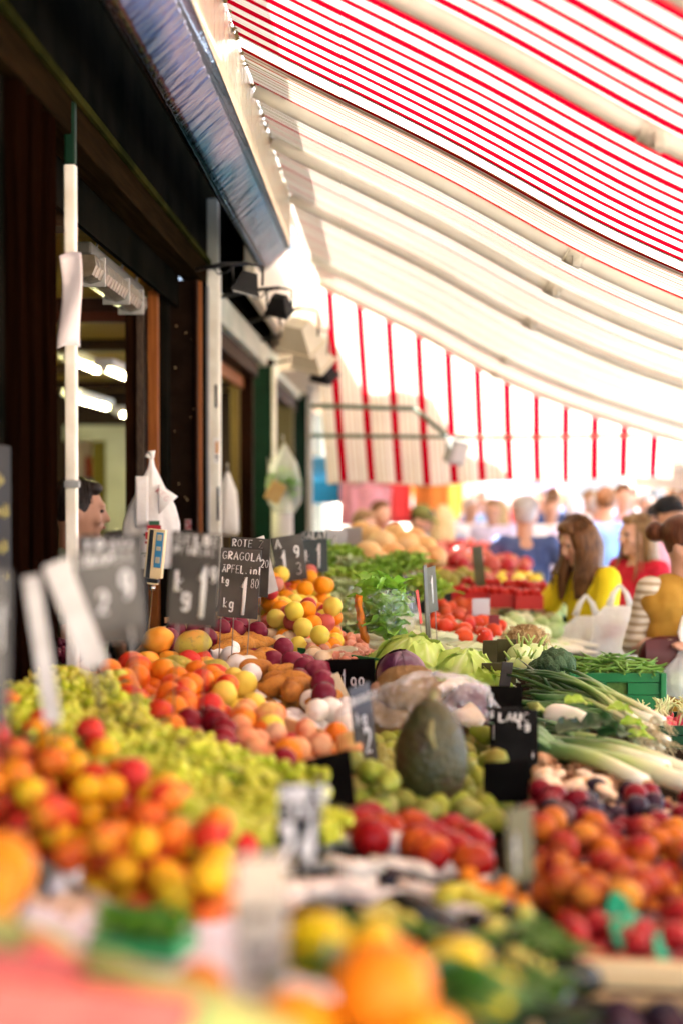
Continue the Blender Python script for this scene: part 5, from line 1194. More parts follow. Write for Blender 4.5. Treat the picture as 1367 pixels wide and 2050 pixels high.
riser([(q.x, q.y) for q in (U(870, 1212, 8.2), U(880, 1222, 7.45), U(1085, 1230, 7.3), U(1090, 1215, 8.0))], max(.02, U(980, 1219, 7.6).z - table_z(.5) - .004), 'produce_tray', 'wooden stand under the red punnets', woodc, 'stand')

# wooden crate front right (only its back edge and side show)
wp = U(1250, 1935, 2.02)
t = thing('wooden_crate', 'pale wooden fruit crate at the lower right corner', 'crate', wp, (0, 0, -.10))
def brd(nm, c, d): MB().box(c, d, None, 0, .003).build(nm, woodc, t, False)
brd('side_board', (.10, 0, -.010), (.46, .012, .040)); brd('side_board', (.10, 0, -.062), (.46, .012, .045))
brd('side_board', (-.13, -.16, -.010), (.012, .30, .040)); brd('side_board', (-.13, -.16, -.062), (.012, .30, .045))
brd('floor', (.10, -.16, -.10), (.45, .30, .008)); brd('corner_post', (-.115, -.016, -.05), (.022, .022, .10)); brd('corner_post', (.12, -.013, -.05), (.03, .012, .10))
o = m_round('plum_mesh', .03, f_plum, 1.0, .03)
for i in range(24):
    c = wp + Vector((-.08 + .062 * (i % 6), -.06 - .062 * (i // 6), -.055))
    tag(link('plum', o, None, c, (i, i * 2, 0)), 'dark plum lying inside the pale wooden crate', 'plum', 'plums in the wooden crate')

# white radish bundles, dark courgettes and aubergines in the middle foreground
wr = [m_tuber('long_radish_mesh', f_cream, .11 + .025 * k, .017 + .003 * k, 70 + k, .15, 14, .16) for k in range(3)]
rr = random.Random(61)
for i, (px, py, h, a) in enumerate(((640, 1680, .03, -.35), (700, 1672, .03, .5), (760, 1690, .04, -.35), (705, 1735, .05, -.25), (800, 1738, .04, -.5), (660, 1785, .04, -.3), (755, 1795, .05, -.15), (850, 1790, .03, -.7), (890, 1745, .03, -.2), (600, 1730, .03, -.5), (590, 1790, .04, .2), (905, 1835, .03, -.7), (650, 1655, .03, .9), (640, 1835, .03, -.5), (740, 1765, .02, 1.2), (835, 1690, .03, .9))):
    tag(link('long_radish', wr[i % 3], None, P(px, py, h), (rr.uniform(-.2, .2), .05, a + rr.uniform(-.12, .12))), 'long cream white radish lying before the red apples', 'radish', 'long white radishes before the apples')
av = [m_tuber('aubergine_mesh', f_aub, .13, .028, 80 + k, .18, 16, .05) for k in range(2)]; zv = [m_tuber('courgette_mesh', f_zuc, .14, .021, 90 + k, .10, 14, .03) for k in range(2)]
for i, (px, py, h, a) in enumerate(((640, 1850, .04, .1), (720, 1845, .05, -.2), (800, 1860, .05, -.2), (880, 1870, .05, -.1), (960, 1870, .05, -.3), (700, 1890, .05, .1), (850, 1905, .05, .1), (930, 1915, .06, -.1), (1010, 1900, .05, .2), (1030, 1850, .04, -.5), (820, 1830, .07, -.3), (1000, 1960, .05, .2), (1080, 1940, .05, .4), (760, 1760, .02, -.3), (880, 1750, .02, -.4), (1080, 2000, .05, .1), (1130, 1960, .05, .5))):
    k = i % 2; z = i % 3 == 2
    tag(link('courgette' if z else 'aubergine', (zv if z else av)[k], None, P(px, py, h), (0, rr.uniform(-.15, .15), a + rr.uniform(-.6, .6))), 'dark green courgette between the radishes and the lemons' if z else 'glossy black aubergine between the white radishes and the lemons', 'courgette' if z else 'aubergine', 'dark vegetables in the middle foreground')
# yellow-green pears by the orange mushrooms
for i, (px, py) in enumerate(((935, 1800), (955, 1815), (900, 1800))):
    tag(link('pear', m_pear('pear_mesh', fruit('skin_pear_yellow%d' % i, [(.60, .52, .05), (.55, .50, .06)], None, rough=.4, scale=15), .026), None, P(px, py, .05), (1.2, .3, i)), 'small yellow green pear beside the orange mushrooms', 'pear', 'small pears beside the orange mushrooms')
# foreground citrus
lem = m_round('lemon_mesh', .036, f_lemon, 1.0, 0, 0, 1.25, 20, 13, .18)
bigo = m_round('orange_mesh', .047, f_orange, .96, .04, 0, 1, 28, 18)
def one(name, me, p, rot, label, cat, scale=1.0, group=None): return tag(link(name, me, None, p, rot, scale), label, cat, group)
one('lemon', lem, U(632, 1893, 1.52), (1.2, .2, .6), 'yellow lemon at the left beside the dark aubergines', 'lemon', 1.0)
one('orange', bigo, U(765, 1978, 1.30), (.2, .1, 0), 'largest orange fruit at the bottom, in front of the lemons', 'orange', 1.0)
one('orange', bigo, U(595, 2068, 1.28), (.5, .1, 1), 'orange at the bottom edge left of the largest orange', 'orange', .85)
one('orange', bigo, U(850, 2100, 1.26), (.5, .4, 2), 'orange cut by the bottom edge right of the largest orange', 'orange', .85)
one('lemon', lem, U(905, 1940, 1.46), (1.3, .3, 2.0), 'lemon right of the largest orange, above the green leaves', 'lemon', .8)
one('lemon', lem, U(968, 1985, 1.44), (1.2, .6, 1.0), 'small greenish lemon right of the green leaves', 'lemon', .75)
one('lemon', lem, U(745, 1905, 1.50), (1.0, .2, 2.6), 'lemon peeking out behind the largest orange', 'lemon', .8)
mb = MB(); c0 = U(925, 1985, 1.4)
for k, (a, e, L) in enumerate(((-.5, .3, .10), (-.2, .2, .11), (.4, .25, .09), (-.9, .2, .10), (2.6, .2, .08))): leaf(mb, L, .045, .0, .004, 9, .3, k, rot4(.5, -e, a, (-.03, 0, 0)), .3, 10, 7)
o = mb.build('citrus_leaves', leafmat('leaf_citrus', (.02, .10, .012), (.06, .18, .02), (.2, .3, .06), .3, .2), None, True, False); o.location = c0; tag(o, 'glossy green citrus leaves beside the largest orange', 'leaves')
mb = MB(); c0 = U(670, 1955, 1.42)
for k in range(5): leaf(mb, .08, .04, .0, .004, 9, .3, k, rot4(.4, -.3, k * 1.2), .3, 10, 7)
o = mb.build('citrus_leaves', MATS['leaf_citrus'], None, True, False); o.location = c0; tag(o, 'green citrus leaves between the lemon and the largest orange', 'leaves')
# something dark fills the gaps in the lower middle
zz = m_tuber('courgette_mesh', f_zuc, .2, .026, 95, .05)
for i, (px, py, h, a) in enumerate(((560, 1960, .03, .5), (700, 2000, .02, .2), (850, 1990, .03, -.2), (960, 2040, .03, .1), (620, 2000, .03, .2), (1060, 2050, .03, .2), (900, 2060, .03, .3))):
    one('courgette', zz, P(px, py, h), (0, 0, a), 'dark courgette lying under the lemons and oranges', 'courgette', 1.0, 'courgettes under the citrus fruit')

# left front corner: white tray, green pack, melon slices, orange
p = P(340, 1915, .075)
t = thing('paper_sheet', 'crumpled white wrapping paper spread before the nectarines', 'paper', p, .1); mb = MB()
mb.sheet(lambda u, v: ((u - .5) * .40, (v - .5) * .30, .012 * noise.noise(Vector((u * 4, v * 4, 2))) + .02 * u * u - .13 * (u - .5) * .40), 24, 18, .002); mb.build('paper', mat('tissue_white', (.78, .74, .74), .7), t)
p = P(288, 1884, .10)
t = thing('herb_pack', 'dense green herbs in a clear green-tinted tray on white paper', 'herbs', p, -.30)
mb = MB(); rr = random.Random(4)
for k in range(170):
    x, y = rr.uniform(-.055, .055), rr.uniform(-.029, .029); leaf(mb, rr.uniform(.012, .024), .012, .2, .002, 8, .2, k, rot4(0, -rr.uniform(.1, 1.2), rr.uniform(0, 6.28), (x, y, .02 + rr.uniform(-.008, .008))), .3, 5, 4)
mb.build('herbs', leafmat('leaf_herb', (.06, .26, .012), (.17, .40, .025), None, .4, .2, 30), t, True, False)
mb = MB(); mb.span(-.060, .060, -.034, .034, -.010, .010, 0, .006); mb.build('tray', mat('green_tray', (.03, .26, .08), .3), t, False)
one('orange', bigo, U(-8, 1745, 1.62), (.3, .2, 0), 'orange at the left edge above the melon slices', 'orange', 1.0)
one('orange', bigo, U(-40, 1800, 1.55), (.3, .9, 0), 'orange half out of view at the left edge, lower one', 'orange', .9)
f_flesh = mat('watermelon_flesh', (.66, .085, .055), .35, (.74, .14, .09), 14); f_rind = mat('watermelon_rind', (.16, .26, .05), .4, (.34, .42, .12), 20)
def slice_(p, rot, r, w_, label):
    t = thing('watermelon_slice', label, 'watermelon', p, rot)
    mb = MB(); n = 16
    prof = [(r * math.cos(math.pi * k / n), r * .62 * math.sin(math.pi * k / n)) for k in range(n + 1)]
    vs = [(x, -w_ / 2, -z) for x, z in prof] + [(x, w_ / 2, -z) for x, z in prof]
    N = n + 1; fs = [tuple(range(N)), tuple(range(N, 2 * N))[::-1], (0, N, 2 * N - 1, N - 1)] + [(k, k + 1, k + 1 + N, k + N) for k in range(n)]
    mb.add(vs, fs); mb.build('flesh', f_flesh, t, False)
    mb = MB(); a = [(x * 1.02, z * 1.02) for x, z in prof]; b = [(x * 1.14, z * 1.16) for x, z in prof]
    vs = [(x, y, -z) for y in (-w_ / 2 - .001, w_ / 2 + .001) for x, z in a] + [(x, y, -z) for y in (-w_ / 2 - .001, w_ / 2 + .001) for x, z in b]
    fs = []
    for k in range(n): fs += [(k, k + 1, k + 1 + 2 * N, k + 2 * N), (N + k, N + k + 1, N + k + 1 + 2 * N, N + k + 2 * N), (2 * N + k, 2 * N + k + 1, 3 * N + k + 1, 3 * N + k), (k, k + 1, N + k + 1, N + k)]
    fs += [(0, N, 3 * N, 2 * N), (n, N + n, 3 * N + n, 2 * N + n)]
    mb.add(vs, fs); mb.build('rind', f_rind, t, False)
slice_(U(95, 1985, 1.16) + Vector((0, .02, -.0)), (-.25, .18, .25), .115, .10, 'big red watermelon slice in the lower left corner')
slice_(U(60, 1915, 1.30), (-.3, .25, .5), .09, .07, 'red watermelon slice behind the big one')
slice_(U(175, 1930, 1.32), (-.2, .5, .1), .06, .06, 'small red watermelon slice beside the white paper')
f_gm = fruit('skin_green_melon', [(.40, .42, .10), (.48, .48, .14)], (.60, .54, .14), .5, .7, .4, 12)
gm2 = m_tuber('green_melon_mesh', f_gm, .22, .034, 33, .2, 16, .04)
one('cucumber_melon', gm2, U(345, 2025, 1.26), (0, .25, -.35), 'pale green ribbed cucumber melon right of the watermelon slices', 'melon', 1.0)
one('cucumber_melon', gm2, U(420, 2065, 1.22), (0, .25, -.3), 'yellow green cucumber melon at the bottom edge, lower of two', 'melon', 1.0)
one('cucumber_melon', gm2, U(10, 1890, 1.36), (0, .2, -.3), 'pale green cucumber melon lying on the watermelon at the left edge', 'melon', .8)
onb = m_onion('garlic_mesh', mat('garlic_tan', (.66, .44, .24), .6, (.74, .56, .38), 20), .026)
for i, (px, py) in enumerate(((95, 1845), (130, 1860), (120, 1830), (70, 1830), (150, 1835), (45, 1850))):
    one('onion', onb, P(px, py, .05), (.5, .3, i), 'tan onion between the orange and the green herbs', 'onion', 1.0, 'tan onions beside the herbs')
one('apricot', pO2, U(400, 1985, 1.40), (.3, .2, 1), 'single orange apricot on the white paper edge', 'apricot', .85)
one('white_onion', wO, P(130, 1790, .05), (.5, .3, 1), 'single white onion above the tan onions', 'onion', .9)
# cardboard lip in front of the nectarines
pts_ = [P(a, b, .075) for a, b in ((-60, 1648), (40, 1700), (150, 1772), (250, 1822), (350, 1862), (440, 1900), (500, 1940), (500, 2000))]
mb = MB()
for i in range(len(pts_) - 1):
    a, b = pts_[i], pts_[i + 1]
    vs = []
    for q in (a, b):
        n_ = Vector((.35, -.8, 0)).normalized() * .055
        vs += [q + Vector((0, 0, .005)), q + n_ + Vector((0, 0, -.045)), q + n_ + Vector((.004, -.004, -.045)), q + Vector((.004, -.004, .006))]
    mb.add([v - pts_[3] for v in vs], [(0, 1, 5, 4), (1, 2, 6, 5), (2, 3, 7, 6), (3, 0, 4, 7)] + ([(0, 1, 2, 3)] if i == 0 else []))
o = mb.build('cardboard_lip', mat('kraft_lip', (.60, .46, .30), .8, (.66, .54, .38), 5)); o.location = pts_[3]; tag(o, 'bent brown cardboard lip holding back the nectarines', 'cardboard')
# corrugated cardboard by the wall, wooden strip by the white onions, cardboard strip
def corr(px0, py0, px1, py1, Y0, Y1, label, hgt, name='cardboard_sheet', lean=.05):
    a, b = U(px0, py0, Y0), U(px1, py1, Y1); t = thing(name, label, 'cardboard', a, 0); d = b - a; mb = MB(); n = 70
    mb.grid(lambda u, v: (d.x * u + .0 + lean * v, d.y * u + .004 * math.sin(u * n * .9), d.z * u - hgt * (1 - v)), n * 2, 3)
    o = mb.build('sheet', mat('corrugated', (.40, .25, .12), .8, (.48, .31, .16), 8), t); sm = o.modifiers.new('thickness', 'SOLIDIFY'); sm.thickness = .004
    MB().box(d * .5 + Vector((lean * 1.05, .012, -.002)), (d.length, .004, .02), Euler((0, 0, math.atan2(d.y, d.x))), 0, .001).build('liner', card, t, False); return t
corr(300, 1255, 440, 1215, 4.95, 5.2, 'torn corrugated cardboard standing behind the red onions', .10)
corr(262, 1282, 330, 1262, 4.6, 4.75, 'low cardboard flap left of the red onions', .06)
a, b = P(540, 1432, .085), P(712, 1492, .075)
o = MB().box((0, 0, 0), ((b - a).length, .008, .06), None, 0, .002).build('wooden_strip', woodc, None, False); o.location = (a + b) / 2 - Vector((0, 0, .02)); o.rotation_euler = (0, -math.asin((b - a).normalized().z), math.atan2(b.y - a.y, b.x - a.x)); tag(o, 'thin wooden strip between white onions and two-tone peaches', 'strip')
a, b = U(672, 1352, 3.9), U(695, 1440, 3.75)
o = MB().box((0, 0, 0), (.028, .006, .15), None, 0, .002).build('leaning_board', mat('slat_wood', (.62, .50, .30), .6, (.70, .58, .36), 8, stretch=(8, 8, 1)), None, False); o.location = U(690, 1400, 3.82); o.rotation_euler = (0, -.42, .2); tag(o, 'slanted pale wooden slat leaning before the black price sign', 'slat')

for i, (px, py) in enumerate(((1228, 1830), (1262, 1880), (1275, 1870), (1335, 1905))):
    mb = MB(); mb.grid(lambda u, v: ((u - .5) * .035, .006 * math.sin(v * 3), v * .045 + .004 * math.sin(u * 5)), 6, 6)
    o = mb.build('plastic_tab', mat('green_tab', (.01, .30, .12), .35), None); sm = o.modifiers.new('thickness', 'SOLIDIFY'); sm.thickness = .002; o.location = P(px, py + 20, .06); o.rotation_euler = (-.3, .3 * (-1) ** i, .4 * i); tag(o, 'small bright green plastic tab sticking up between the strawberries', 'tab', 'green tabs in the strawberries')

# green leaf tufts and yellow green pods between the dark vegetables
for i, (px, py, L) in enumerate(((690, 1870, .06), (820, 1885, .07), (960, 1900, .06), (1060, 1880, .07), (1010, 1985, .08), (1090, 2000, .07), (860, 1950, .06), (1110, 1920, .08), (560, 1900, .06))):
    mb = MB()
    for k in range(7): leaf(mb, L * (.7 + .1 * (k % 4)), L * .5, .1, .005, 10, .3, k, rot4(0, -.35 - .12 * (k % 3), k * .9), .3, 8, 6)
    o = mb.build('leaf_tuft', leafmat('leaf_tuft_green', (.05, .14, .015), (.14, .26, .04), (.3, .4, .12), .4, .2) if i == 0 else MATS['leaf_tuft_green'], None, True, False); o.location = P(px, py, .07); o.rotation_euler = (0, 0, i); tag(o, 'tuft of green leaves between the dark aubergines and courgettes', 'leaves', 'leaf tufts among the dark vegetables')
pod = m_tuber('pod_mesh', fruit('skin_pod', [(.50, .44, .05), (.40, .42, .06), (.56, .46, .10)], None, rough=.4, scale=20), .07, .014, 3, .2, 10, .1)
for i, (px, py) in enumerate(((800, 1850), (990, 1860), (1040, 1920), (905, 1905), (1085, 1960), (700, 1920), (760, 1830), (1050, 1835))):
    tag(link('pepper', pod, None, P(px, py, .075), (.2, .2, i * 1.1)), 'small yellow green pepper lying on the dark vegetables', 'pepper', 'small peppers on the dark vegetables')
# ============================================================ PRICE SIGNS
def arc(cx, cy, rx, ry, a0, a1, n=9): return [(cx + rx * math.cos(R(a0 + (a1 - a0) * i / n)), cy + ry * math.sin(R(a0 + (a1 - a0) * i / n))) for i in range(n + 1)]
GL = {
 '0': [arc(.5, .5, .38, .5, 90, 450, 16)], '1': [[(.25, .72), (.55, 1), (.5, 0)]], '2': [arc(.5, .72, .36, .28, 160, -40) + [(.12, 0), (.9, .02)]],
 '3': [arc(.45, .75, .35, .25, 150, -90) + arc(.45, .25, .4, .25, 90, -150)], '4': [[(.62, 0), (.66, 1), (.1, .32), (.95, .34)]], '5': [[(.85, 1), (.25, .98), (.2, .58)] + arc(.45, .32, .4, .32, 110, -150)],
 '6': [[(.75, 1), (.3, .6)] + arc(.5, .28, .35, .28, 150, 510, 14)], '8': [arc(.5, .75, .3, .25, -90, 270, 12) + arc(.5, .25, .38, .25, 90, -270, 12)], '9': [arc(.48, .7, .34, .3, 0, 360, 14) + [(.82, .6), (.7, .15), (.4, 0)]],
 'A': [[(.05, 0), (.5, 1), (.95, 0)], [(.2, .36), (.8, .36)]], 'B': [[(.15, 0), (.15, 1)] + arc(.35, .76, .4, .24, 90, -90) + arc(.35, .26, .5, .26, 90, -90)], 'C': [arc(.55, .5, .45, .5, 50, 310)],
 'E': [[(.9, 1), (.15, 1), (.15, 0), (.9, 0)], [(.15, .52), (.75, .52)]], 'F': [[(.9, 1), (.15, 1), (.15, 0)], [(.15, .52), (.75, .52)]], 'G': [arc(.55, .5, .45, .5, 50, 330) + [(.95, .45), (.6, .45)]],
 'I': [[(.5, 0), (.5, 1)]], 'K': [[(.15, 0), (.15, 1)], [(.9, 1), (.15, .45), (.9, 0)]], 'L': [[(.2, 1), (.2, 0), (.9, 0)]], 'N': [[(.1, 0), (.1, 1), (.9, 0), (.9, 1)]], 'O': [arc(.5, .5, .42, .5, 90, 450, 14)],
 'P': [[(.15, 0), (.15, 1)] + arc(.4, .74, .45, .26, 90, -90) + [(.15, .48)]], 'R': [[(.15, 0), (.15, 1)] + arc(.4, .76, .42, .24, 90, -90) + [(.15, .5), (.9, 0)]], 'S': [arc(.5, .74, .36, .26, 40, 270) + arc(.5, .24, .38, .26, 90, -140)],
 'T': [[(.05, 1), (.95, 1)], [(.5, 1), (.5, 0)]], 'U': [[(.1, 1)] + arc(.5, .32, .4, .32, 180, 360) + [(.9, 1)]], 'M': [[(.05, 0), (.12, 1), (.5, .35), (.88, 1), (.95, 0)]], 'Z': [[(.1, 1), (.9, 1), (.1, 0), (.9, 0)]],
 'Ä': [[(.05, 0), (.5, .8), (.95, 0)], [(.2, .3), (.8, .3)], [(.3, .95), (.32, 1.0)], [(.68, .95), (.7, 1.0)]], 'g': [arc(.5, .3, .34, .3, 0, 360, 12), [(.84, .6), (.84, -.2)] + arc(.5, -.2, .34, .2, 0, -160)], 'k': [[(.15, 0), (.15, 1)], [(.75, .6), (.15, .28), (.8, 0)]],
 'i': [[(.5, 0), (.5, .6)], [(.5, .82), (.5, .86)]], 'n': [[(.15, 0), (.15, .6)] + arc(.5, .35, .35, .25, 180, 0) + [(.85, 0)]], 'l': [[(.4, 1), (.4, .1), (.6, 0)]], 'b': [[(.15, 1), (.15, 0)], arc(.5, .3, .34, .3, 0, 360, 12)], '.': [[(.45, 0), (.5, .06)]], ',': [[(.5, .08), (.4, -.12)]], '/': [[(.2, 0), (.8, 1)]], '-': [[(.15, .5), (.85, .5)]], 'ß': []}
def lettering(mb, text, x, z, w, h, th, y=-.0035, slant=.08, rr=random.Random(1)):
    for ch in text:
        if ch in GL:
            for st in GL[ch]:
                pts = [(x + (a + slant * b) * w + rr.uniform(-.01, .01) * w, y, z + b * h + rr.uniform(-.01, .01) * h) for a, b in st]
                mb.tube(pts, th, 6, 0, True, None, .35)
        x += w * 1.22
m_board = mat('sign_black', (.006, .0055, .005), .5, (.020, .019, .017), 9, lo=.4, hi=.8, spec=.05)
m_boardg = mat('sign_grey', (.050, .046, .040), .2, (.095, .087, .075), 9)
m_boardw = mat('sign_white_back', (.40, .37, .33), .2, (.56, .53, .48), 14)
m_boardo = mat('sign_olive', (.06, .052, .018), .3, (.10, .09, .04), 8)
m_boardd = mat('sign_deep_black', (.004, .0035, .003), .7, (.008, .007, .006), 12, spec=.0)
m_chalk = mat('chalk', (.80, .78, .74), .85)
m_wire = mat('stake_wire', (.36, .33, .30), .3, metal=.7)
def sign(px, py, Y, wpx, hpx, rot, lines, label, m=None, stake=.16, stakes=(-.3, .3), chalk=None, edge=None, fat=1.0):
    c = U(px, py, Y); w_, h_ = wpx * Y / FPX, hpx * Y / FPX
    t = thing('price_sign', label, 'price sign', c, rot)
    mb = MB(); mb.box((0, 0, 0), (w_, .003, h_), None, 0, .0012); mb.build('board', m or m_board, t, False)
    if lines:
        mb = MB(); rr = random.Random(int(px + py))
        for (tx, x, z, cw, chh) in lines: lettering(mb, tx, (x - .5) * w_, (.5 - z) * h_ - chh * h_, cw * w_, chh * h_, fat * max(.0018, min(cw * w_ * .155, .0075)), -.0022, .08, rr)
        mb.build('lettering', chalk or m_chalk, t)
    for s in stakes:
        mb = MB(); mb.tube([(s * w_, .004, h_ * .1), (s * w_, .004, -h_ / 2), (s * w_ * .95, .006, -h_ / 2 - stake)], .0016, 6); mb.build('stake', m_wire, t)
    if edge:
        mb = MB(); mb.box((0, .0, h_ / 2 + .002), (w_ * 1.01, .006, .004), None, 0, .001); mb.build('edge_strip', edge, t, False)
    return t
T3 = [('NEKTAR', .06, .04, .11, .11), ('ITALIEN', .06, .17, .10, .08)]
sign(218, 1180, 2.3, 125, 165, (.05, -.10, .25), [('GRAPES', .05, .08, .12, .10), ('9', .68, .30, .2, .34), ('2', .30, .52, .16, .26), ('.', .52, .74, .1, .1)], 'large blurred grey sign with white prices standing in the green grapes', m_boardg, .16)
sign(225, 1180, 2.6, 130, 220, (.0, -.03, .12), [('TRAU', .06, .05, .16, .12), ('kg', .5, .10, .12, .12)], 'grey price sign right behind the large blurred one', m_boardg, .12)
sign(152, 1230, 2.25, 54, 230, (.04, -.36, .35), None, 'white glossy sign seen at a steep slant in front of the grey sign', m_boardw, .06)
sign(85, 1300, 2.15, 34, 300, (.0, -.14, .3), None, 'narrow white sign seen edge on at the left above the grapes', m_boardw, .04)
sign(0, 1300, 1.9, 36, 320, (.0, .02, .2), [('1', .2, .2, .5, .3)], 'dark sign cut by the left edge of the photo', m_boardg, .04)
sign(390, 1160, 3.05, 102, 190, (.05, .07, -.08), [('GELBE', .08, .03, .15, .10), ('PFIRSICH', .06, .16, .10, .08), ('k', .10, .42, .2, .22), ('g', .26, .58, .18, .18), ('1', .52, .34, .30, .56), ('9', .80, .36, .14, .16)], 'blurred grey sign with a big white 1 above the yellow apples', m_boardg, .20)
sign(480, 1168, 4.25, 82, 140, (.05, .07, -.08), [('GRAGOLA', .04, .05, .115, .11), ('ÄPFEL.inl', .06, .24, .09, .11), ('kg', .06, .42, .08, .09), ('1', .48, .40, .28, .55), ('80', .78, .42, .09, .13), ('kg', .12, .72, .12, .14)], 'sharp black chalk sign for apples with price 1 80 above the sweet potatoes', m_boardg, .19, (-.42, -.1, .3))
sign(500, 1135, 4.9, 82, 118, (.05, .06, -.15), [('ROTE ZW', .04, .04, .11, .12), ('1', .55, .35, .25, .5), ('20', .78, .36, .09, .13)], 'olive grey price sign half hidden behind the sharp apple sign', m_boardg, .2)
sign(522, 1135, 5.0, 50, 118, (.05, -.30, .5), None, 'slanted pale sign leaning behind the olive grey sign', m_boardw, .05, ())
sign(580, 1118, 5.9, 62, 92, (.05, -.14, .2), [('A', .08, .05, .2, .2), ('1', .15, .3, .3, .6), ('9', .65, .25, .2, .25), ('3', .65, .62, .2, .25)], 'price sign with chalk numbers over the mixed fruit mound, left one of two', m_boardg, .18)
sign(630, 1105, 6.3, 52, 82, (.03, -.03, .0), [('SALAT', .04, .02, .16, .16), ('k', .12, .45, .2, .3), ('1', .5, .3, .3, .6)], 'price sign with a white 1 over the lettuce pile, right one of two', mat('sign_slate', (.06, .075, .075), .3), .18)
sign(672, 1092, 7.2, 42, 66, (.03, 0, .1), [('1', .3, .2, .3, .6)], 'pale blurred price sign beyond the lettuce pile', mat('sign_pale', (.46, .44, .46), .4), .16)
sign(704, 1085, 7.8, 40, 60, (.03, 0, -.1), None, 'pale blurred price sign beside the melons', MATS['sign_pale'], .16)
sign(702, 1364, 4.05, 98, 92, (.12, -.03, -.05), [('1', .30, .22, .12, .52), ('99', .48, .42, .13, .28)], 'black price sign with chalk 99 in front of the shallots', m_boardd, .10)
sign(727, 1452, 3.2, 56, 170, (.05, -.20, .75), [('BANANEN', .03, .12, .14, .10), ('kg', .15, .32, .22, .16), ('2', .4, .55, .35, .3)], 'narrow dark chalk sign turned sideways before the black 99 sign', m_boardg, .10)
sign(655, 1572, 2.75, 112, 128, (-.5, -.28, -.25), None, 'black unmarked side of a price sign leaning back before the peaches', m_boardd, .08)
sign(598, 1660, 2.0, 92, 190, (.0, .05, .12), [('AUBER', .02, .04, .18, .16), ('GINE', .05, .24, .2, .14), ('2', .08, .46, .3, .46), ('4', .52, .40, .36, .5)], 'big blurred black sign with thick white chalk numbers before the green grapes', m_board, .12, fat=1.7)
sign(1008, 1412, 3.8, 72, 78, (.05, .03, .0), None, 'plain black back of a price sign beside the cabbages', m_boardd, .12)
sign(1010, 1465, 3.6, 62, 100, (.08, -.05, .15), [('RUCOLA', .03, .06, .14, .14), ('k', .08, .34, .2, .3), ('1', .5, .3, .2, .34)], 'black chalk sign with scribbled words, left of the larger one by the daikon', m_board, .1)
sign(1032, 1490, 3.4, 88, 142, (.05, -.02, -.1), [('LAUCH', .10, .05, .15, .12), ('kg', .55, .17, .12, .1), ('i', .82, .58, .1, .12)], 'larger black chalk sign touching the daikon and leeks', m_board, .1)
sign(1012, 1565, 3.05, 92, 92, (.3, -.05, .1), None, 'black backed sign below the chalk signs beside the mushrooms', m_boardd, .08)
sign(1040, 1690, 2.15, 62, 150, (.0, -.06, .5), [('7', .1, .1, .6, .2), ('1', .12, .35, .3, .55)], 'blurred dark sign with a pale stroke left of the apricots', m_boardo, .12, chalk=mat('chalk_grey', (.52, .52, .54), .7))
for i, ch in enumerate(()): pass
sign(863, 1180, 5.2, 34, 92, (.0, -.12, .9), [('1', .3, .2, .4, .6)], 'thin dark sign turned sideways beside the bagged lettuce', m_boardo, .16)
sign(853, 1205, 5.05, 16, 150, (.0, -.12, 1.1), None, 'narrow olive sign edge in front of the tomatoes', m_boardo, .12)
sign(838, 1215, 5.0, 8, 70, (.0, -.2, .9), None, 'thin red tipped marker right of the bagged lettuce', mat('sign_redtip', (.60, .05, .02), .4), .13, (0,))
sign(985, 1312, 4.9, 42, 62, (.1, 0, .2), None, 'small dark olive sign behind the crinkled cabbage, left of a taller one', m_boardo, .08)
sign(1013, 1325, 4.8, 38, 92, (.05, 0, -.1), [('1', .35, .3, .3, .5)], 'taller olive grey sign behind the crinkled cabbage', m_boardo, .08)
sign(985, 1355, 4.5, 46, 58, (.15, 0, .1), None, 'translucent olive sign low beside the crinkled cabbage', m_boardo, .05)
sign(1012, 1350, 4.4, 24, 50, (.1, .1, .3), [('7', .1, .2, .6, .5)], 'small grey sign with pale scribble by the kohlrabi', m_boardg, .06)
sign(958, 1140, 7.4, 26, 95, (.0, -.12, .6), None, 'olive price sign standing above the red punnets', m_boardo, .2)
sign(962, 1215, 6.4, 36, 34, (.0, 0, .2), None, 'small grey price sign among the tomatoes', MATS['sign_pale'], .1)
sign(988, 1248, 6.0, 22, 34, (.0, 0, .2), None, 'small dark red sign below the punnets', mat('sign_darkred', (.16, .012, .015), .4), .1)
# close blurred beige card with dark writing at the bottom
t = sign(520, 1890, 1.40, 112, 360, (.0, .03, .35), [('KIRSCH', .06, .30, .13, .06), ('kg', .2, .48, .22, .06), ('4', .3, .62, .4, .10), ('90', .2, .80, .22, .07)], 'very blurred beige card with dark writing standing close in front', mat('sign_beige', (.42, .33, .23), .5, (.52, .42, .31), 5), .10, chalk=mat('ink', (.03, .02, .015), .8))
# near wires in front of the apples belong to the signs ; probe thermometer hanging on a wire
p = U(312, 1112, 4.2)
t = thing('probe_thermometer', 'cream and blue digital probe thermometer with black side stuck upright beside the carrier bag', 'thermometer', p, (0, .10, -.15))
mb = MB(); mb.prism([(-.026, -.011), (.026, -.011), (.026, .011), (-.026, .011)], lambda x, y: -.066, lambda x, y: .078); mb.prism([(-.015, -.009), (.015, -.009), (.015, .009), (-.015, .009)], lambda x, y: -.086, lambda x, y: -.067); mb.build('body', mat('meter_cream', (.62, .50, .26), .4, (.70, .58, .34), 9), t, False)
mb = MB(); mb.box((-.014, -.0125, .004), (.012, .004, .144), None, 0, .001); mb.box((0, 0, -.075), (.036, .026, .012), None, 0, .003); mb.build('grip', mat('meter_black', (.012, .014, .016), .4), t, False)
mb = MB(); mb.box((.012, -.0125, .018), (.022, .003, .105), None, 0, .001); mb.build('keypad', mat('meter_blue', (.04, .20, .36), .4), t, False)
for z in (.055, .022, -.012):
    mb = MB(); mb.box((.012, -.0148, z), (.014, .002, .018 if z != .022 else .012), None, 0, .001); mb.build('display', mat('meter_window', (.40, .38, .28), .3), t, False)
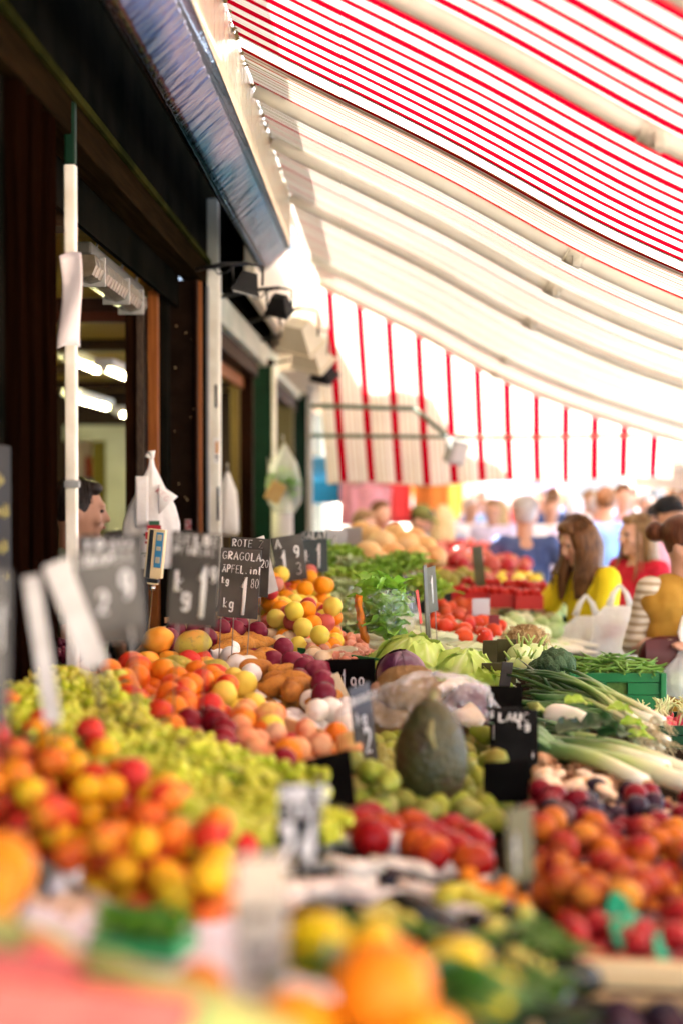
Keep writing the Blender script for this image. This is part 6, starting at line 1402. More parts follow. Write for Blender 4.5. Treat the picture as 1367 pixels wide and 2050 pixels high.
mb = MB(); mb.lathe([(.009, -.088), (.010, -.10), (.008, -.104), (.0035, -.106), (.003, -.26), (.001, -.27)], 10); mb.build('probe', mat('probe_steel', (.5, .48, .42), .25, metal=.9), t)

# ============================================================ HANGING BAGS
def bagmesh(prof, seg=36, wr=.10, seed=0.0, dx=0.0):
    mb = MB(); n = len(prof)
    def fn(u, v):
        i = min(int(u * (n - 1)), n - 2); f = u * (n - 1) - i
        rx = prof[i][0] * (1 - f) + prof[i + 1][0] * f; ry = prof[i][1] * (1 - f) + prof[i + 1][1] * f; z = prof[i][2] * (1 - f) + prof[i + 1][2] * f
        a = 2 * math.pi * v; k = 1 + wr * math.sin(a * 5 + seed + u * 4) * .5 + wr * math.sin(a * 11 - u * 7 + seed) * .35
        return (rx * k * math.cos(a) + dx * (1 - u), ry * k * math.sin(a), z)
    mb.grid(fn, 26, seg + 1); return mb
m_bagw = mat('bag_white', (.76, .72, .66), .35, (.82, .79, .74), 6, bump=.3, bscale=30)
p = U(304, 918, 5.6)
t = thing('carrier_bag', 'white plastic carrier bag with red and green print hanging by the hatch', 'bag', p, .1)
bm_ = bagmesh([(.008, .006, .0), (.012, .010, -.03), (.045, .02, -.10), (.085, .028, -.18), (.105, .032, -.26), (.105, .034, -.36), (.10, .03, -.42), (.085, .02, -.435)], 40, .14, 1.0); bm_.build('sack', m_bagw, t)
mb = MB(); mb.grid(lambda u, v: (.03 + .075 * u * (1 - v) + .0, -.03 - .012 * math.sin(v * 3) + .0 * u, -.10 - .11 * v - .05 * u + .04 * u * v), 8, 8); mb.grid(lambda u, v: (-.01 - .05 * u, -.034 - .01 * math.sin(v * 3), -.07 - .20 * v), 6, 8); o = mb.build('handle_flap', m_bagw, t); sm = o.modifiers.new('thickness', 'SOLIDIFY'); sm.thickness = .002
mb = MB(); mb.tube([(0, 0, .03), (.004, 0, .0)], [.016, .007], 10); mb.tube([(-.022, 0, .014), (.0, 0, .004)], [.010, .006], 8); mb.build('knot', m_bagw, t)
mb = MB(); lettering(mb, 'KEG', .0, .0, .017, .020, .0019, 0, .0); mb.xf(Matrix.Translation((.018, -.066, -.130)) @ Euler((0, .75, 0)).to_matrix().to_4x4()); mb.build('lettering', mat('print_red', (.42, .018, .03), .5), t)
mb = MB()
def onbag(x, z): return Vector((x, -.040 - .010 * (1 - (x / .1) ** 2), z))
def patch(mb, x0, x1, z0, z1, n=6): mb.grid(lambda u, v: onbag(x0 + (x1 - x0) * u, z0 + (z1 - z0) * v), n, 4)
patch(mb, -.025, .042, -.335, -.325); patch(mb, -.022, .042, -.318, -.288); patch(mb, -.015, .04, -.282, -.262)
mb.build('red_print', MATS['print_red'], t, True, False)
mb = MB(); patch(mb, -.008, .034, -.262, -.245); patch(mb, -.03, -.022, -.305, -.295); patch(mb, -.04, .02, -.375, -.370); patch(mb, -.03, .02, -.385, -.381); mb.build('green_print', mat('print_green', (.03, .10, .05), .5), t, True, False)
# white bags farther along, bagged greens on the green post
p = U(456, 945, 7.6); t = thing('carrier_bag', 'plain white carrier bag hanging in the second hatch', 'bag', p, 0)
bagmesh([(.008, .006, .0), (.02, .014, -.03), (.05, .03, -.10), (.06, .036, -.22), (.062, .034, -.32), (.05, .02, -.34)], 30, .12, 2.0).build('sack', m_bagw, t)
MB().tube([(0, 0, 0), (0, 0, .05)], .004, 6).build('string', m_wire, t)
p = U(570, 895, 9.2); t = thing('bagged_lettuce', 'green lettuce in a clear plastic bag hanging on the green post', 'bagged lettuce', p, 0)
bagmesh([(.012, .01, .02), (.03, .02, -.02), (.085, .05, -.10), (.11, .07, -.24), (.105, .07, -.36), (.06, .04, -.43)], 36, .14, 3.0).build('film', film('hang_film', (.90, .92, .86), .35, .15, .3), t)
mb = MB(); rr = random.Random(8)
for k in range(36): leaf(mb, .13, .09, .1, .012, 12, .2, k, rot4(0, 0, rr.uniform(0, 6.28), (0, 0, -.24)) @ rot4(0, -rr.uniform(-1.2, 1.2), 0), .3, 9, 7)
mb.build('leaves', l_spin, t, True, False)
MB().tube([(0, 0, .02), (-.02, .1, .08)], .004, 6).build('string', m_wire, t)
p = U(552, 985, 9.0); t = thing('paper_tag', 'brown paper bag tag hanging below the bagged lettuce on the green post', 'paper tag', p, 0)
MB().box((0, 0, 0), (.10, .02, .13), Euler((.1, .5, .2)), 0, .004).build('card', mat('kraft', (.46, .28, .09), .7, (.54, .35, .13), 9), t, False); MB().tube([(-.04, 0, .07), (-.05, .02, .22)], .003, 6).build('string', m_wire, t)
p = U(566, 1010, 9.3); t = thing('carrier_bag', 'plain white bag hanging low on the green post under the lettuce', 'bag', p, 0)
bagmesh([(.04, .03, .04), (.065, .04, -.02), (.07, .045, -.2), (.06, .03, -.28)], 26, .08, 1.5).build('sack', m_bagw, t)

# ============================================================ PEOPLE
dg_ = None
def capsule(mb, a, b, ra, rb, seg=12):
    mb.tube([a, Vector(a).lerp(Vector(b), .5), b], [ra, (ra + rb) / 2, rb], seg); mb.ell(a, ra, seg, 8); mb.ell(b, rb, seg, 8)
def chain(mb, pts, rad):
    for i in range(len(pts) - 1): capsule(mb, pts[i], pts[i + 1], rad[i], rad[i + 1])
def fuse(mb, name, m, voxel, parent, it=5, fold=0.0):
    """union of the overlapping volumes as one continuous smooth skin"""
    me = mb.mesh('tmp', m); o = bpy.data.objects.new('tmp', me); col.objects.link(o)
    r = o.modifiers.new('r', 'REMESH'); r.mode = 'VOXEL'; r.voxel_size = voxel; r.use_smooth_shade = True
    s = o.modifiers.new('s', 'SMOOTH'); s.factor = .5; s.iterations = it
    ev = o.evaluated_get(bpy.context.evaluated_depsgraph_get()); me2 = bpy.data.meshes.new_from_object(ev)
    bpy.data.objects.remove(o); bpy.data.meshes.remove(me)
    if fold and voxel < .0125:
        sd = random.random() * 20
        nn = [v.normal.copy() for v in me2.vertices]
        for v, nv in zip(me2.vertices, nn):
            c = v.co.copy(); k = noise.noise(V((c.x * 9 + sd, c.y * 9, c.z * 4))) + .6 * noise.noise(V((c.x * 16, c.y * 16 + sd, (c.z + .5 * c.x) * 11))); v.co = c + nv * fold * k
    me2.name = name; me2.materials.clear(); me2.materials.append(m); me2.polygons.foreach_set('use_smooth', [True] * len(me2.polygons))
    return link(name, me2, parent)
V = Vector
def person(label, loc, yaw, hgt, top, legs, hair, skin=None, head_turn=0.0, head_tilt=0.0, lean=0.0, arms=None, hairstyle='short', vox=.012, sleeves='short', group=None, glasses=False, cap=None, vest=None, cuffs=None, fem=1.0, skirt=None):
    """one figure, local forward = -Y.  arms = {'L':(elbow,wrist,hand_dir), 'R':...} in metres for a 1.70 m body"""
    t = thing('person', label, 'person', (loc[0], loc[1], 0), yaw, group); S = hgt / 1.70
    skin = skin or MATS['skin']
    def B(x, y, z):               # bend the upper body forward about the hips
        if z > .95 and lean:
            d = z - .95; return V((x, y * math.cos(lean) - d * math.sin(lean), .95 + d * math.cos(lean) + y * math.sin(lean) * -0.0)) * S
        return V((x, y, z)) * S
    sh = {'L': V((.165 * fem, .01, 1.40)), 'R': V((-.165 * fem, .01, 1.40))}
    arms = arms or {}
    dfl = {'L': (V((.225, .03, 1.12)), V((.235, -.06, .88)), V((0, -.25, -1))), 'R': (V((-.225, .03, 1.12)), V((-.235, -.06, .88)), V((0, -.25, -1)))}
    hip = {'L': V((.09, 0, .90)), 'R': V((-.09, 0, .90))}
    # ---- skin
    mb = MB()
    hc = B(0, -.012, 1.595); nk = B(0, .012, 1.44)
    hm = Euler((head_tilt - lean * .2, 0, head_turn)).to_matrix()
    def HP(x, y, z): return hc + hm @ (V((x, y, z)) * S)
    capsule(mb, nk, HP(0, .02, -.06), .056 * S, .052 * S)
    mb.ell(hc, (.074 * S, .092 * S, .112 * S), 18, 12, hm); mb.ell(HP(0, -.022, -.052), (.056 * S, .066 * S, .062 * S), 14, 10, hm)
    mb.ell(HP(0, -.070, -.098), (.024 * S, .02 * S, .018 * S), 10, 8, hm)          # chin
    capsule(mb, HP(0, -.088, .012), HP(0, -.108, -.028), .010 * S, .0145 * S, 8)    # nose
    mb.ell(HP(0, -.086, .026), (.05 * S, .014 * S, .010 * S), 10, 6, hm)           # brow
    for s in (-1, 1): mb.ell(HP(s * .076, .008, -.008), (.010 * S, .020 * S, .030 * S), 8, 6, hm); mb.ell(HP(s * .04, -.068, -.03), (.022 * S, .02 * S, .022 * S), 8, 6, hm)
    mb.ell(HP(0, -.088, -.058), (.024 * S, .012 * S, .009 * S), 8, 6, hm)
    chain(mb, [nk, B(0, .01, 1.36), B(0, 0, 1.2), B(0, 0, 1.02), B(0, 0, .92)], [.058 * S, .095 * S, .11 * S, .10 * S, .11 * S])
    hands = {}
    for s in 'LR':
        el, wr_, hd = arms.get(s, dfl[s]); a = B(*sh[s]); e = B(*el) if s not in arms else V(el) * S; w = B(*wr_) if s not in arms else V(wr_) * S
        chain(mb, [a, a.lerp(e, .5), e, e.lerp(w, .4), w], [.052 * S, .046 * S, .037 * S, .038 * S, .026 * S])
        hd = V(hd).normalized(); side = hd.cross(V((0, 0, 1)) if abs(hd.z) < .8 else V((1, 0, 0))).normalized(); up = side.cross(hd)
        pm = w + hd * .05 * S; mb.ell(pm, (.040 * S, .036 * S, .018 * S), 12, 8, Matrix((hd, side, up)).transposed())
        for k, (o_, L) in enumerate(((-.028, .060), (-.010, .070), (.009, .066), (.026, .052))):
            b0 = w + (hd * .078 + side * o_) * S; b1 = b0 + (hd * L * .5 - up * .012) * S; b2 = b1 + (hd * L * .35 - up * .030) * S
            chain(mb, [b0, b1, b2], [.0095 * S, .0088 * S, .0075 * S])
        th = side * (-1 if s == 'L' else 1); b0 = w + (hd * .03 + th * .032) * S; chain(mb, [b0, b0 + (hd * .028 + th * .018 - up * .006) * S, b0 + (hd * .055 + th * .016 - up * .020) * S], [.012 * S, .011 * S, .009 * S])
        hands[s] = (a, e, w, hd)
        chain(mb, [V((hip[s].x, 0, .90)) * S, V((hip[s].x * 1.05, -.015, .49)) * S, V((hip[s].x, .01, .08)) * S], [.085 * S, .058 * S, .038 * S])
        chain(mb, [V((hip[s].x, .03, .05)) * S, V((hip[s].x * 1.2, -.14, .035)) * S], [.042 * S, .034 * S])
    fuse(mb, 'body', skin, vox, t)
    # ---- face details
    ey = MB()
    for s in (-1, 1): ey.ell(HP(s * .031, -.0835, .004), (.0125 * S, .009 * S, .0075 * S), 10, 8, hm)
    ey.build('eyes', MATS['eye'], t); lp = MB(); lp.ell(HP(0, -.0965, -.058), (.021 * S, .006 * S, .006 * S), 10, 6, hm); lp.build('mouth', MATS['lip'], t)
    # ---- clothing
    mb = MB(); c = .012
    chain(mb, [B(0, .012, 1.42), B(0, .005, 1.34), B(0, 0, 1.2), B(0, 0, 1.05), B(0, 0, .93)], [(.066) * S, .112 * S, (.122 + c) * S, (.112 + c) * S, (.128 + c) * S])
    for z, x in ((1.33, .075), (1.2, .06), (1.0, .065)):
        for s in (-1, 1): mb.ell(B(s * x * fem, 0, z), (.105 * S, .092 * S, .12 * S), 14, 10)
    for s in 'LR':
        a, e, w, hd = hands[s]
        capsule(mb, B(0, .01, 1.375), a, .07 * S, .064 * S)
        if sleeves == 'short': chain(mb, [a, a.lerp(e, .62)], [.064 * S, .060 * S])
        else: chain(mb, [a, a.lerp(e, .5), e, e.lerp(w, .95)], [.060 * S, .052 * S, .044 * S, .034 * S])
    fuse(mb, 'shirt', top, vox, t, 6, .011)
    if vest:
        mb = MB(); c = .028
        chain(mb, [B(0, .012, 1.40), B(0, .005, 1.33), B(0, 0, 1.2), B(0, 0, 1.05), B(0, 0, .90), B(0, 0, .80)], [.07 * S, .122 * S, (.13 + c) * S, (.12 + c) * S, (.138 + c) * S, (.14 + c) * S])
        for z, x in ((1.33, .08), (1.2, .075), (1.0, .075), (.86, .075)):
            for s in (-1, 1): mb.ell(B(s * x, 0, z), (.118 * S, .105 * S, .15 * S), 14, 10)
        for s in 'LR': capsule(mb, B(0, .01, 1.385), hands[s][0] * .96, .078 * S, .074 * S)
        fuse(mb, 'vest', vest, vox, t, 6, .011)
        mb = MB(); mb.tube([B(0, -.155, 1.3), B(0, -.172, 1.1), B(0, -.175, .85)], .004 * S, 6); mb.build('vest_seam', MATS['seam'], t)
    mb = MB()
    for s in 'LR':
        chain(mb, [V((hip[s].x * .85, 0, .95)) * S, V((hip[s].x, 0, .85)) * S, V((hip[s].x * 1.05, -.012, .49)) * S, V((hip[s].x, .012, .10)) * S], [.112 * S, .108 * S, .078 * S, .066 * S])
    fuse(mb, 'trousers', legs, vox, t, 6, .010)
    mb = MB()
    for s in 'LR': chain(mb, [V((hip[s].x, .03, .048)) * S, V((hip[s].x * 1.2, -.15, .040)) * S], [.050 * S, .042 * S])
    fuse(mb, 'shoes', MATS['shoe'], vox, t, 3)
    # ---- hair
    mb = MB()
    mb.ell(HP(0, .020, .028), (.081 * S, .090 * S, .099 * S), 18, 12, hm); mb.ell(HP(0, -.04, .088), (.06 * S, .05 * S, .03 * S), 12, 8, hm)
    if hairstyle == 'long':
        for k in range(9):
            a = math.pi * (k / 8) ; x, y = .080 * math.cos(a), .02 + .072 * math.sin(a)
            p0 = HP(x, y, .03); dn = V((0, 0, -1)); p1 = HP(x * 1.05, y + .01, -.10); p2 = p1 + V((x * .15, .015 - lean * .06, -.17)) * S; p3 = p2 + V((x * -.1, -.01 - lean * .08, -.13)) * S
            chain(mb, [p0, p1, p2, p3], [.03 * S, .034 * S, .032 * S, .012 * S])
    elif hairstyle == 'veil':      # long hair falling forward over a bowed face
        for k in range(15):
            a = -.9 + (math.pi + 1.8) * (k / 14); x, y = .082 * math.cos(a), .012 + .074 * math.sin(a)
            p0 = HP(x, y, .04); p1 = HP(x * 1.08, y, -.06); p2 = p1 + V((x * .2 , -.02, -.11)) * S; p3 = p2 + V((-x * .1, -.02, -.12)) * S
            chain(mb, [p0, p1, p2, p3], [.028 * S, .034 * S, .034 * S, .010 * S])
    elif hairstyle == 'bun':
        mb.ell(HP(-.02, .150, .05), .048 * S, 12, 9); mb.ell(HP(0, .10, .05), .045 * S, 12, 9); mb.ell(HP(0, .03, .05), (.094 * S, .095 * S, .09 * S), 14, 10, hm)
    if hairstyle != 'none':
        h = fuse(mb, 'hair', hair, vox, t, 4, .007)
        if vox < .01:
            mb = MB(); hr = random.Random(int(hgt * 1000)); lo_ = -.25 if hairstyle == 'veil' else -.28 if hairstyle == 'long' else -.02
            for k in range(70):
                a = hr.uniform(-.8, math.pi + .8); x, y = .094 * math.cos(a), .016 + .086 * math.sin(a); q = [HP(x * .35, y * .35 + .01, .128), HP(x * .8, y * .8, .10), HP(x * 1.08, y * 1.08, .03)]
                if lo_ < -.1:
                    b_ = q[-1]; x2 = x * hr.uniform(.9, 1.35)
                    q += [b_ + V((x2 * .15, -.004, -.12)) * S, b_ + V((x2 * .25 + hr.uniform(-.015, .015), -.02 - lean * .08, lo_ * .75)) * S, b_ + V((x2 * .1 + hr.uniform(-.02, .02), -.03 - lean * .1, lo_ * hr.uniform(.9, 1.15))) * S]
                mb.tube(q, [.003 * S] * (len(q) - 1) + [.001], 5)
            mb.build('hair_strands', hair, t)['kind'] = 'stuff'
    if cap:
        mb = MB(); mb.ell(HP(0, .012, .060), (.094 * S, .104 * S, .078 * S), 16, 10, hm); mb.ell(HP(0, -.115, .045), (.065 * S, .06 * S, .010 * S), 14, 6, hm); fuse(mb, 'cap', cap, vox, t, 3)
    if glasses:
        mb = MB()
        for s in (-1, 1): mb.tube([HP(s * .033 + .026 * math.cos(q * .628), -.103, .004 + .019 * math.sin(q * .628)) for q in range(11)], .0022 * S, 6)
        mb.tube([HP(-.008, -.104, .008), HP(.008, -.104, .008)], .002 * S, 6)
        for s in (-1, 1): mb.tube([HP(s * .058, -.10, .008), HP(s * .080, .0, .01)], .002 * S, 6)
        mb.build('glasses', MATS['glasses'], t)
    if cuffs:
        for s in 'LR':
            mb = MB()
            a, e, w, hd = hands[s]
            for p0, p1, fs, rr_ in ((a, e, (.2, .38, .56, .74, .92), .0595), (e, w, (.15, .38, .6, .82), .0475)):
                for f in fs:
                    q = p0.lerp(p1, f); d = (p1 - p0).normalized(); r_ = (rr_ - (.010 * f if rr_ > .05 else .008 * f) + .0045) * S; mb.tube([q - d * .011 * S, q + d * .011 * S], r_, 14)
            mb.build('sleeve_stripes', cuffs, t)
    t['hands'] = 0; del t['hands']
    return t, hands, S
mat('skin', (.56, .30, .20), .45, (.62, .35, .25), 9, spec=.35); mat('skin_tan', (.46, .23, .14), .45, (.52, .28, .18), 9, spec=.35)
mat('eye', (.06, .045, .04), .2); mat('lip', (.40, .12, .10), .4); mat('seam', (.12, .07, .015), .6); mat('shoe', (.03, .028, .026), .5); mat('glasses', (.02, .02, .022), .3)
def hairm(n, a, b): return mat(n, a, .4, b, 20, stretch=(6, 6, .5), bump=.4, bscale=40)
h_br = hairm('hair_brown', (.065, .024, .008), (.20, .09, .032)); h_lb = hairm('hair_light_brown', (.18, .10, .045), (.34, .21, .10)); h_rd = hairm('hair_auburn', (.06, .018, .008), (.14, .045, .018)); h_bl = hairm('hair_blond', (.42, .29, .13), (.56, .42, .22)); h_dk = hairm('hair_dark', (.010, .007, .006), (.03, .02, .015)); h_gr = hairm('hair_grey', (.46, .44, .46), (.62, .60, .60))
def clothm(n, a, b=None): return mat(n, a, .8, b or tuple(x * 1.25 for x in a), 12, bump=.15, bscale=25)
c_yel = clothm('cloth_yellow', (.82, .62, .01), (.86, .68, .02)); c_red = clothm('cloth_red', (.46, .012, .03)); c_stri = clothm('cloth_cream', (.56, .48, .36), (.64, .56, .44)); c_stri = mat('cloth_striped', (.58, .50, .38), .85); ntx = c_stri.node_tree; _b = ntx.nodes['Principled BSDF']; _t = nd(ntx, 'ShaderNodeTexCoord'); _w = nd(ntx, 'ShaderNodeTexWave', bands_direction='Z', Scale=9.0, Distortion=1.2); _r = ramp(ntx, [(.36, .27, .17), (.36, .27, .17), (.58, .50, .38), (.64, .56, .44)], [0, .30, .36, 1]); ntx.links.new(_t.outputs['Object'], _w.inputs['Vector']); ntx.links.new(_w.outputs['Fac'], _r.inputs['Fac']); ntx.links.new(_r.outputs['Color'], _b.inputs['Base Color'])
c_must = clothm('cloth_mustard', (.34, .17, .018), (.42, .22, .03)); c_beig = clothm('cloth_beige', (.50, .38, .24)); c_blue = clothm('cloth_blue', (.055, .085, .22), (.09, .13, .30)); c_navy = clothm('cloth_navy', (.02, .03, .08)); c_blk = clothm('cloth_black', (.012, .012, .014)); c_lav = clothm('cloth_lavender', (.52, .48, .66)); c_sky = clothm('cloth_sky_blue', (.22, .36, .66)); c_wht = clothm('cloth_white', (.74, .74, .78)); c_pnk = clothm('cloth_pink', (.62, .28, .32)); c_dmn = clothm('cloth_denim', (.10, .17, .30)); c_cap = clothm('cloth_olive', (.10, .10, .025))
W8 = .009
def at_(px, Y): return U(px, 962, Y).x, Y
# woman in yellow : faces the stall (left), head bowed, one arm reaching down, the other bent across with bags
x, y = at_(1205, 7.2)
yw, yh, yS = person('woman in a bright yellow short-sleeved shirt bowing over the stall with long brown hair', (x, y), R(-62), 1.66, c_yel, c_beig, h_br, None, 0, .42, .22,
    {'R': ((-.26, -.22, 1.16), (-.30, -.42, .98), (.1, -.7, -.5)), 'L': ((.24, -.16, 1.08), (.10, -.36, 1.06), (-.5, -.6, -.2))}, 'veil', W8)
# long-haired woman behind
x, y = at_(1275, 7.9)
person('woman with long light brown hair and red top looking left, behind the yellow shirt', (x, y), R(-58), 1.64, c_red, c_blk, h_lb, None, -.1, -.02, 0, None, 'long', W8, 'long')
# woman with mustard vest
x, y = at_(1372, 6.2)
vw, vh, vS = person('woman with glasses, auburn hair and mustard vest over striped sleeves at the right edge', (x, y), R(18), 1.66, c_stri, c_beig, h_rd, None, .55, .05, .0,
    {'R': ((-.235, .06, 1.15), (-.18, -.20, 1.18), (.4, -.8, .1)), 'L': ((.27, .02, 1.10), (.24, -.18, .98), (0, -.7, -.2))}, 'bun', W8, 'long', None, True, None, c_must)
# blue shirted man from behind, cap man, blond, vendors
x, y = at_(1050, 9.4); person('broad man in a blue shirt seen from behind with arms bent', (x, y), R(170), 1.72, c_blue, c_navy, h_gr, None, 0, 0, .05, {'R': ((-.34, .02, 1.14), (-.22, -.22, 1.05), (.3, -.8, 0)), 'L': ((.34, .02, 1.14), (.22, -.22, 1.05), (-.3, -.8, 0))}, 'short', W8, 'long')
x, y = at_(808, 11.4); person('man in a black jacket and olive cap leaning over the melons', (x, y), R(55), 1.64, c_blk, c_navy, h_dk, None, .2, .45, .25, None, 'short', .011, 'long', None, False, c_cap)
x, y = at_(884, 11.8); person('person with long blond hair and denim jacket seen from behind', (x, y), R(175), 1.62, c_dmn, c_dmn, h_bl, None, 0, 0, 0, None, 'long', .011, 'long')
x, y = at_(712, 11.2); person('vendor with a ruddy face beyond the lettuce and pale signs', (x, y), R(60), 1.60, c_pnk, c_dmn, h_lb, None, .1, .2, .1, None, 'short', .011, 'long')
# man inside the kiosk (dark hair, facing right)
x, y = at_(152, 5.7); person('dark haired man in grey green shirt inside the kiosk, behind the cream pole', (x, y), R(104), 1.83, clothm('cloth_sage', (.24, .28, .20)), c_navy, h_dk, MATS['skin_tan'], 0, .05, 0, None, 'short', W8)
x, y = at_(212, 7.6); person('person with black hair low behind the carrier bag inside the kiosk', (x, y), R(120), 1.56, c_blk, c_blk, h_dk, None, 0, .3, .1, None, 'short', .011)
# the crowd down the lane
CROWD = [(1150, 11.5, 1.70, c_lav, c_navy, h_gr, 150, 'in a lavender shirt and grey hair, left of the sky blue shirt', 'short'), (1212, 11.0, 1.78, c_sky, c_navy, h_br, 170, 'in a sky blue shirt seen from behind above the yellow shirt', 'short'), (1246, 12.6, 1.80, c_pnk, c_dmn, h_br, 10, 'in a pink shirt right of the sky blue shirt', 'short'),
 (1318, 10.2, 1.66, c_sky, c_blk, h_dk, -40, 'in a pale blue shirt with black hair, left of the black cap', 'short'), (1338, 9.0, 1.72, c_pnk, c_navy, h_dk, 30, 'wearing a black cap and pink top behind the auburn hair', 'short'), (1102, 13.2, 1.68, c_wht, c_dmn, h_br, 0, 'in a white shirt right of the broad blue back', 'short'),
 (1180, 15.0, 1.74, c_wht, c_navy, h_lb, 20, 'in a white top far down the lane with light brown hair', 'long'), (985, 13.4, 1.66, c_lav, c_navy, h_lb, -20, 'in lavender left of the broad blue back', 'short'), (940, 14.0, 1.66, c_wht, c_dmn, h_gr, 30, 'in white with grey hair beside the blond one', 'short'),
 (1080, 16.5, 1.72, c_pnk, c_blk, h_dk, 0, 'in a pink top far down the lane with dark hair', 'long'), (1265, 16.0, 1.74, c_blue, c_blk, h_dk, 10, 'in a dark blue top far down the lane', 'short'), (1375, 13.5, 1.76, c_lav, c_blk, h_br, 0, 'in lavender far down the lane at the right edge', 'short'),
 (1020, 18.0, 1.72, c_red, c_dmn, h_br, 0, 'in red far down the lane behind the grey haired man', 'short'), (1130, 19.0, 1.74, c_sky, c_navy, h_bl, 15, 'in sky blue far down the lane with blond hair', 'long'), (1300, 18.5, 1.72, c_wht, c_navy, h_dk, 170, 'in white far down the lane seen from behind', 'short'), (760, 12.0, 1.66, c_red, c_navy, h_br, 40, 'in a red top beyond the melons', 'short'),
 (1195, 13.5, 1.70, c_sky, c_dmn, h_gr, 175, 'in pale blue with grey hair behind the yellow shirt', 'short'), (1105, 15.2, 1.76, c_blue, c_blk, h_br, 185, 'in a dark blue jacket beyond the broad blue back', 'short'), (960, 16.0, 1.72, c_sky, c_navy, h_dk, 10, 'in pale blue far behind the blond hair', 'short'), (1000, 15.0, 1.64, c_lav, c_dmn, h_bl, 160, 'in lavender with blond hair left of the grey haired man', 'long'),
 (1290, 14.2, 1.70, c_lav, c_navy, h_gr, 5, 'in lavender with grey hair far behind the red top', 'short'), (1345, 16.5, 1.78, c_sky, c_blk, h_br, 190, 'in sky blue far down the lane near the right edge', 'short'), (1230, 20.0, 1.75, c_lav, c_dmn, h_dk, 0, 'in lavender with dark hair farthest down the lane', 'short'), (1065, 20.5, 1.70, c_wht, c_navy, h_lb, 180, 'in white farthest down the lane behind the grey hair', 'long'), (925, 18.5, 1.72, c_pnk, c_navy, h_br, 20, 'in pink farthest down the lane above the blond hair', 'short')]
for i, (px, Y, hh, tp, lg, hr, yw_, lab, hs) in enumerate(CROWD):
    x, y = at_(px, Y); person('passer-by ' + lab, (x, y), R(yw_), hh, tp, lg, hr, MATS['skin_tan'] if i % 3 == 1 else None, 0, 0, 0, None, hs, .016, 'short' if i % 2 else 'long', 'shoppers walking down the lane', False, c_blk if 'black cap' in lab else None)

# ---- things the two women carry
def hang(prof, label, p, seed, m, rz=0.0, name='carrier_bag', handles=True, top=None):
    t = thing(name, label, 'bag', p, rz); bagmesh(prof, 36, .13, seed).build('sack', m, t)
    if handles:
        mb = MB()
        for s in (-1, 1): mb.tube([(s * .05, 0, prof[0][2]), (s * .03, 0, prof[0][2] + .06), (0, .0, prof[0][2] + .10)], [.018, .012, .008], 8, 0, True, None, .4)
        mb.build('handle', m, t)
    return t
film_bag = film('bag_film', (.88, .85, .80), .78, .35, .5)
wrist = yw.matrix_basis @ yh['L'][2]
bw = yh['L'][2]
def wpos(t, v): return Matrix.Rotation(t.rotation_euler.z, 3, 'Z') @ v + Vector(t.location)
w1 = wpos(yw, yh['L'][2] + yh['L'][3] * .05)
hang([(.07, .03, -.05), (.125, .06, -.11), (.145, .08, -.24), (.14, .09, -.36), (.16, .10, -.46), (.10, .05, -.50)], 'large white plastic bag on the arm of the woman in yellow, right of two', U(1240, 1192, 6.7) + V((0, 0, .0)), 1.0, film_bag)
hang([(.05, .03, -.06), (.115, .06, -.12), (.14, .08, -.25), (.14, .09, -.40), (.08, .05, -.46)], 'white plastic bag on the arm of the woman in yellow, left of two', U(1172, 1208, 6.75) + V((0, 0, .0)), 2.0, film_bag)
rb = m_round('radish_fruit_mesh', .03, f_tomr, .95)
for i, (px, py) in enumerate(((1215, 1262), (1228, 1255), (1205, 1275), (1222, 1272), (1236, 1266))): one('tomato', rb, U(px, py, 6.72), (i, i, 0), 'red tomato showing through the white bags of the woman in yellow', 'tomato', .8, 'tomatoes in the white bags')
w2 = wpos(vw, vh['R'][2] + vh['R'][3] * .06 * vS)
t = thing('carrier_bag', 'small knotted clear bag of vegetables in the hand of the woman in the mustard vest', 'bag', w2, .2)
bagmesh([(.012, .010, -.0), (.03, .026, -.05), (.075, .06, -.10), (.085, .07, -.16), (.06, .05, -.21), (.02, .02, -.225)], 32, .12, 3.0).build('sack', film('bag_film_clear', (.86, .88, .84), .7, .25, .4), t)
mb = MB(); mb.tube([(0, 0, 0), (-.005, 0, .05), (.01, -.01, .11), (.025, -.01, .14)], [.012, .022, .024, .012], 10, 0, True, None, .5); mb.tube([(0, 0, 0), (.02, 0, .05), (.05, .0, .10), (.06, 0, .08)], [.012, .016, .016, .010], 10, 0, True, None, .5); mb.build('knot', m_bagw, t)
for i, (m_, lab, v) in enumerate(((pgn, 'pale green courgette inside the small knotted bag', (-.03, -.01, -.15)), (tm, 'orange tomato inside the small knotted bag', (.035, -.01, -.14)))): one('courgette' if i == 0 else 'tomato', m_, w2 + V(v), (0, 0, 0), lab, 'vegetable', .95)
q = U(1350, 1325, 6.0)
t = thing('shoulder_bag', 'dark maroon leather shoulder bag at the hip of the woman in the mustard vest', 'bag', q, .1)
m_mar = mat('maroon_leather', (.060, .010, .010), .4, (.09, .016, .014), 8)
mb = MB(); mb.ell((0, 0, 0), (.16, .06, .11), 24, 16, None, lambda d, th, ph: V((math.copysign(abs(d.x) ** .6, d.x), d.y, math.copysign(abs(d.z) ** .7, d.z)))); mb.build('pouch', m_mar, t)
mb = MB(); mb.grid(lambda u, v: (-.145 + .29 * u, -.062 - .012 * math.sin(v * 3), .10 - .11 * v - .03 * (1 - (2 * u - 1) ** 2) * v), 14, 8); mb.build('flap', m_mar, t)
mb = MB(); mb.tube([(.14, 0, .06), (.14, .03, .3), (.10, .10, .50)], .010, 8); mb.build('strap', m_mar, t)
q = U(1292, 1345, 6.9); t = thing('carrier_bag', 'blue plastic bag hanging low between the two women', 'bag', q, 0)
bagmesh([(.03, .02, .10), (.06, .04, .0), (.075, .05, -.18), (.06, .04, -.26)], 24, .12, 4.0).build('sack', mat('bag_blue', (.04, .20, .55), .4, (.08, .30, .66), 8), t)
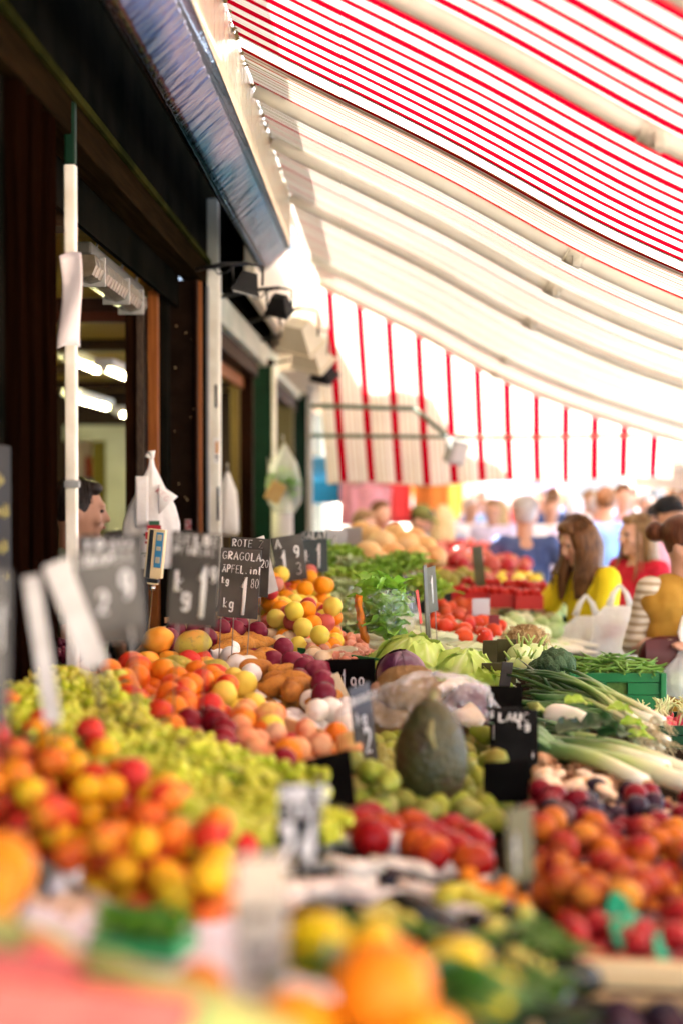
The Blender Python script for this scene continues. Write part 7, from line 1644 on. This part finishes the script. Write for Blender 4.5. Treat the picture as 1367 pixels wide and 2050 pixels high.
q = U(1300, 1385, 7.2); t = thing('carrier_bag', 'pale lavender plastic bag below the blue one', 'bag', q, 0)
bagmesh([(.03, .02, .10), (.07, .05, .0), (.085, .06, -.18), (.06, .04, -.26)], 24, .12, 5.0).build('sack', mat('bag_lavender', (.60, .60, .76), .4), t)

# ============================================================ BACKGROUND
def stall(name, label, px0, px1, Y, ztop, fabric, posts=True, table=None, goods=None):
    a, b = U(px0, 962, Y).x, U(px1, 962, Y).x; c = (a + b) / 2; w_ = b - a
    t = thing(name, label, 'stall', (c, Y, 0), 0)
    mb = MB(); mb.prism([(-w_ / 2, -.9), (w_ / 2, -.9), (w_ / 2, .9), (-w_ / 2, .9)], lambda x, y: ztop + .15 * y, lambda x, y: ztop + .02 + .15 * y); mb.span(-w_ / 2, w_ / 2, -.92, -.905, ztop - .34, ztop - .12); mb.build('canopy', fabric, t, False)
    for sx in (-1, 1):
        for sy in (-.85, .85): MB().span(sx * (w_ / 2 - .05) - .02, sx * (w_ / 2 - .05) + .02, sy - .02, sy + .02, 0, ztop + .15 * sy - .002).build('post', white, t, False)
    MB().span(-w_ / 2 + .1, w_ / 2 - .1, -.6, .6, .0, .95, 0, .02).build('counter', table or white, t, False)
    return t, c
c_tb = clothm('tarp_blue', (.03, .32, .62)); c_tr = clothm('tarp_red', (.66, .05, .05)); c_tw = clothm('tarp_white', (.80, .80, .82)); c_tt = clothm('tarp_teal', (.02, .22, .34))
stall('market_stall', 'far stall with turquoise blue tarp right of the green kiosk post', 605, 715, 15.0, 1.95, c_tb, table=c_tt)
stall('market_stall', 'far stall with red canopy beyond the olive cap', 700, 800, 17.0, 1.98, c_tr, table=c_tr)
stall('market_stall', 'far stall with orange canopy beyond the blond hair', 815, 915, 19.5, 1.98, clothm('tarp_orange', (.72, .24, .05)), table=c_tw)
stall('market_stall', 'far white stall behind the broad blue back', 930, 1100, 22.0, 2.2, c_tw, table=c_tw)
stall('market_stall', 'far pale stall down the lane at the right', 1260, 1420, 26.0, 2.35, c_tw, table=clothm('tarp_lilac', (.56, .50, .66)))
rr = random.Random(10)
def garment(px, py, Y, m, lab, s=1.0):
    p = U(px, py, Y); t = thing('hanging_garment', lab, 'garment', p, rr.uniform(-.3, .3), 'clothes hanging at the far stalls')
    mb = MB(); mb.grid(lambda u, v: ((u - .5) * .42 * s * (1 - .25 * v * (1 - v)), .03 * math.sin(u * 9) + .01 * math.sin(v * 5), (.5 - v) * .62 * s), 10, 8); o = mb.build('cloth', m, t); sm = o.modifiers.new('thickness', 'SOLIDIFY'); sm.thickness = .02
    mb = MB(); mb.tube([(-.18 * s, 0, .31 * s), (0, 0, .38 * s), (.18 * s, 0, .31 * s)], .008, 6); mb.build('hanger', m_wire, t)
for px, py, Y, m, lab in ((720, 990, 14.0, c_pnk, 'pink garment hanging above the ruddy vendor'), (752, 985, 14.5, c_tr, 'red garment hanging beyond the melons, left of the olive cap'), (785, 990, 15.0, c_tr, 'red garment hanging right above the olive cap'), (862, 985, 16.0, MATS['tarp_orange'], 'orange garment hanging above the blond hair'), (895, 988, 16.5, clothm('cloth_gold', (.66, .42, .06)), 'golden garment hanging right of the orange one'), (740, 1040, 13.5, c_pnk, 'pink garment low beside the man with the cap'), (955, 1000, 17.0, c_wht, 'white garment hanging left of the broad blue back'), (985, 1005, 17.5, c_lav, 'lavender garment hanging left of the broad blue back'), (1012, 1000, 18.0, c_wht, 'white garment hanging above the blue shoulder'), (1085, 1005, 17.0, c_lav, 'lavender garment hanging right of the blue shoulder')): garment(px, py, Y, m, lab, 1.0)
# bright buildings closing the lane
def facade(label, x0, x1, Y, h, m, nx, nz, wm):
    t = thing('building', label, 'building', ((x0 + x1) / 2, Y, 0)); w_ = x1 - x0
    MB().span(-w_ / 2, w_ / 2, 0, 8, 0, h).build('wall', m, t, False)
    for i in range(nx):
        for k in range(nz):
            cx = -w_ / 2 + w_ * (i + .5) / nx; cz = 4.6 + (h - 5.5) * (k + .5) / nz
            MB().span(cx - w_ / nx * .28, cx + w_ / nx * .28, -.06, .02, cz - .95, cz + .95, 0, .01).build('window', wm, t, False)
    MB().span(-w_ / 2 - .3, w_ / 2 + .3, -.4, 8.2, h + .002, h + .5, 0, .03).build('cornice', white, t, False)
    mb = MB(); mb.span(-w_ / 2 + .5, w_ / 2 - .5, -.05, .01, .3, 3.3); mb.build('shop_window', wm, t, False)
wm = mat('window_glass', (.20, .26, .34), .08)
facade('pale cream building closing the left side of the market lane', -22, -2, 48, 15, mat('plaster_cream', (.74, .68, .58), .8, (.78, .72, .62), 2), 7, 3, wm)
facade('white building far down the lane behind the crowd', -1.5, 14, 62, 16, mat('plaster_white', (.80, .78, .76), .8, (.84, .82, .80), 2), 5, 3, wm)
facade('pinkish building at the far right of the lane', 14.5, 34, 52, 14, mat('plaster_pink', (.74, .62, .60), .8, (.78, .66, .64), 2), 6, 3, wm)

for i, (x, y, m_, lab) in enumerate(((5.2, 9.0, c_tb, 'unseen blue canopied stall added across the lane for its reflection'), (5.4, 13.5, c_tt, 'unseen teal canopied stall added across the lane for its reflection, farther one'), (5.2, 4.5, c_tb, 'blue canopied stall on the other side of the lane, nearest of the added ones'))):  # unseen stalls, added for blue reflections in the fascia and a shaded lane
    t = thing('market_stall', lab, 'stall', (x, y, 0), R(90))  # added unseen stall, only for reflections and lane shade
    mb = MB(); mb.prism([(-2, -1.2), (2, -1.2), (2, 1.2), (-2, 1.2)], lambda x, y: 2.5 - .2 * y, lambda x, y: 2.53 - .2 * y); mb.span(-2, 2, 1.2, 1.22, 1.95, 2.25); mb.build('canopy', m_, t, False)
    for sx in (-1.9, 1.9):
        for sy in (-1.1, 1.1): MB().span(sx - .025, sx + .025, sy - .025, sy + .025, 0, 2.5 - .2 * sy - .002).build('post', white, t, False)
    MB().span(-1.9, 1.9, -.6, .9, 0, .95, 0, .02).build('counter', clothm('counter_blue', (.06, .12, .26)), t, False)

facade('long pale building added unseen across the market lane for warm bounce', 0, 34, 0, 11, mat('unseen_bounce_plaster', (.72, .62, .46), .8, (.76, .68, .54), 2), 10, 3, wm)  # unseen facade, added to bounce warm sunlight onto the stall
o = [o for o in bpy.data.objects if o.get('label', '').startswith('long pale building')][0]; o.location = (10.5, 14, 0); o.rotation_euler = (0, 0, R(-90))
